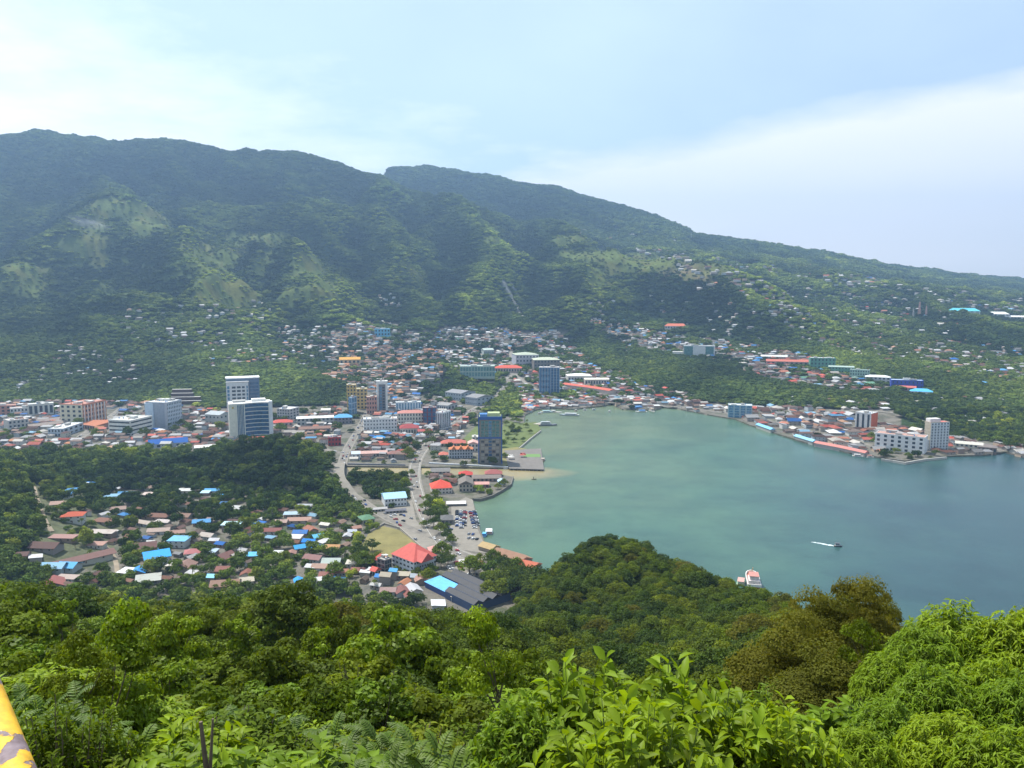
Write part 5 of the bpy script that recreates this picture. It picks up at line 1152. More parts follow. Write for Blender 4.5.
EXP = [  # the readable houses of the near village: px, py, length px, depth m, storeys, yaw, type, roof colour
 (61,498,15,11,1,15,'gable',B1,'sky blue double roof left of the bluest tent-like roof'),(70,493,12,9,1,25,'gable',B1,None),(91,487,13,9,1,-12,'gable',B2,'deep blue peaked roof in front of the dark wood'),(82,487,8,7,1,10,'shed',(.6,.6,.58),None),
 (111,499,12,8,1,8,'shed',B3,None),(126,497,14,8,1,8,'gable',B1,None),(57,507,12,9,1,15,'gable',(.4,.27,.22),None),(71,522,18,13,2,14,'hip',(.58,.14,.08),'two-storey house with bright orange-red roof right of the dirt track'),
 (103,524,20,11,1,-14,'hip',RB,None),(117,512,13,9,1,20,'gable',(.34,.24,.2),None),(101,536,22,9,1,-4,'shed',(.5,.44,.4),None),(79,564,14,44,1,-42,'gable',(.26,.15,.13),'very long rust and grey roof running away left of the lane'),
 (44,551,24,13,1,-6,'gable',DB,None),(62,541,22,8,1,-4,'shed',(.42,.25,.22),None),(52,572,20,12,1,0,'gable',B3,'large pale blue roof below the very long rusty roof'),(66,571,18,12,1,-6,'gable',(.14,.45,.75),None),
 (34,562,10,9,1,30,'shed',(.66,.66,.66),None),(50,590,18,15,1,25,'gable',(.26,.1,.09),'maroon-brown roof at the edge of the nearest shrubs'),(66,583,18,7,1,-8,'shed',(.5,.4,.35),None),(96,548,14,8,1,0,'shed',(.36,.22,.18),None),
 (110,536,10,7,1,-10,'shed',(.6,.58,.55),None),(20,560,12,9,1,10,'gable',DB,None),
 (155,520,24,11,1,-6,'hip',RB,'wide rusty hip roof in the middle of the village'),(144,527,15,8,1,-25,'gable',CR,None),(162,526,14,7,1,-10,'shed',(.58,.52,.5),None),(181,520,18,10,1,-10,'gable',(.3,.19,.15),None),(158,535,19,9,1,10,'gable',(.52,.4,.34),None),
 (201,526,16,9,1,14,'gable',B1,None),(211,524,9,8,1,-6,'gable',(.3,.22,.2),None),(233,512,13,11,1,0,'hip',(.6,.6,.58),'white pyramid roof in front of the trees'),(231,526,18,9,1,-4,'gable',DB,None),(231,532,17,9,2,-2,'shed',(.45,.66,.72),'pale turquoise lean-to roof over a brown front'),
 (141,552,22,14,1,24,'gable',(.2,.11,.1),None),(150,548,7,12,1,24,'shed',(.5,.5,.48),None),(154,565,22,16,2,32,'gable',(.06,.36,.78),'long bright blue roof in the village centre'),(163,553,10,9,1,25,'shed',(.05,.3,.7),None),(178,548,17,12,2,-4,'shed',(.2,.5,.75),'light blue roof over a dark red two-storey house'),
 (191,557,14,11,1,18,'hip',(.5,.2,.2),'pinkish red hip roof beside the blue-roofed two-storey house'),(137,577,13,11,1,15,'gable',(.06,.3,.72),None),(126,577,14,10,1,-12,'shed',(.66,.66,.66),None),(146,585,21,14,1,22,'shed',(.45,.46,.42),'broad pale grey roof next to the nearest shrubs'),
 (207,540,14,9,1,-20,'gable',(.52,.45,.4),None),(213,545,9,8,1,10,'shed',(.6,.6,.62),None),(212,556,8,10,1,0,'shed',(.4,.5,.6),None),(223,562,16,13,1,-28,'gable',(.17,.09,.08),None),(236,560,10,11,1,-28,'gable',(.45,.42,.38),None),
 (253,560,12,8,1,2,'shed',(.12,.42,.7),None),(277,558,9,7,1,0,'shed',(.6,.62,.64),None),(291,558,9,8,1,10,'gable',(.3,.17,.14),None),(223,575,14,10,1,0,'gable',(.24,.11,.09),None),(246,579,12,9,1,10,'gable',(.27,.12,.09),None),(183,572,17,14,1,0,'gable',(.27,.17,.14),None),
 (210,582,7,8,1,15,'shed',(.25,.55,.72),None),(224,590,26,12,1,10,'gable',(.3,.19,.14),None),(246,586,13,8,1,20,'shed',(.42,.38,.3),None),(176,537,14,8,1,20,'gable',(.36,.22,.18),None),(132,541,12,8,1,0,'gable',(.24,.12,.1),None),
 (292,518,16,8,1,5,'shed',(.4,.52,.6),None),(304,510,14,7,1,0,'shed',(.36,.38,.4),None),(299,524,22,9,1,6,'gable',(.4,.25,.2),None),(281,526,12,8,1,0,'gable',(.42,.3,.26),None),(272,535,17,9,1,2,'gable',(.24,.1,.09),None),(300,537,14,9,1,0,'gable',(.07,.2,.5),None),
 (310,534,11,13,1,35,'gable',(.34,.15,.1),None),(318,541,13,9,1,35,'gable',(.14,.5,.7),None),(309,546,13,8,1,-12,'gable',(.03,.24,.75),'vivid royal blue roof in the crowded quarter'),(300,552,14,9,1,30,'gable',(.07,.4,.75),None),(318,552,12,8,1,-12,'gable',(.04,.28,.75),None),
 (324,546,8,11,1,-30,'shed',(.5,.5,.5),None),(332,553,15,11,1,-4,'gable',(.5,.28,.13),'rust-orange square roof at the end of the crowded quarter'),(294,542,14,9,1,-5,'shed',(.6,.58,.56),None),(313,563,18,10,1,-16,'gable',(.3,.17,.16),None),(331,567,18,11,1,0,'gable',(.4,.46,.42),None),
 (322,572,20,9,1,-4,'gable',(.45,.3,.24),None),(310,572,10,8,1,0,'shed',(.62,.62,.62),None),(326,580,14,9,1,5,'gable',(.28,.13,.11),None),(320,585,11,6,1,15,'shed',(.7,.7,.7),None),(340,577,16,8,1,4,'gable',(.35,.18,.13),None),
 (298,586,9,8,1,20,'gable',(.05,.33,.75),'small blue roof showing between the nearest trees'),(352,568,12,8,1,0,'shed',(.5,.48,.42),None),(358,575,14,7,1,-4,'gable',(.26,.12,.1),None),(347,540,8,8,1,0,'gable',(.4,.4,.42),None),(352,536,9,8,1,15,'shed',(.45,.5,.55),None),(356,532,9,7,1,30,'gable',(.32,.18,.14),None),
 (385,585,11,9,2,0,'shed',(.36,.32,.25),None),(379,582,9,7,1,0,'shed',(.07,.25,.6),None),(393,580,8,7,2,0,'shed',(.1,.38,.72),None),(403,580,13,7,1,-5,'shed',(.42,.38,.3),None),(404,588,9,10,1,-20,'gable',(.5,.22,.12),None),(388,596,16,8,1,0,'gable',(.38,.26,.24),None),
 (415,582,10,8,1,5,'shed',(.4,.45,.5),None),(420,585,12,9,1,15,'gable',(.33,.2,.16),None),(413,595,14,13,1,25,'gable',(.42,.42,.44),None),(402,597,15,10,1,20,'gable',(.22,.1,.09),None),(408,601,8,8,1,20,'gable',(.3,.12,.1),None),(365,577,10,8,1,0,'shed',(.66,.68,.7),None),(372,575,8,6,1,0,'shed',(.6,.64,.66),None),
 (438,610,14,10,1,8,'shed',(.6,.62,.64),None),(457,602,10,8,1,-12,'shed',(.62,.56,.46),None),(472,608,16,8,1,-18,'shed',(.52,.52,.48),None),(468,567,18,6,1,6,'shed',(.72,.7,.68),None),(478,568,10,6,1,-10,'gable',(.4,.12,.1),None),
 (549,598,9,8,2,-8,'shed',(.6,.66,.7),'small pale roof with a dark red wall half hidden beside the knoll'),
 (12,460,14,9,1,0,'gable',(.5,.55,.6),None),(15,463,12,8,1,0,'shed',(.5,.44,.4),None),(31,468,12,9,1,15,'gable',(.62,.58,.52),None),(36,471,10,8,1,-20,'shed',(.12,.25,.6),None),
 (218,500,8,7,1,0,'shed',(.08,.35,.72),None),(205,496,8,7,1,0,'shed',(.4,.6,.75),None),(212,494,14,8,1,0,'gable',(.12,.38,.7),None),(185,494,14,8,1,0,'shed',(.6,.62,.6),None),(147,498,8,7,1,0,'shed',(.5,.4,.36),None),
]
for px, py, wpx, d, st, yaw, typ, rc, lb in EXP:
    x, y, z = hit1(px, py); w = wpx * math.hypot(x, y) / F * .95
    add_house(px, py, w, d, 3.1 * st, R(yaw), typ, rc, None, lb, force=True)
REG = [  # outline in the picture, tries, length m, palette mix, gable share, storeys
 ([(45,488),(130,482),(240,492),(300,505),(345,512),(370,552),(400,575),(380,600),(330,588),(270,560),(160,590),(60,590),(20,560)], 130, (6,10), [(RUST,.68),(WHT,.22),(BLU,.12)], 1, 2.9),
 ([(0,404),(140,402),(225,412),(230,430),(280,425),(340,408),(345,425),(330,446),(280,444),(230,448),(150,450),(0,452)], 1000, (9,16), [(RUST,.4),(WHT,.35),(REDS,.1),(BLU,.06),(ORG,.06)], 1.7, 3.6),
 ([(340,405),(440,400),(470,412),(460,440),(425,455),(400,460),(352,458),(352,430),(368,412)], 650, (8,14), [(RUST,.35),(WHT,.42),(REDS,.1),(BLU,.06)], 1.8, 3.5),
 ([(520,392),(560,396),(606,398),(603,405),(545,409),(524,413)], 420, (9,15), [(RUST,.4),(WHT,.42),(REDS,.12),(BLU,.04)], 1, 3),
 ([(505,384),(540,394),(570,394),(612,398),(640,402),(690,405),(700,395),(640,388),(600,372),(560,368),(510,372)], 620, (9,17), [(RUST,.38),(WHT,.35),(REDS,.16),(BLU,.05)], 1.3, 3.4),
 ([(330,372),(345,352),(400,346),(445,352),(440,376),(405,392),(385,399),(350,383),(320,376)], 950, (9,17), [(ORG,.46),(RUST,.3),(WHT,.18),(BLU,.03)], 1.1, 3),
 ([(375,378),(400,372),(425,390),(415,402),(390,402),(372,390)], 200, (10,17), [(WHT,.55),(RUST,.35),(BLU,.08)], 1, 3),
 ([(335,345),(345,322),(380,320),(420,335),(430,345),(370,352)], 320, (8,15), [(WHT,.5),(RUST,.25),(ORG,.14),(BLU,.07)], 1, 3),
 ([(425,352),(430,338),(445,326),(500,328),(530,335),(520,350),(505,372),(470,378),(445,362)], 950, (8,15), [(WHT,.46),(RUST,.28),(ORG,.12),(BLU,.07),(GRN,.03)], 1.1, 3),
 ([(520,335),(555,330),(575,345),(590,360),(600,372),(560,366),(535,350)], 520, (8,15), [(WHT,.46),(RUST,.28),(REDS,.1),(BLU,.1)], 1.1, 3),
 ([(590,370),(620,372),(650,392),(620,394),(600,384)], 90, (10,17), [(WHT,.4),(RUST,.4),(BLU,.12)], 1.1, 3),
 ([(585,318),(620,320),(665,330),(665,345),(640,342),(600,330)], 240, (8,15), [(WHT,.4),(RUST,.2),(ORG,.25),(BLU,.08)], 1, 3),
 ([(620,342),(680,336),(760,345),(765,352),(720,358),(670,352),(625,352)], 200, (9,16), [(WHT,.5),(RUST,.25),(BLU,.1),(REDS,.08)], 1, 3),
 ([(740,352),(800,352),(830,372),(880,386),(870,394),(800,386),(740,372)], 360, (10,19), [(WHT,.35),(RUST,.32),(REDS,.14),(BLU,.08),(GRN,.05)], 1.2, 3.3),
 ([(715,408),(760,408),(800,408),(850,418),(882,430),(884,454),(850,450),(800,437),(750,422)], 1100, (11,22), [(RUST,.4),(WHT,.32),(REDS,.14),(BLU,.06),(ORG,.05)], 1.6, 3.4),
 ([(880,424),(900,428),(940,436),(1000,447),(1024,448),(1024,456),(950,456),(890,440)], 420, (10,18), [(WHT,.4),(RUST,.4),(REDS,.1)], 1.2, 3.2),
 ([(600,396),(640,397),(700,402),(726,412),(690,411),(640,407),(600,404)], 420, (9,15), [(RUST,.42),(WHT,.38),(BLU,.08)], 1.2, 3.2),
 ([(425,470),(425,482),(455,486),(455,478)], 50, (7,11), [(RUST,.6),(WHT,.3)], 1, 3),
 ([(362,455),(405,458),(400,463),(350,462)], 40, (7,12), [(RUST,.5),(WHT,.4)], 1, 3),
 ([(0,412),(60,402),(60,407),(0,420)], 30, (10,16), [(RUST,.6),(REDS,.2)], 1.5, 3.2),
 ([(490,562),(545,575),(545,592),(515,598),(490,600)], 26, (8,13), [(RUST,.5),(WHT,.4),(REDS,.1)], 1, 3),
 ([(755,398),(880,400),(900,412),(800,409)], 60, (10,17), [(RUST,.4),(WHT,.4)], 1, 3),
 # scattered hill houses
 ([(55,345),(130,350),(140,385),(60,385),(20,395),(15,385)], 44, (8,15), [(WHT,.75),(RUST,.2),(BLU,.05)], 1, 3),
 ([(110,310),(260,300),(300,330),(240,345),(130,345)], 42, (8,16), [(WHT,.8),(RUST,.15)], 1, 3),
 ([(200,345),(330,325),(340,350),(330,375),(280,360),(210,370)], 110, (8,15), [(WHT,.6),(RUST,.2),(ORG,.1),(BLU,.05)], 1, 3),
 ([(270,325),(345,330),(350,350),(290,352)], 80, (8,15), [(WHT,.5),(RUST,.25),(ORG,.2)], 1, 3),
 ([(375,290),(410,300),(405,312),(380,305)], 16, (7,12), [(WHT,.8)], 1, 3),
 ([(570,228),(680,238),(700,262),(640,256),(580,240)], 50, (14,26), [(WHT,.75),(ORG,.15)], 1, 4),
 ([(690,242),(800,256),(900,276),(980,286),(980,300),(860,290),(740,270),(700,256)], 230, (14,26), [(WHT,.65),(RUST,.2),(REDS,.08),(BLU,.05)], 1, 4),
 ([(660,250),(760,275),(760,300),(700,292)], 26, (12,22), [(WHT,.7),(REDS,.1),(RUST,.15)], 1, 4),
 ([(940,288),(1024,288),(1024,312),(940,305)], 150, (12,24), [(WHT,.6),(RUST,.25),(BLU,.08)], 1, 4),
 ([(760,285),(940,300),(960,325),(880,325),(760,315)], 130, (11,20), [(WHT,.68),(RUST,.15),(REDS,.1),(BLU,.05)], 1, 3.5),
 ([(780,318),(960,325),(1024,345),(1024,395),(900,365),(800,340)], 170, (10,19), [(WHT,.5),(RUST,.3),(ORG,.12),(BLU,.05)], 1, 3),
 ([(910,335),(1000,348),(1024,365),(1024,385),(970,375),(910,352)], 190, (9,17), [(WHT,.42),(RUST,.32),(ORG,.18),(BLU,.05)], 1, 3),
 ([(880,400),(1024,395),(1024,420),(960,425),(880,405)], 16, (10,17), [(WHT,.7),(RUST,.3)], 1, 3),
 ([(560,292),(760,300),(760,340),(700,330),(600,315)], 34, (9,16), [(WHT,.8),(RUST,.15)], 1, 3),
]
later = []
for P, n_, (a, b_2), mix, stv, sth in REG:
    n_ = n_ * (1.9 if n_ < 240 and min(q[1] for q in P) < 350 else 1.25)
    bx0, bx1 = min(p[0] for p in P), max(p[0] for p in P); by0, by1 = min(p[1] for p in P), max(p[1] for p in P)
    area = 0
    for (x1_, y1_), (x2_, y2_) in zip(P, P[1:] + P[:1]): area += x1_ * y2_ - x2_ * y1_
    n2 = int(n_ * (bx1 - bx0) * (by1 - by0) / (abs(area) / 2 + 1e-6))
    qx = bx0 + rng.random(n2) * (bx1 - bx0); qy = by0 + rng.random(n2) * (by1 - by0); k = inpoly(qx, qy, P); qx, qy = qx[k], qy[k]
    th0 = R(random.uniform(-20, 20))
    hx, hy, hz_ = hit(qx, qy)
    for i in range(len(qx)):
        if hx[i] != hx[i]: continue
        w = random.uniform(a, b_2); d = w * random.uniform(.55, .85); st = max(1, round(random.uniform(.6, stv + .4)))
        i1, j1 = cell(hx[i], hy[i]); n = max(1, int(w * .36 / RC))
        if hx[i] < RX0 + 20 or hy[i] > RY0 + 3100: 
            pass
        elif hy[i] < 3400 and OCC[i1 - n:i1 + n + 1, j1 - n:j1 + n + 1].any(): continue
        if hy[i] < 3400: occ_disk(hx[i], hy[i], w * .34); later.append((hx[i], hy[i] - w * .42, w * .3))
        typ = random.choice(['gable', 'gable', 'hip', 'shed'])
        HOUSES.append([float(hx[i]), float(hy[i]), max(1.9, float(hz_[i])), w, d, sth * st, th0 + random.choice([0, 0, math.pi/2]) + random.uniform(-.15, .15), typ, tuple(np.array(pal(mix)) * random.uniform(.55, 1.0)),
                       random.choice([(.5,.48,.42),(.36,.32,.28),(.58,.57,.54),(.3,.22,.18),(.42,.46,.48),(.26,.24,.22),(.5,.38,.28)]), float(qx[i]), float(qy[i]), None])
for a_, b_, c_ in later: occ_disk(a_, b_, c_)
# the 290 that show largest are things, the rest is the far mass
size = lambda h: (h[3] * max(h[5], h[4] * .5)) / (h[1] ** 2) + (1 if h[12] else 0)
HOUSES.sort(key=size, reverse=True)
ORD = ['nearest', 'second nearest', 'third nearest', 'fourth nearest', 'fifth nearest', 'sixth nearest', 'seventh nearest', 'eighth nearest', 'ninth nearest', 'tenth nearest', 'eleventh nearest', 'twelfth nearest', 'thirteenth nearest', 'fourteenth nearest', 'fifteenth nearest', 'sixteenth nearest', 'seventeenth nearest', 'eighteenth nearest', 'nineteenth nearest', 'twentieth nearest']
_rank = {}
def where_label(px, py, desc, anchors=None, only=None):
    """place a thing among its like: direction and rank from the nearest landmark"""
    A = anchors or ANCH
    best = sorted(A, key=lambda q: math.hypot(q[1] - px, (q[2] - py) * 1.5))[0]
    dx, dy = px - best[1], py - best[2]
    d = ('right of' if dx > 0 else 'left of') if abs(dx) > abs(dy) * 1.2 else ('below' if dy > 0 else 'above')
    return (desc, d, best[0]), math.hypot(dx, dy)
def assign_labels(items):
    """items: (object, px, py, description)"""
    buckets = {}
    for o, px, py, desc in items:
        k, dist = where_label(px, py, desc); buckets.setdefault(k, []).append((dist, o))
    for (desc, d, ph), L_ in buckets.items():
        L_.sort(key=lambda q: q[0])
        for r, (_, o) in enumerate(L_):
            lb_ = '%s, %s %s' % (desc, d, ph) if len(L_) == 1 else '%s, %s one %s %s' % (desc, ORD[min(r, 19)], d, ph)
            o['label'] = lb_ if len(lb_.split()) <= 16 else lb_.replace(' one ', ' ').replace(' the ', ' ')
NH = 292
for h in HOUSES[:NH]:
    if h[12]: ANCH.append(('the ' + h[12].split(' left of')[0].split(' right of')[0].split(' in front')[0].split(' below')[0].split(' beside')[0].split(' at the')[0].split(' running')[0].split(' next')[0].split(' over')[0].split(' showing')[0].split(' half')[0].split(' in the')[0], h[10], h[11]))
items = []
uw = {m.name: MB() for m in (M_DARK,)}
for k, h in enumerate(HOUSES[:NH]):
    x, y, z, w, d, hh, yaw, typ, rc, wc, px, py, lb = h
    o = ob('house', None, loc=(x, y, z), rz=yaw); tag(o, lb, 'house', 'small houses of the town and village')
    sc3 = (w, d, hh if typ != 'hip' else hh)
    wm, rm = HM[typ]
    if hh > 4: wm = HM['hip'][0]
    _mute = .8 if not lb else 1.0; rc = tuple(v * random.uniform(.7, 1.0) * _mute if max(rc) - min(rc) < .25 else v * random.uniform(.85, 1) for v in rc) if 0 else tuple(np.array(rc) * random.uniform(.7, 1.0))
    ob('wall', wm, o, scale=(w, d, hh), color=wc)
    rs = max(min(w, d) * .44, hh if hh < 4 else 0) if typ != 'shed' else min(hh, 3.1)
    r_ = ob('roof', rm, o, loc=(0, 0, hh - rs), scale=(w, d, rs), color=rc)
    if w / y > .0105:
        nb = 2 if w < 14 else 3
        for f_ in range(1 if hh < 5 else 2):
            for q in range(nb): ob('window', ubox(M_DARK), o, (-w/2 + w * (q + .5) / nb, -d/2, 1.7 + f_ * 3.1), scale=(1.3, .16, 1.1))
        ob('door', ubox(solid('door_paint', (.16,.1,.07))), o, (w * .02 + (w/nb) * .02 + .3, -d/2, 1.0), scale=(.95, .18, 2.0))
    if not lb: items.append((o, px, py, '%s %s house' % (cname(rc), {'gable': 'gable-roofed', 'hip': 'hip-roofed', 'shed': 'flat-roofed'}[typ])))
assign_labels(items)
print('houses', len(HOUSES))
def house_mass(name, hs, kind):
    V, F4, F3, C = [], [], [], []; o = 0
    for x, y, z, w, d, hh, yaw, typ, rc, wc, *_ in hs:
        c, s = math.cos(yaw), math.sin(yaw); e = .6; w2, d2 = w/2, d/2; rh = d * .24
        pts = [(-w2,-d2,-2.5),(w2,-d2,-2.5),(w2,d2,-2.5),(-w2,d2,-2.5),(-w2,-d2,hh),(w2,-d2,hh),(w2,d2,hh),(-w2,d2,hh)]
        ins = 0 if typ != 'hip' else d2 * .9
        r = [(-w2-e,-d2-e,hh-.1),(w2+e,-d2-e,hh-.1),(w2+e,d2+e,hh-.1),(-w2-e,d2+e,hh-.1),(-w2-e+ins,0,hh+rh),(w2+e-ins,0,hh+rh)]
        if typ == 'shed': r = [(-w2-e,-d2-e,hh),(w2+e,-d2-e,hh),(w2+e,d2+e,hh+1),(-w2-e,d2+e,hh+1),(-w2-e,d2+e,hh+1.01),(w2+e,d2+e,hh+1.01)]
        for p in pts + r: V.append((x + c*p[0] - s*p[1], y + s*p[0] + c*p[1], z + p[2]))
        C += [(*wc, 1)] * 8 + [(*rc, 1)] * 6
        F4 += [(o,o+1,o+5,o+4),(o+1,o+2,o+6,o+5),(o+2,o+3,o+7,o+6),(o+3,o,o+4,o+7),(o+8,o+9,o+13,o+12),(o+10,o+11,o+12,o+13)]
        F3 += [(o+8,o+12,o+11),(o+9,o+10,o+13)]; o += 14
        # a dark strip of openings on the front
        if y < 2200 and hh > 5:
            for q in (.35, .75):
                zz_ = z + hh * q; pp = [(-w2*.85,-d2-.12,-.6),(w2*.85,-d2-.12,-.6),(w2*.85,-d2-.12,.6),(-w2*.85,-d2-.12,.6)]
                for p in pp: V.append((x + c*p[0] - s*p[1], y + s*p[0] + c*p[1], zz_ + p[2]))
                C += [(.07,.08,.1,1)] * 4; F4.append((o,o+1,o+2,o+3)); o += 4
    me = mesh_np(name, np.array(V), [np.array(F4), np.array(F3)], M_ATTR, colr=np.array(C)); ob_ = ob(name, me); tag(ob_, kind=kind)
house_mass('hillside_houses', HOUSES[NH:], 'stuff')
# ------------------------------------------------------------------ far forest on the mountains and wooded mounds
def scatter_zone(y0, y1, cellsz):
    ys = np.arange(y0, y1, cellsz); xs = np.arange(-0.78 * y1, 0.8 * y1, cellsz)
    X, Y = np.meshgrid(xs, ys, indexing='ij'); X = (X + (rng.random(X.shape) - .5) * cellsz * 1.2).ravel(); Y = (Y + (rng.random(Y.shape) - .5) * cellsz * 1.2).ravel()
    k = (np.abs(X) < 0.75 * Y + 30); return X[k], Y[k]
fx, fy, fr = [], [], []
for y0, y1, cs, r0 in ((520, 1300, 8.0, 6.6), (1300, 2000, 8.0, 5.4), (2000, 3000, 10.0, 6.6), (3000, 4100, 12.5, 8.2), (4100, 5600, 19, 11), (5600, 7200, 26, 15)):
    X, Y = scatter_zone(y0, y1, cs); fx.append(X); fy.append(Y); fr.append(np.full(len(X), r0))
fx, fy, fr = map(np.concatenate, (fx, fy, fr))
fz = ground(fx, fy); ppx, ppy = proj(fx, fy, fz)
keep = seen(fx, fy, 42) & (ppx > -60) & (ppx < 1090)
OPEN = [  # pixel outlines where buildings stand dense: share of trees left
 ([(-60,403),(140,402),(215,408),(345,405),(350,384),(395,378),(440,396),(500,400),(560,395),(620,400),(700,405),(900,438),(1000,450),(1030,450),(1030,475),(560,475),(560,640),(440,640),(395,560),(370,520),(345,478),(300,452),(262,442),(235,450),(200,456),(-60,457)], 0.06),
 ([(330,330),(380,318),(430,330),(465,328),(520,330),(600,332),(640,352),(600,372),(640,395),(560,400),(500,400),(470,385),(440,380),(395,385),(330,378)], 0.5),
 ([(600,398),(690,398),(760,405),(800,408),(880,410),(960,440),(1030,446),(1030,460),(900,456),(800,441),(720,420)], 0.03),
 ([(740,350),(800,352),(860,372),(930,380),(925,395),(860,393),(800,388),(740,372)], 0.35),
 ([(600,325),(700,330),(770,345),(740,365),(660,352),(610,340)], 0.45),
 ([(30,486),(130,478),(240,486),(330,500),(400,545),(420,640),(-10,640),(30,560)], 0.85)]
MOUNDS = [[(425,352),(452,352),(470,378),(478,392),(440,393),(405,388)],[(560,335),(600,332),(625,345),(690,352),(745,372),(800,398),(760,404),(690,398),(640,390),(620,365),(580,352)],
          [(-60,456),(0,455),(120,455),(200,455),(235,449),(262,440),(300,450),(345,478),(365,522),(345,535),(300,508),(200,497),(120,485),(60,490),(30,478)],
 [(347,474),(410,474),(412,500),(384,498),(372,508),(352,492)],[(362,441),(425,439),(424,450),(362,451)],[(424,500),(440,500),(456,545),(446,548),(430,522)],[(486,562),(545,578),(548,604),(490,604)],[(352,548),(366,545),(386,572),(352,580)],[(455,405),(478,408),(470,418),(458,420)],[(284,444),(322,446),(318,458),(284,458)],[(425,437),(437,437),(437,450),(425,450)],[(496,388),(503,388),(518,402),(520,414),(490,412)]]
pr = np.ones(len(fx))
for P, q in OPEN: pr = np.where(inpoly(ppx, ppy, P), q, pr)
for P in MOUNDS: pr = np.where(inpoly(ppx, ppy - 3, P), 1.0, pr)
GMF = grassmask(ppx, ppy, fx, fy)
pr = pr * (1 - 0.78 * GMF)
pr = np.where((fz < 1.1) | (fy < 520), 0, pr)
sc_ = ((np.abs(ppx - (505 + (ppy - 285) * .55)) < 2.5) & (ppy > 280) & (ppy < 318)) | ((np.abs(ppx - (512 + (ppy - 285) * .5)) < 2) & (ppy > 282) & (ppy < 300))
pr = np.where(sc_, 0, pr)
i_, j_ = cell(fx, fy)
inr = (fx > RX0) & (fx < RX0 + OCC.shape[0] * RC) & (fy < RY0 + OCC.shape[1] * RC)
for ox, oy in ((0, 0), (0, -4)):
    i_, j_ = cell(fx + ox, fy + oy); pr = np.where(inr & OCC[i_, j_] & ((ox == 0) & (oy == 0) | (fy < 1000)), 0, pr)
# the near hill carries its own trees
znr = ground(fx, fy)
pr = np.where((fy < 575) & (znr > 3.0), 0, pr)
keep &= rng.random(len(fx)) < pr
fx, fy, fz, fr, GMF, ppx, ppy = (a[keep] for a in (fx, fy, fz, fr, GMF, ppx, ppy))
big = fbm(fx / 160, fy / 160, 3); sm = rng.random(len(fx)); s1 = 0.7 + 0.75 * rng.random(len(fx)) ** 1.3
s1 *= np.where(GMF > .25, 0.5, 1.0); s1 *= np.where((fy < 1300) & (ppx > 342) & (ppy < 620), .72, 1.0); s1 *= np.where(inpoly(ppx, ppy, OPEN[5][0]) & (fy < 900), .72, 1.0)
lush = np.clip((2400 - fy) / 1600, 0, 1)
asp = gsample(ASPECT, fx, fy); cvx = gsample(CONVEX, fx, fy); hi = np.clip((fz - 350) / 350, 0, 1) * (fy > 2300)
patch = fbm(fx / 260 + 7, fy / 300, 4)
relief_tone = np.clip(0.9 + .42 * asp + .42 * cvx + 1.3 * (patch - .5), .42, 2.0)
relief_tint = np.clip(.36 + .5 * asp + .4 * cvx + 1.6 * (patch - .5), 0, 1) * (1 - .75 * hi)
base = (np.array([0.043, 0.073, 0.017]) * (1 - relief_tint[:, None]) + np.array([0.11, 0.14, 0.024]) * relief_tint[:, None]) * (0.55 + 0.9 * big)[:, None] * (relief_tone * (1.12 - .3 * hi))[:, None] * (1 + 0.2 * lush[:, None])
s1 *= np.where(fy > 1320, .7 + .9 * fbm(fx / 55, fy / 55, 2), 1.0)
yel = ((sm > 0.86) | (GMF > .2) & (sm > .4))[:, None]
base = np.where(yel, base * np.where((fy > 1500)[:, None], np.array([1.45, 1.35, 1.15]), np.array([2.1, 1.75, 1.3])), base)
base = np.where((sm < 0.16)[:, None], base * np.array([0.72, .8, .9]), base)
lift = np.where(fy < 1320, rng.random(len(fx)) ** 2 * 7 * np.clip((s1 - .6) * 2, 0, 1), 0)
base = np.where(((fy < 1320) & (rng.random(len(fx)) < .25))[:, None], base * np.array([1.7, 1.6, 1.1]), base)
P = np.stack([fx, fy, fz + fr * s1 * 0.45 + lift], 1)
scl = np.stack([fr * s1, fr * s1, fr * s1 * np.where(fy > 1320, .45 + .35 * rng.random(len(fx)), .75 + 0.6 * rng.random(len(fx)))], 1)
near_m = fy < 1320
fc = [far_crown('far_crown', M_FARLEAF) for _ in range(6)]
print('forest', len(fx), near_m.sum())
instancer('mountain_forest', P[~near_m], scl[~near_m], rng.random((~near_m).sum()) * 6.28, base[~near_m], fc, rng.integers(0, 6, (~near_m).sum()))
mc = [crown_leaves('wood_crown', 1.0, .85, 0.1, 16, 620, 0.13, M_FARLEAF, seed_r=.42)[0] for _ in range(5)]
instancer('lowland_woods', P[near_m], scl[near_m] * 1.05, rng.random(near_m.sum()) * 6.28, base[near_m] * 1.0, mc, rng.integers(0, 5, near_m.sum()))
# ------------------------------------------------------------------ plants with real leaves
def unit(a): return a / (np.linalg.norm(a, axis=-1, keepdims=True) + 1e-9)
def leaves(P, D, Nn, ln, wd, curl=0.25, fold=0.22):
    """folded, curving leaves: base P, direction D, upper side Nn"""
    D = unit(D); S = unit(np.cross(D, Nn)); U = np.cross(S, D); n = len(P)
    ln = np.broadcast_to(ln, (n,))[:, None]; wd = np.broadcast_to(wd, (n,))[:, None]; cu = curl * (0.4 + 1.2 * rng.random((n, 1)))
    c = lambda t: P + D * ln * t - U * ln * cu * t * t
    sd = lambda t, w, q: c(t) + S * wd * w * q + U * wd * fold
    V = np.stack([c(0), c(.33), c(.68), c(1), sd(.3, .5, -1), sd(.3, .5, 1), sd(.65, .42, -1), sd(.65, .42, 1)], 1).reshape(-1, 3)
    b = np.arange(n)[:, None] * 8
    T = np.concatenate([b + np.array(q) for q in ((0,1,4),(0,5,1),(2,3,6),(2,7,3))], 1).reshape(-1, 3)
    Q = np.concatenate([b + np.array(q) for q in ((1,2,6,4),(1,5,7,2))], 1).reshape(-1, 4)
    return V, T, Q
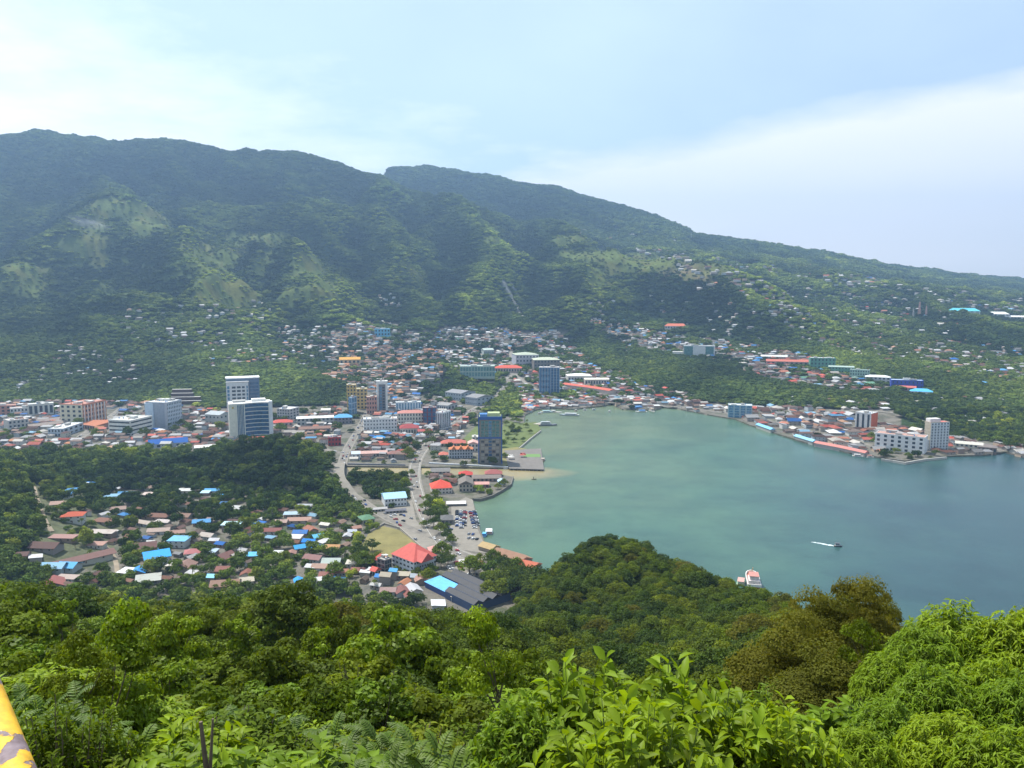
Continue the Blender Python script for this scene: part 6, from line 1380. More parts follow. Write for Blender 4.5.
def leaf_mesh(name, parts, mat, tints):
    V = []; T = []; Q = []; o = 0; tt = []
    for (v, t, q) in parts: V.append(v); T.append(t + o); Q.append(q + o); o += len(v)
    T = np.concatenate(T); Q = np.concatenate(Q); tn = np.concatenate(tints)
    tt = np.concatenate([np.repeat(tn, 4), np.repeat(tn, 2)])
    return mesh_np(name, np.concatenate(V), [T, Q], mat, tint=tt, smooth=True)
def bush(kind, rad, hgt, shoots, per, ln, wd, mat, tip=0.45, droop=0.2, whorl=False, curl=.25, updir=.5, low=.15, sr=.012):
    p = Proto(); mb = MB(); VV = []; tn = []
    th = rng.random(shoots) * 6.283; u = rng.random(shoots) ** .5; lob = .5 + .8 * np.sin(th * 3 + rng.random() * 6) * np.sin(u * 5 + rng.random() * 6); zz_ = low + (1 - low) * np.sqrt(np.clip(1 - (u * .93) ** 2, 0, 1)) * (0.58 + .2 * lob + .32 * rng.random(shoots))
    E = np.stack([rad * u * np.cos(th), rad * u * np.sin(th), hgt * zz_], 1)
    for i, e in enumerate(E):
        b0 = np.array([e[0] * .12, e[1] * .12, -.15]); mid = b0 * .4 + e * .6 + np.array([0, 0, -.12 * hgt]) + rng.normal(size=3) * .03 * rad
        if i % (1 if shoots < 160 else 3) == 0: mb.tube([b0, mid, e], [sr * 2, sr * 1.2, sr * .5], 4, cap=False)
        t = rng.random(per) * tip if not whorl else rng.random(per) ** 2 * tip
        t = 1 - t; ax = unit((e - mid)[None])[0]
        Pp = np.where((t < .5)[:, None], b0 + (mid - b0) * t[:, None] * 2, mid + (e - mid) * (t[:, None] * 2 - 1))
        az = np.arange(per) * 2.4 + rng.random() * 6; sidev = np.stack([np.cos(az), np.sin(az), np.zeros(per)], 1); sidev = unit(sidev - ax * (sidev @ ax)[:, None])
        D = sidev * (1.0) + ax * (updir + .5 * rng.random((per, 1))) + np.array([0, 0, -droop]) + rng.normal(size=(per, 3)) * .15
        up = np.array([0, 0, 1.0]) + rng.normal(size=(per, 3)) * .28 - D * .1
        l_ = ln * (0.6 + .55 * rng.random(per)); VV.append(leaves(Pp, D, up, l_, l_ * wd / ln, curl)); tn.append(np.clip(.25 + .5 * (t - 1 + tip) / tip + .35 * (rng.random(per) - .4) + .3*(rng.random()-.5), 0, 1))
    p.crown = leaf_mesh(kind + '_leaves', VV, mat, tn); p.trunk = mb.mesh(kind + '_stems', solid('green_stem', (.09,.13,.03)) if ln > .1 else M_BARK); p.rad = rad; p.h = hgt; return p
def fern(kind, rad, hgt, fronds, pairs, ln, mat):
    p = Proto(); mb = MB(); VV = []; tn = []
    for i in range(fronds):
        th = random.random() * 6.283; el = random.uniform(.35, 1.2); r0 = random.uniform(.1, .6) * rad; o = np.array([math.cos(th * 3) * r0, math.sin(th * 3) * r0, random.uniform(.15, .7) * hgt]); 
        L_ = rad * random.uniform(.28, .5); d = np.array([math.cos(th) * math.cos(el), math.sin(th) * math.cos(el), math.sin(el)])
        t = (np.arange(pairs) + 1) / pairs; C_ = o + d * (L_ * t)[:, None] + np.array([0, 0, -.45 * L_]) * (t ** 2)[:, None]
        ax = unit(np.gradient(C_, axis=0)); s = unit(np.cross(ax, [0, 0, 1.0])); l_ = ln * np.sin(np.pi * np.clip(t * .9 + .12, 0, 1)) ** .6
        mb.tube([o - np.array([0, 0, .2 * hgt]), o] + [tuple(C_[k]) for k in range(0, pairs, 4)] , .006, 3, cap=False)
        for q in (-1, 1):
            VV.append(leaves(C_, s * q + ax * .45, np.cross(s, ax) + [0, 0, .6], l_, l_ * .3, .2, .1)); tn.append(np.full(pairs, random.uniform(.3, 1)) * (0.8 + .2 * rng.random(pairs)))
    p.crown = leaf_mesh(kind + '_leaves', VV, mat, tn); p.trunk = mb.mesh(kind + '_stems', solid('green_stem', (.09,.13,.03))); p.rad = rad; p.h = hgt; return p
M_GRASSY = foliage_mat('fern_leaves', [(0.085,0.145,0.011),(0.11,0.17,0.013),(0.07,0.125,0.012)], .4, .5, .3)
PA = [bush('broadleaf_bush', 1.0, 1.2, 150, 15, .165, .07, M_LBRIGHT, tip=.36, droop=.1, updir=.42, sr=.007) for _ in range(2)]
PB = [bush('drooping_shrub', 1.0, 1.1, 520, 13, .12, .032, M_LBRIGHT, tip=.16, droop=.45, whorl=True, curl=.45, updir=.4, low=.05, sr=.008) for _ in range(2)]
PC = [fern('fern_shrub', 1.0, .8, 170, 13, .085, M_GRASSY) for _ in range(2)]
PD = [bush('small_leaf_shrub', 1.0, 1.1, 430, 16, .075, .034, M_LMID, tip=.22, droop=.1, low=.05, sr=.008) for _ in range(3)] + [bush('small_leaf_shrub', 1.0, 1.1, 430, 16, .065, .03, M_LBRIGHT, tip=.22, droop=.1, low=.05, sr=.008)]
PS = [bush('leafy_shrub', 1.0, 1.15, 300, 16, .085, .036, m_, tip=.16, droop=.1, low=.05, sr=.006) for m_ in (M_LMID, M_LBRIGHT, M_LMID)]
PE = [tree_proto('slender_sapling', .5, .85, .75, 22, 5200, .022, m_, tr=.02, nl=9, seed_r=.34) for m_ in (M_LMID, M_LBRIGHT)]
def nt_(kind, rad, hgt, mat, n, leaf, cl, **k): return tree_proto(kind, rad, hgt, rad * 1.15, cl, n, leaf, mat, tr=rad * .05, **k)
TN = [nt_('hill_tree', 4, 3.4, M_LMID, 12000, .16, 60, seed_r=.24), nt_('hill_tree', 4, 3.8, M_LDARK, 12000, .16, 50, seed_r=.26), nt_('hill_tree', 4, 3.0, M_LMID, 12000, .15, 44, seed_r=.26), nt_('hill_tree', 4, 3.4, M_LOLIVE, 34000, .085, 60, seed_r=.3)]
TF = [nt_('forest_tree', 5, 4.2, m_, 4600, .25, 34, seed_r=.31) for m_ in (M_LDARK, M_LDARK, M_LMID, M_LDARK, M_LMID, M_LOLIVE)]
TU = [nt_('upright_tree', 2.6, 4.4, m_, 9500, .135, 46, seed_r=.26) for m_ in (M_LMID, M_LBRIGHT, M_LMID)]
TNB = nt_('hill_tree', 4, 3.2, M_LBRIGHT, 12500, .16, 56, seed_r=.25)
VANCH = [('the broad-leaved bush at the bottom', 660, 720), ('the yellow rail', 15, 730), ('the olive brown tree', 850, 620), ('the light green whorled shrub', 960, 680), ('the tall left sapling', 105, 620), ('the red and white ship', 752, 577), ('the bright crown below the warehouse', 400, 625),
         ('the black-roofed warehouse', 470, 590), ('the knoll top', 605, 545), ('the orange restaurant roof', 530, 570), ('the maroon roof', 50, 590), ('the small blue roof', 298, 586), ('the broad pale roof', 146, 585)]
plants = []
def plant(name, P, x, y, sc, cat, desc=None, label=None, group=None, zoff=0.0, sz=None):
    z = float(ground(x, y)) + zoff; o = ob(name, None, loc=(x, y, z), rz=random.random() * 6.28, scale=(sc, sc, sc * (sz or 1))); tag(o, label, cat, group)
    ob('crown' if cat == 'tree' else 'leaves', P.crown, o); ob('trunk' if cat == 'tree' else 'stem', P.trunk, o)
    ppx_, ppy_ = proj(x, y, z + P.h * sc)
    if desc: plants.append((o, float(ppx_), float(ppy_), desc))
    return o
def by_top(name, P, px, py, Y, wpx, cat, label=None, desc=None, group=None):
    """a plant whose crown is wpx wide and whose top shows at (px, py)"""
    s, t = ray(px, py); x = float(s * Y); ztop = H + float(t) * Y; g_ = float(ground(x, Y)); sc = wpx * Y / F / 2 / P.rad
    hz_ = ztop - g_; szz = hz_ / (P.h * sc)
    if szz > 1.5: return plant(name, P, x, Y, sc, cat, desc, label, group, zoff=hz_ - P.h * sc * 1.5, sz=1.5)
    return plant(name, P, x, Y, sc, cat, desc, label, group, sz=max(.45, szz))
by_top('broadleaf_bush', PA[0], 585, 668, 3.4, 230, 'bush', 'glossy broad-leaved bush at the bottom, left part with the highest shoots')
by_top('broadleaf_bush', PA[1], 690, 674, 3.2, 250, 'bush', 'glossy broad-leaved bush at the bottom, middle part')
by_top('broadleaf_bush', PA[0], 775, 706, 3.1, 180, 'bush', 'glossy broad-leaved bush at the bottom, right part thinning out')
by_top('broadleaf_bush', PA[1], 640, 700, 2.6, 260, 'bush', 'glossy broad-leaved bush at the bottom, lowest part nearest the frame edge')
by_top('broadleaf_bush', PA[0], 520, 702, 3.0, 110, 'bush', 'small broad-leaved bush left of the large glossy bush')
for k_, (px_, py_, Y_, w_, lb_) in enumerate(((962,607,10,120,'tall light green shrub with drooping whorled leaves, highest of the right group'),(1004,622,9.6,100,'whorled-leaf shrub between the highest right shrub and the right edge'),(1036,608,9.4,110,'light green whorled-leaf shrub cut by the right edge'),
    (925,628,9,90,'whorled-leaf shrub just left of the highest right shrub'),(893,655,8.4,84,'small whorled-leaf shrub in front of the tallest olive brown tree'),(940,668,7.4,110,'whorled-leaf shrub in the middle of the right group'),(992,662,7.6,120,'whorled-leaf shrub below the highest right shrub'),(1030,678,7,110,'lower whorled-leaf shrub at the right edge'),
    (890,704,6.2,110,'low whorled-leaf shrub right of the glossy bush'),(955,716,5.6,130,'low whorled-leaf shrub at the right bottom'),(1012,730,5.2,130,'lowest whorled-leaf shrub in the bottom right corner'),(862,730,5.6,90,'darker low whorled-leaf shrub beside the glossy bush'))):
    by_top('drooping_shrub', PB[k_ % 2], px_, py_, Y_, w_, 'shrub', lb_)
by_top('olive_tree', TN[3], 850, 571, 34, 110, 'tree', 'olive brown feathery tree rising against the bay, tallest of three')
by_top('olive_tree', TN[3], 806, 622, 30, 150, 'tree', 'olive brown feathery tree left of the tallest one')
by_top('olive_tree', TN[3], 850, 650, 22, 150, 'tree', 'low olive brown feathery tree below the tallest one')
by_top('olive_tree', TN[3], 872, 582, 37, 64, 'tree', 'olive brown feathery tree just right of and behind the tallest one')
by_top('olive_tree', TN[3], 828, 592, 33, 84, 'tree', 'olive brown feathery tree filling the left shoulder of the tallest one')
by_top('slender_sapling', PE[0], 868, 598, 22, 50, 'sapling', 'bright green climber-like sapling against the tallest olive tree')
by_top('slender_sapling', PE[1], 105, 588, 13, 100, 'sapling', 'tall thin sapling rising on the left above the shrubs')
by_top('slender_sapling', PE[0], 72, 606, 12, 70, 'sapling', 'shorter thin sapling just left of the tall left sapling')
by_top('slender_sapling', PE[1], 492, 596, 26, 74, 'sapling', 'leafy sapling standing before the black-roofed warehouse')
by_top('hill_tree', TNB, 395, 612, 42, 130, 'tree', 'rounded bright green tree below the black-roofed warehouse')
by_top('hill_tree', TN[0], 335, 604, 48, 80, 'tree', 'mid green tree left of the rounded bright green tree')
by_top('hill_tree', TN[1], 286, 574, 95, 90, 'tree', 'broad dark green tree crown standing out before the village houses')
by_top('hill_tree', TNB, 165, 612, 36, 80, 'tree', 'light green tree between the tall left sapling and the village')
by_top('hill_tree', TN[1], 600, 536, 420, 34, 'tree', 'highest dark tree on top of the wooded knoll')
for k_, (px_, py_, Y_, w_, q_) in enumerate(((22,572,70,70,0),(60,590,52,60,1),(140,598,44,66,0),(205,586,70,60,2),(240,604,48,70,1),(270,622,34,80,0),(315,618,40,70,1),(355,632,30,80,2),(440,622,40,74,0),(470,640,30,80,1),(520,626,34,74,0),(20,632,22,110,1),(100,660,17,110,0),(165,650,20,100,1),(215,668,15,120,2),
        (300,662,17,110,0),(380,668,15,120,1),(440,672,15,110,0),(35,660,15,120,2),(545,650,30,90,2),(730,650,38,100,0),(705,668,30,100,2),(760,690,16,120,1),(930,640,18,100,1),(600,655,50,80,2),(655,648,60,80,0))):
    by_top('upright_tree' if q_ != 9 else '', (TU + TN[:1])[q_], px_, py_, Y_, w_, 'tree', desc='leafy upright tree', group='plants on the near slope')
# shrubs on the near slope
used_xy = []
Y = 4.2
while Y < 62:
    step = Y * .17; n = int(1.42 * Y / step)
    for k in range(n):
        x = -0.71 * Y + (k + random.random()) * step; y = Y * random.uniform(.94, 1.08)
        px_ = 512 + 788 * x / y
        if Y < 9 and 470 < px_ < 1100: continue
        if Y < 5.2 and px_ < 60: continue
        if Y < 16 and px_ > 930: continue
        tgt = float(veg_h(y)); r = random.random()
        if Y < 12: P_, nm, ds, ct = random.choice([(PC, 'fern_shrub', 'green feathery-leaved shrub', 'shrub'), (PC, 'fern_shrub', 'green feathery-leaved shrub', 'shrub'), (PD, 'small_leaf_shrub', 'small-leaved green shrub', 'shrub'), (PA, 'broadleaf_bush', 'broad-leaved green bush', 'bush')])
        elif Y < 30: P_, nm, ds, ct = random.choice([(PS, 'leafy_shrub', 'fine-leaved green shrub', 'shrub'), (TU, 'upright_tree', 'leafy upright tree', 'tree'), (PD, 'small_leaf_shrub', 'small-leaved green shrub', 'shrub'), (TN, 'hill_tree', 'young hillside tree', 'tree'), (PB, 'drooping_shrub', 'light green whorled-leaf shrub', 'shrub')])
        else: P_, nm, ds, ct = random.choice([(PS, 'leafy_shrub', 'fine-leaved green shrub', 'shrub'), (TN[:3] + [TNB], 'hill_tree', 'leafy hillside tree', 'tree'), (TN[:3] + [TNB], 'hill_tree', 'leafy hillside tree', 'tree')])
        pr_ = random.choice(P_); sc = min(tgt / pr_.h, step * .85 / pr_.rad) * random.uniform(.85, 1.25); sc = max(sc, step * .5 / pr_.rad)
        plant(nm, pr_, x, y, sc, ct, ds, group='plants on the near slope', sz=min(1.35, tgt / (pr_.h * sc)) * random.uniform(.62, 1.3))
    Y *= 1.2
# undergrowth between them
def clump(name, n, leaf, mat):
    d = sph(n, .6); P = d * (0.35 + .65 * rng.random(n) ** .4)[:, None] * [1, 1, .8]
    D = unit(d + sph(n) * .6 + [0, 0, .2]); v = leaves(P, D, unit(np.array([0, 0, 1.0]) + sph(n) * .6), leaf * (.6 + .8 * rng.random(n)), leaf * .42, .3)
    return leaf_mesh(name, [v], mat, [rng.random(n)])
M_UNDER = foliage_mat('undergrowth_leaves', [(1, 1, 1), (1.3, 1.2, .9), (.7, .8, .8), (1.1, 1.0, .8)], .35, .5, .3, True, .45)
uc = [clump('undergrowth_clump', 900, .1, M_UNDER) for _ in range(4)]
ux, uy = [], []
Y = 2.6
while Y < 80:
    st = min(Y * .05, 1.1); n = int(1.5 * Y / st); ux.append(-.75 * Y + (np.arange(n) + rng.random(n)) * st); uy.append(Y + st * (1.2 * rng.random(n) - .6)); Y += st * .85
ux, uy = np.concatenate(ux), np.concatenate(uy); uz = ground(ux, uy); k = ~((uy < 5) & (ux / uy < -.45)); ux, uy, uz = ux[k], uy[k], uz[k]
us = np.minimum(uy * .045, 1.0) * (.7 + .6 * rng.random(len(ux)))
ub = np.array([0.042, 0.07, 0.008]) * (0.3 + 1.1 * fbm(ux / uy * 9, np.log(uy) * 9, 3))[:, None]
instancer('undergrowth', np.stack([ux, uy, uz + us * .3 + .22 * veg_h(uy) * rng.random(len(ux))], 1), np.stack([us] * 3, 1), rng.random(len(ux)) * 6.28, ub, uc, rng.integers(0, 4, len(ux)))
# hill and knoll trees
TX, TY = [], []
y = 62.0
while y < 560:
    st = np.interp(y, [60, 130, 300, 560], [7.0, 8.0, 8.6, 9.5]); n = int((1.42 * y) / st) + 1
    TX.append(-.71 * y + (np.arange(n) + rng.random(n)) * st); TY.append(y + (rng.random(n) - .5) * st * .7); y += st * .82
TX, TY = np.concatenate(TX), np.concatenate(TY); TZ = ground(TX, TY)
flat = (TZ < 4.0)
k = (~flat) & seen(TX, TY, 10.5); i_, j_ = cell(TX, TY); k &= ~(OCC[i_, j_] & (TY > 420) & (TZ < 8)); TX, TY, TZ = TX[k], TY[k], TZ[k]
sz_ = (.75 + .55 * rng.random(len(TX))); print('hill trees', len(TX))
# size in view: what rises above the crowns in front counts
pxx, pyy = proj(TX, TY, TZ + 9); vis = sz_ / TY * 300 * np.where((pxx < -25) | (pxx > 1049), 0, 1)
sep_ = np.array([0.0] * len(TX)); order = np.argsort(-vis)
NT = 262
take = np.zeros(len(TX), bool); take[order[:NT]] = True
knoll = (TX > -10) & (TY > 200); 
# knoll trees first, then the front slope
pri = vis + np.where(knoll, .9, 0); take[:] = False; take[np.argsort(-pri)[:NT]] = True
rest = []
for i in range(len(TX)):
    far = TY[i] > 130; px_ = pxx[i]
    wet = fbm(np.array(TX[i] / 50), np.array(TY[i] / 50), 2)
    if far: pid = int(rng.choice(6, p=[.2, .18, .27, .12, .2, .03])) if px_ < 760 else int(rng.choice(6, p=[.1, .1, .25, .1, .25, .2]))
    else: pid = int(rng.choice(5, p=[.3, .1, .3, .03, .27]))
    if take[i]:
        P_ = TF[pid] if far else (TN + [TNB])[pid]; ds = {0: 'dark green tree', 1: 'dark green tree', 2: 'mid green tree', 3: 'dark green tree', 4: 'mid green tree', 5: 'olive brown tree'}[pid] if far else 'leafy hillside tree'
        plant('forest_tree' if far else 'hill_tree', P_, float(TX[i]), float(TY[i]), float(sz_[i]) * (1.0 if far else float(veg_h(TY[i])) / 8.5), 'tree', ds, group='trees on the near hill and the knoll', zoff=-1.2)
    else: rest.append((i, pid))
ri = np.array([r[0] for r in rest], int); rp = np.array([r[1] for r in rest], int)
if len(ri): 
    instancer('hillside_woods', np.stack([TX[ri], TY[ri], TZ[ri] - 1.2], 1), np.stack([sz_[ri]] * 3, 1), rng.random(len(ri)) * 6.28, np.ones((len(ri), 3)), [p.crown for p in TF], rp)
# thin cover filling the gaps under the knoll trees
q = (rng.random(6500) ** .6) * 510 + 48; s_ = (rng.random(6500) - .5) * 1.44; bx, by = q * s_, q; bz = ground(bx, by); k = (bz > 3) & seen(bx, by, 6); bx, by, bz = bx[k], by[k], bz[k]
br = np.interp(by, [45, 200, 560], [1.1, 2.8, 3.6]) * (.6 + .7 * rng.random(len(bx)))
instancer('hillside_scrub', np.stack([bx, by, bz + br * .5], 1), np.stack([br, br, br * .9], 1), rng.random(len(bx)) * 6.28, np.array([.05, .075, .011]) * (.5 + .9 * rng.random((len(bx), 1))), mc, rng.integers(0, 5, len(bx)))
_sv = ANCH; ANCH = VANCH
assign_labels([(o, px, py, d) for o, px, py, d in plants])
ANCH = _sv
# bare branch sticking up at the bottom left
mb = MB(); bx0 = plane(205, 742, H - 2.9); 
o = ob('dead_branch', None, loc=(float(bx0[0]), float(bx0[1]), float(ground(*bx0)))); tag(o, 'bare forked grey branch sticking up from the shrubs at the bottom left', 'branch')
hh_ = float(zat(205, 738, float(bx0[1]))) - float(ground(*bx0)); mb.tube([(0, 0, -.1), (.01, 0, hh_ * .7), (-.03, .02, hh_ + .1)], [.028, .022, .012], 6); mb.tube([(.01, 0, hh_ * .68), (.05, .02, hh_ + .12)], [.016, .007], 5)
mb.build('branch', M_BARK, o)

# ------------------------------------------------------------------ trees in the town
mini = [tree_proto('town_tree', 3.6, 2.9, 4.0, 16, 900, .36, M_LDARK, tr=.22, nl=3, seed_r=.42), tree_proto('town_tree', 3.6, 2.6, 3.8, 16, 900, .36, M_LMID, tr=.22, nl=3, seed_r=.42)]
def palm_proto():
    p = Proto(); mb = MB(); VV = []; tn = []; hh = 8.0
    mb.tube([(0, 0, -1), (.2, 0, 3), (.6, .1, 6), (.8, .1, hh)], [.22, .18, .15, .13], 6)
    for i in range(17):
        th = i * 2.4; el = random.uniform(-.1, 1.1); L_ = 3.3; d = np.array([math.cos(th) * math.cos(el), math.sin(th) * math.cos(el), math.sin(el)]); t = (np.arange(11) + 1) / 11
        C_ = np.array([.8, .1, hh]) + d * (L_ * t)[:, None] + np.array([0, 0, -2.1]) * (t ** 2)[:, None]; ax = unit(np.gradient(C_, axis=0)); s = unit(np.cross(ax, [0, 0, 1.0]))
        for q in (-1, 1): VV.append(leaves(C_, s * q + ax * .5 - np.array([0, 0, .5]), np.cross(s, ax), np.full(11, .95), np.full(11, .26), .2, .05)); tn.append(rng.random(11))
    p.crown = leaf_mesh('palm_fronds', VV, M_LMID, tn); p.trunk = mb.mesh('palm_trunk', M_BARK); p.rad = 3; p.h = 9; return p
PALM = palm_proto(); plants = []
TOWN = [  # px, py of the foot, radius in metres
 (426,512,6),(431,508,6),(437,505,6),(430,520,6),(437,517,6.5),(443,513,5),(427,503,5),(434,528,6),(441,535,6),(447,541,6),(452,545,5),(436,498,5),(446,530,4),(424,528,4),
 (372,478,6),(380,482,6),(388,479,7),(396,484,6.5),(403,480,6),(378,490,6.5),(388,492,6),(397,494,6),(405,489,6.5),(362,480,6),(366,488,5),(372,498,6),(356,474,5),(411,477,5),(394,500,5),
 (369,444,6),(362,450,6),(392,444,6.5),(400,446,6.5),(409,444,6),(416,447,6),(408,458,8),(412,462,7),(429,438,8),(432,445,7),(426,446,6),(385,447,5),(437,436,5),
 (300,452,6),(292,457,6),(283,455,6),(310,452,5),(320,450,5),(332,458,5),(318,436,5),(325,413,6),(313,412,6),
 (478,412,5),(486,408,6),(492,404,6),(497,409,6),(503,403,5.5),(510,409,6),(516,404,6),(506,413,6),(516,413,6),(512,420,5),(520,424,5),(506,426,5),(512,430,5),(519,432,5),(508,438,5),(526,428,4.5),(530,434,4),(523,442,4),(514,443,4.5),
 (499,391,6),(505,388,5),(511,381,5),(506,376,5),(530,396,7),(538,399,7),(546,398,7),(556,399,6),(563,397,6),(603,402,7),(622,398,7),(436,486,5),(445,487,5),(438,490,5),(452,481,4),(504,487,5),(498,490,4),
 (498,592,9),(508,590,9),(518,590,9),(528,588,9),(536,584,8),(540,592,9),(524,596,9),(512,598,9),(500,600,8),(533,600,9),(545,596,8),(489,598,7),(520,580,6),(543,588,8),(443,560,8),(441,568,6),(448,565,6),(470,578,9),(474,572,7),(500,575,8),(508,580,8),(515,577,8),(503,568,6),(494,563,6),(525,583,7),(490,566,5),(480,562,4),(427,583,6),(431,575,5),(417,577,4),
 (360,560,8),(366,570,8),(372,552,6),(358,566,7),(377,566,6),(884,449,6),(876,446,7),(872,441,7),(890,457,5),(918,457,5),(908,459,5),(935,456,5),(930,458,4),(955,440,8),(1010,452,10),(1018,449,10),
 (182,428,8),(188,431,7),(176,433,7),(225,446,7),(232,449,7),(262,449,8),(243,447,7),(253,447,8),(460,455,5),(443,462,5),(434,461,4),(492,452,4),(505,458,5),(463,444,4),(447,449,4)]
for px, py, r in TOWN:
    x, y, z = hit1(px, py); P_ = random.choice(mini)
    if z < 1: continue
    plant('town_tree', P_, x, y, r / 3.6, 'town tree', 'round-crowned town tree', group='trees of the streets and parks')
PALMS = [(160,470),(120,478),(100,486),(140,490),(175,502),(60,515),(82,528),(128,530),(193,545),(205,560),(240,548),(262,545),(170,430),(190,432),(259,446),(270,450),(285,565),(240,575),(215,595),(75,548),(90,560),(108,522),(168,512),(222,520),(120,590),(345,560),(375,590),(350,585),(505,436),(513,428),(520,420),(527,426),(508,445),(517,440),(245,540),(255,515),(180,585),(192,580),(22,480),(50,478),(12,500)]
for px, py in PALMS:
    x, y, z = hit1(px, py)
    if z < 1: continue
    plant('palm_tree', PALM, x, y, random.uniform(.9, 1.35), 'palm', 'coconut palm', group='palms of village and park')
assign_labels(plants)

# ------------------------------------------------------------------ cars
cb = MB(); cb.prism([(-2.1,-.85),(2.1,-.85),(2.2,-.4),(2.2,.4),(2.1,.85),(-2.1,.85),(-2.2,.4),(-2.2,-.4)], .3, .85)
cb.add([(-1.75,-.78,.85),(1.1,-.78,.85),(1.1,.78,.85),(-1.75,.78,.85),(-1.35,-.62,1.45),(.45,-.62,1.45),(.45,.62,1.45),(-1.35,.62,1.45)], [(4,5,6,7),(0,1,5,4),(1,2,6,5),(2,3,7,6),(3,0,4,7)])
cb.k = 1
for i in (-1.35, 1.35):
    for j in (-.8, .8): cb.tube([(i, j - .1, .33), (i, j + .1, .33)], .33, 8)
CARB = cb.mesh('car_body', [M_PAINT, solid('tyre_rubber', (.03,.03,.03))])
cw_ = MB(); cw_.add([(-1.66,-.8,.9),(.98,-.8,.9),(.5,-.67,1.36),(-1.36,-.67,1.36)], [(0,1,2,3)]); cw_.add([(-1.66,.8,.9),(.98,.8,.9),(.5,.67,1.36),(-1.36,.67,1.36)], [(3,2,1,0)])
cw_.add([(1.1,-.68,.9),(1.1,.68,.9),(.56,.56,1.4),(.56,-.56,1.4)], [(0,1,2,3)]); cw_.add([(-1.76,-.68,.9),(-1.76,.68,.9),(-1.44,.56,1.4),(-1.44,-.56,1.4)], [(3,2,1,0)])
CARW = cw_.mesh('car_windows', M_DARK)
CC = [((.7,.7,.7),'white'), ((.7,.7,.7),'white'), ((.02,.02,.025),'black'), ((.3,.31,.33),'silver'), ((.35,.03,.03),'red'), ((.05,.1,.3),'blue'), ((.12,.12,.13),'grey')]
ncar = 0; carpts = []
def car(x, y, yaw, place, z=None):
    global ncar
    if ncar >= 285: return
    if any((x - a) ** 2 + (y - b) ** 2 < 9 for a, b in carpts): return
    carpts.append((x, y)); ncar += 1
    c, cn = random.choice(CC); o = ob('car', CARB, loc=(x, y, (2.04 if z is None else z)), rz=yaw, color=c, scale=(1.08,) * 3)
    tag(o, 'small %s car %s' % (cn, place), 'car', 'cars ' + place); ob('window', CARW, o)
for (nm, place, dens) in (('coastal_avenue', 'on the coastal avenue', 15), ('market_street', 'on the market street', 13), ('side_street', 'in the side street by the hotel', 11), ('cross_street', 'on the cross street behind the wood', 24), ('harbour_road', 'on the harbour road along the bay', 45)):
    P, w = SW[nm]; seg = np.hypot(*np.diff(P, axis=0).T); cum = np.concatenate([[0], np.cumsum(seg)]); s = 5.0
    while s < cum[-1]:
        x = np.interp(s, cum, P[:, 0]); y = np.interp(s, cum, P[:, 1]); x2 = np.interp(s + 1, cum, P[:, 0]); y2 = np.interp(s + 1, cum, P[:, 1]); a = math.atan2(y2 - y, x2 - x)
        off = random.choice([-1, 1]) * w * random.choice([.16, .38]); xx, yy_ = x - math.sin(a) * off, y + math.cos(a) * off
        if yy_ > 520 and float(ground(xx, yy_)) < 12: car(float(xx), float(yy_), a + (math.pi if off > 0 else 0), place, z=max(1.9, float(ground(x, y))) + .17)
        s += random.expovariate(1 / dens) + 5
A0, A1 = np.array(plane_at(457, 512, 2)), np.array(plane_at(461, 528, 2)); B0 = np.array(plane_at(464, 512, 2))
for row, (xa, ya, xb, yb_, n) in enumerate(((457.5,511,457.5,527,13),(461,511,461.5,529,14),(465,511,464,528,14),(470.5,512,475,529,12),(474,511,478,528,11),(466,534,476,535,5),(466,538,480,540,7),(447,527,452,531,5))):
    p, q = np.array(plane_at(xa, ya, 2)), np.array(plane_at(xb, yb_, 2)); d = q - p; a = math.atan2(d[1], d[0]) + math.pi / 2
    for k in range(n):
        if random.random() < .1: continue
        c = p + d * (k + .5) / n; car(float(c[0]), float(c[1]), a + random.uniform(-.06, .06), 'parked in the waterfront car park', 2.02)
for k in range(20):
    px_, py_ = random.uniform(386, 425), random.uniform(508, 542)
    if inpoly(np.array([px_]), np.array([py_]), [(385,513),(412,502),(416,520),(428,536),(434,545),(424,547),(405,532)])[0]:
        x, y = plane_at(px_, py_, 2); car(x, y, random.uniform(0, 3.1), 'on the plaza beside the supermarket', 2.02)
for k in range(24):
    x, y = plane_at(random.uniform(445, 492), random.uniform(557, 576), 2)
    if inpoly(np.array([x]), np.array([y]), wpoly([(440,565),(465,552),(500,568),(486,578),(455,573)]))[0]: car(x, y, random.uniform(0, 3.1), 'on the forecourt above the black-roofed warehouse', 2.02)
print('cars', ncar)

# ------------------------------------------------------------------ boats and ships
def hullmesh(L_, B_, h, mb, blunt=.15, n=10):
    """a hull with pointed bow towards +x"""
    st = [-.5, -.45, -.2, .1, .3, .42, .5]; wd = [.8, .95, 1, 1, .8, .45, .03]
    top = [(L_ * s, B_ / 2 * w, h * (1 + .35 * max(0, s) * 2)) for s, w in zip(st, wd)]; bot = [(L_ * s * .92, B_ / 2 * w * .7, -.6) for s, w in zip(st, wd)]
    k = len(st); V = [*top, *[(x, -y, z) for x, y, z in top], *bot, *[(x, -y, z) for x, y, z in bot]]
    Fs = []
    for i in range(k - 1): Fs += [(i, i + 1, 2*k + i + 1, 2*k + i), (k + i + 1, k + i, 3*k + i, 3*k + i + 1), (i, k + i, k + i + 1, i + 1), (2*k+i, 2*k+i+1, 3*k+i+1, 3*k+i)]
    Fs += [(0, 2*k, 3*k, k), (k - 1, 2*k - 1, 4*k - 1, 3*k - 1)]
    mb.add(V, Fs)
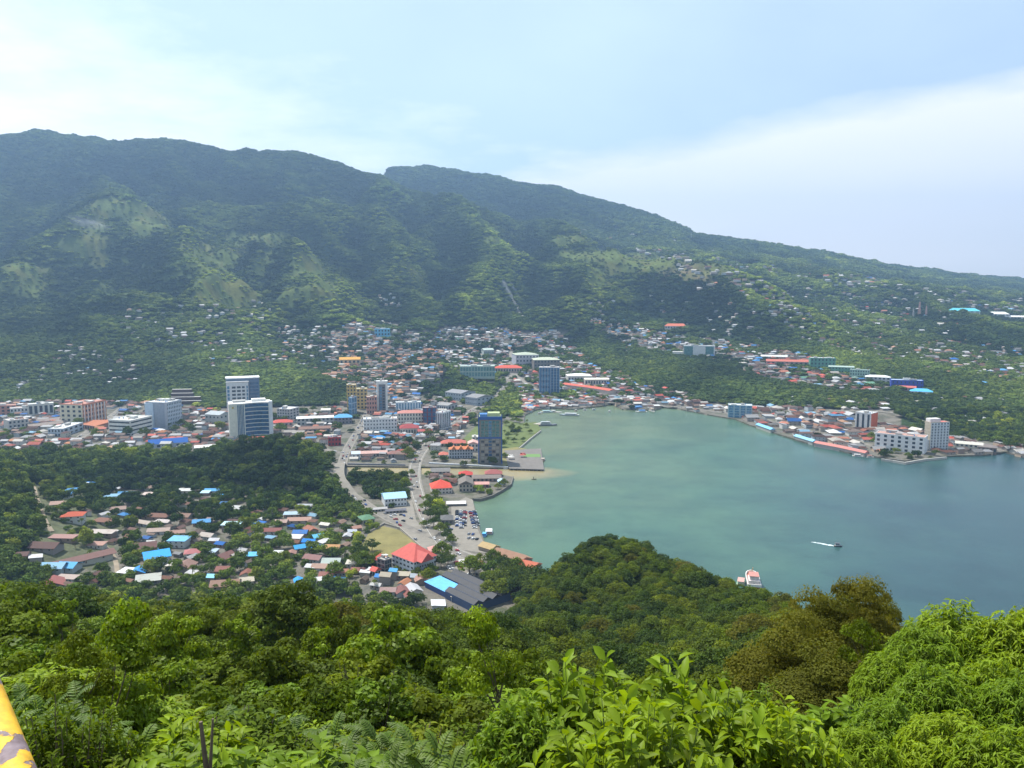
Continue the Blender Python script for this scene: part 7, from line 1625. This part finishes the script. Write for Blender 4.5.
def boat(px, py, L_, B_, yaw, hullc, cabc, roofc, label, decks=1, name='boat', z=0.0, cabl=.5, dx=-.08):
    x, y = plane_at(px, py, 0); o = ob(name, None, loc=(x, y, z), rz=R(yaw)); tag(o, label, 'boat')
    h = max(.8, L_ * .055); mb = MB(); hullmesh(L_, B_, h, mb); me_ = mb.mesh('hull', solid('boat_paint', hullc, .45)); recalc(me_); ob('hull', me_, o)
    mb = MB(); mb.prism([(-L_*.43,-B_*.4),(L_*.3,-B_*.36),(L_*.42,0),(L_*.3,B_*.36),(-L_*.43,B_*.4)], h - .05, h + .06); mb.build('deck', solid('boat_deck', (.35,.28,.2)), o)
    zc_ = h + .07; l2 = L_ * cabl
    for k in range(decks):
        mb = MB(); mb.box(-l2/2 + dx*L_, l2/2 + dx*L_, -B_*.36, B_*.36, zc_, zc_ + 2.1); mb.build('cabin', solid('boat_paint', cabc, .5), o)
        for s_ in (-1, 1): ob('window', ubox(M_DARK), o, (dx*L_, s_*B_*.36, zc_ + 1.2), scale=(l2 * .86, .12, .7))
        ob('window', ubox(M_DARK), o, (dx*L_ + l2/2, 0, zc_ + 1.25), scale=(.12, B_*.6, .7))
        mb = MB(); mb.box(-l2/2 - .5 + dx*L_, l2/2 + .6 + dx*L_, -B_*.42, B_*.42, zc_ + 2.11, zc_ + 2.28); mb.build('roof', solid('boat_roof', roofc, .5), o)
        zc_ += 2.29; l2 *= .82
    if L_ > 14: mb = MB(); mb.tube([(L_*.1, 0, zc_), (L_*.1, 0, zc_ + L_*.16)], .12, 5); mb.build('mast', M_STEEL, o)
    return o
boat(547.5, 412.5, 26, 8, 8, (.5,.6,.62), (.6,.64,.62), (.35,.5,.52), 'pale green ferry with flat roof moored by the park pier', 1)
boat(556.5, 412.5, 22, 7, -25, (.62,.6,.55), (.5,.5,.48), (.6,.6,.58), 'white cargo boat with its bow out, beside the pale green ferry', 1, cabl=.3, dx=-.3)
boat(569, 415.5, 36, 8, 172, (.45,.5,.54), (.6,.62,.64), (.62,.64,.66), 'grey white patrol boat at the outer end of the moorings', 1, cabl=.55)
boat(547, 425.5, 34, 9, 4, (.16,.17,.2), (.5,.52,.52), (.36,.4,.42), 'dark hulled ferry with grey superstructure at the park quay', 2)
boat(543, 460.5, 12, 5, 80, (.3,.2,.16), (.35,.28,.22), (.4,.34,.28), 'small brown boat tied to the outer edge of the pier deck', 1)
boat(637, 409.5, 30, 11, 200, (.1,.22,.5), (.12,.3,.62), (.14,.35,.7), 'bright blue ship with wheelhouse on the far shore', 2)
boat(633, 407, 26, 8, 110, (.5,.52,.55), (.62,.64,.66), (.66,.68,.7), 'white ship lying bow-out left of the bright blue ship', 2)
boat(641, 412, 22, 7, 185, (.62,.62,.6), (.5,.52,.54), (.1,.3,.66), 'white boat with blue awning in front of the bright blue ship', 1)
boat(652, 411.5, 24, 7, -80, (.6,.58,.52), (.62,.6,.55), (.5,.38,.28), 'cream boat pointing at the open water right of the blue ships', 2)
boat(648, 405.5, 34, 9, 178, (.4,.42,.42), (.46,.5,.5), (.55,.6,.6), 'long grey-roofed floating landing stage behind the blue ships', 1, cabl=.8)
for k, (px, py, c) in enumerate(((585,410.5,(.6,.6,.6)),(609.5,412,(.62,.62,.6)),(576,411,(.5,.3,.25)),(594,410,(.3,.4,.5)),(528,412,(.6,.6,.58)),(534,409.5,(.4,.45,.5)),(540,414,(.55,.5,.45)))):
    boat(px, py, 9, 2.6, random.uniform(-60, 60), c, (.55,.55,.52), (.6,.6,.58), 'small open boat near the shore stalls, number %d from the left end' % 0 if 0 else ['white motor boat off the middle of the stall row', 'white motor boat off the right end of the stall row', 'reddish boat at the left end of the stall row', 'blue-grey boat under the middle stalls', 'white boat in the inner corner of the moorings', 'grey boat beside the inner corner boat', 'tan boat between park pier and pale green ferry'][k])
boat(858, 456.5, 14, 5, -15, (.62,.62,.6), (.6,.6,.58), (.62,.6,.58), 'white boat below the right end of the salmon waterfront roof')
boat(870, 457.5, 10, 4, -10, (.6,.58,.55), (.6,.56,.52), (.45,.2,.16), 'small boat between the salmon roof and the white hotel wing')
boat(489, 533, 10, 7, 90, (.6,.62,.64), (.5,.3,.28), (.72,.72,.72), 'white-roofed houseboat with maroon walls at the car park quay', 1, cabl=.8)
boat(484.5, 536, 8, 4, 80, (.1,.3,.6), (.1,.32,.66), (.12,.42,.72), 'small blue boat beside the white-roofed houseboat')
boat(534, 479.5, 6, 1.2, 5, (.08,.07,.07), (.1,.1,.1), (.1,.1,.1), 'thin dark canoe on the open water off the cape', 1, cabl=.1)
b_ = boat(838, 546.5, 7, 2.2, -12, (.06,.06,.08), (.5,.5,.52), (.1,.1,.12), 'dark speedboat running ahead of its white wake')
m, nt, b = newmat('foam'); b.inputs['Roughness'].default_value = .8
nt.links.new(ramp(nt, noise(nt, geo(nt), 1.4, 5), [(.35, (.3,.42,.44)), (.55, (.72,.76,.78))]), b.inputs['Base Color'])
x0_, y0_ = plane_at(836, 546.3, 0); x1_, y1_ = plane_at(812, 542, 0); mb = MB(); n = 26
d = np.array([x1_ - x0_, y1_ - y0_]); nn_ = np.array([-d[1], d[0]]) / np.hypot(*d)
for i in range(n):
    for k in range(3):
        t = (i + random.random()) / n; w = (.5 + 1.6 * t) * (1 - .5 * t); c = np.array([x0_, y0_]) + d * t + nn_ * random.uniform(-w, w); r = random.uniform(.5, 1.5) * (1 - .6 * t)
        mb.prism([(c[0] + r * 1.7 * math.cos(a) * random.uniform(.7, 1.2), c[1] + r * .7 * math.sin(a) * random.uniform(.7, 1.2)) for a in np.linspace(0, 6.28, 8)[:-1]], -.1, .05 + .06 * random.random() + .003 * k)
tag(mb.build('wake_foam', m), kind='stuff')
# the ship below the knoll
def ship():
    x, y = plane_at(752.5, 582, 0); o = ob('ship', None, loc=(x, y, 0), rz=R(78)); tag(o, 'red and white work ship moored bow-out below the knoll', 'ship')
    L_, B_ = 32, 9.8; mb = MB(); st = np.linspace(-.5, .5, 15); P = []
    wdt = lambda s: 1 if s < .1 else max(0.0, 1 - ((s - .1) / .4) ** 2.2) ** .55
    top = [(L_*s, B_/2*wdt(s)) for s in st]
    ring = top + [(a, -b_) for a, b_ in top[::-1][1:-1]] + [(top[0][0], -top[0][1])]
    mb = MB(); mb.prism([(a*.97, b_*.9) for a, b_ in ring][::-1], -2, 2.2); me_ = mb.mesh('hull', solid('boat_paint', (.3,.05,.04), .5)); recalc(me_); ob('hull', me_, o)
    mb = MB()
    n = len(ring)
    for i in range(n):
        a, c = np.array(ring[i]), np.array(ring[(i+1) % n]); ai, ci = a * [.95,.88], c * [.95,.88]
        mb.add([(*a, 2.0), (*c, 2.0), (*ci, 2.0), (*ai, 2.0), (*a, 4.0), (*c, 4.0), (*ci, 4.0), (*ai, 4.0)], [(4,5,6,7),(0,1,5,4),(2,3,7,6)])
    me_ = mb.mesh('bulwark', solid('boat_paint', (.7,.66,.62), .5)); recalc(me_); ob('bulwark', me_, o)
    mb = MB(); mb.prism([(a*.94, b_*.86) for a, b_ in ring][::-1], 2.21, 2.6); me_ = mb.mesh('deck', solid('boat_deck', (.42,.16,.1), .7)); recalc(me_); ob('deck', me_, o)
    for k in range(9):
        s_ = random.uniform(-.02, .3) * L_; y_ = random.uniform(-.32, .32) * B_ * (.9 if s_ < 7 else .5); mb = MB(); a = random.uniform(.6, 1.8); mb.box(s_ - a, s_ + a, y_ - a*.6, y_ + a*.6, 2.61, 2.61 + random.uniform(.8, 2)); mb.build('deck_cargo', solid('boat_paint', random.choice([(.55,.2,.1),(.5,.12,.08),(.6,.42,.3),(.08,.07,.07)]), .6), o)
    mb = MB(); mb.box(-L_*.46, -L_*.08, -B_*.4, B_*.4, 2.61, 6.2); mb.build('deckhouse', solid('boat_paint', (.62,.55,.53), .5), o)
    mb = MB(); mb.box(-L_*.4, -L_*.12, -B_*.32, B_*.32, 6.21, 9); mb.build('wheelhouse', solid('boat_paint', (.66,.6,.58), .5), o)
    ob('window', ubox(M_DARK), o, (-L_*.12, 0, 7.8), scale=(.2, B_*.56, .9))
    mb = MB(); mb.box(-L_*.42, -L_*.1, -B_*.36, B_*.36, 9.01, 9.3); mb.build('roof', solid('boat_roof', (.5,.22,.18), .5), o)
    mb = MB(); mb.tube([(L_*.05, 0, 2.6), (L_*.05, 0, 11)], .22, 6); mb.tube([(L_*.05, 0, 9), (L_*.22, 2, 6)], .14, 5); mb.build('crane', solid('boat_paint', (.6,.3,.1), .5), o)
ship()
boat(741, 583, 14, 6, 70, (.3,.45,.28), (.5,.52,.48), (.5,.3,.26), 'small green and pink boat moored left of the red and white ship', 1, cabl=.6)
mb = MB(); x, y = plane_at(767, 584, 0); o = ob('jetty', None, loc=(x, y, 0)); tag(o, 'short concrete jetty beside the red and white ship', 'jetty'); mb.box(-2, 2, -60, -30, -4, 1.4); mb.build('deck', M_CONC, o)
# park quay pier
wallline('jetty', 'stone jetty reaching from the park to the moored ferries', [(536,424),(548,421.5)], .3, 7, (.42,.38,.32), cat='jetty')

# ------------------------------------------------------------------ guard rail and terrace beside the camera
m, nt, b = newmat('chipped_yellow_paint'); g = geo(nt)
n_a = noise(nt, g, 17, 4, .5); n_b = noise(nt, g, 160, 2)
chip = mth('MULTIPLY', mth('SUBTRACT', n_a, .545, nt=nt), 60, clamp=True, nt=nt); chip = mth('MAXIMUM', chip, mth('MULTIPLY', mth('SUBTRACT', n_b, .72, nt=nt), 30, clamp=True, nt=nt), nt=nt)
yel_ = ramp(nt, noise(nt, g, 40, 3), [(.3, (.5,.27,.012)), (.6, (.72,.42,.02))])
nt.links.new(mixc(nt, chip, yel_, ramp(nt, noise(nt, g, 60, 4), [(.3, (.13,.085,.085)), (.7, (.24,.18,.19))])), b.inputs['Base Color']); b.inputs['Roughness'].default_value = .38
bp = nt.nodes.new('ShaderNodeBump'); bp.invert = True; bp.inputs['Distance'].default_value = .0012; nt.links.new(chip, bp.inputs['Height']); nt.links.new(bp.outputs[0], b.inputs['Normal'])
hz_r = H - .74; pa = np.array(plane(14, 778, hz_r)); pb = np.array(plane(-14, 699, hz_r)); dr = (pb - pa) / np.linalg.norm(pb - pa)
o = ob('guard_rail', None, loc=(float(pa[0]), float(pa[1]), H - 1.8)); tag(o, 'yellow tubular guard rail with peeling paint, bottom left corner', 'guard rail')
mb = MB(); zr = hz_r - (H - 1.8); pts = [(-float(dr[0]) * .75, -float(dr[1]) * .75, zr), (0, 0, zr)] + [(float(dr[0]) * t, float(dr[1]) * t, zr) for t in (.5, 1.5, 3)]
mb.tube(pts, .031, 32); me_ = mb.mesh('top_rail', m, True); ob('top_rail', me_, o)
for t in (-.7, 1.2, 2.8):
    mb = MB(); mb.tube([(float(dr[0]) * t, float(dr[1]) * t, -.3), (float(dr[0]) * t, float(dr[1]) * t, zr - .02)], .026, 20); mb.build('post', m, o, smooth=True)
mb = MB(); mb.box(-6, 6, -8, .35, H - 2.4, H - 1.72); tag(mb.build('terrace_floor', M_CONC), kind='structure')

# ------------------------------------------------------------------ thin smoke on the knob
x, y, z = hit1(108, 232)
bm = bmesh.new(); bmesh.ops.create_icosphere(bm, subdivisions=3, radius=1); me = bpy.data.meshes.new('smoke'); bm.to_mesh(me); bm.free()
m = bpy.data.materials.new('smoke_air'); m.use_nodes = True; nt = m.node_tree; nt.nodes.clear(); tcn = nt.nodes.new('ShaderNodeTexCoord')
pv = N(nt, 'ShaderNodeVolumePrincipled', ins={'Color': (0.85, 0.9, 1.0, 1)}); oo = N(nt, 'ShaderNodeOutputMaterial'); nt.links.new(pv.outputs[0], oo.inputs['Volume'])
ln_ = nt.nodes.new('ShaderNodeVectorMath'); ln_.operation = 'LENGTH'; nt.links.new(tcn.outputs['Object'], ln_.inputs[0])
ns = noise(nt, tcn.outputs['Object'], 2.2, 4, .6); dn = mth('MULTIPLY', mth('SUBTRACT', 1.0, ln_.outputs['Value'], clamp=True, nt=nt), mth('MULTIPLY', mth('SUBTRACT', ns, .42, nt=nt), 6, clamp=True, nt=nt), nt=nt)
nt.links.new(mth('MULTIPLY', dn, .022, nt=nt), pv.inputs['Density']); me.materials.append(m)
o = ob('smoke', me, loc=(x - 40, y - 40, z + 26), scale=(85, 26, 20)); o.rotation_euler = (0, R(14), 0); tag(o, kind='stuff')
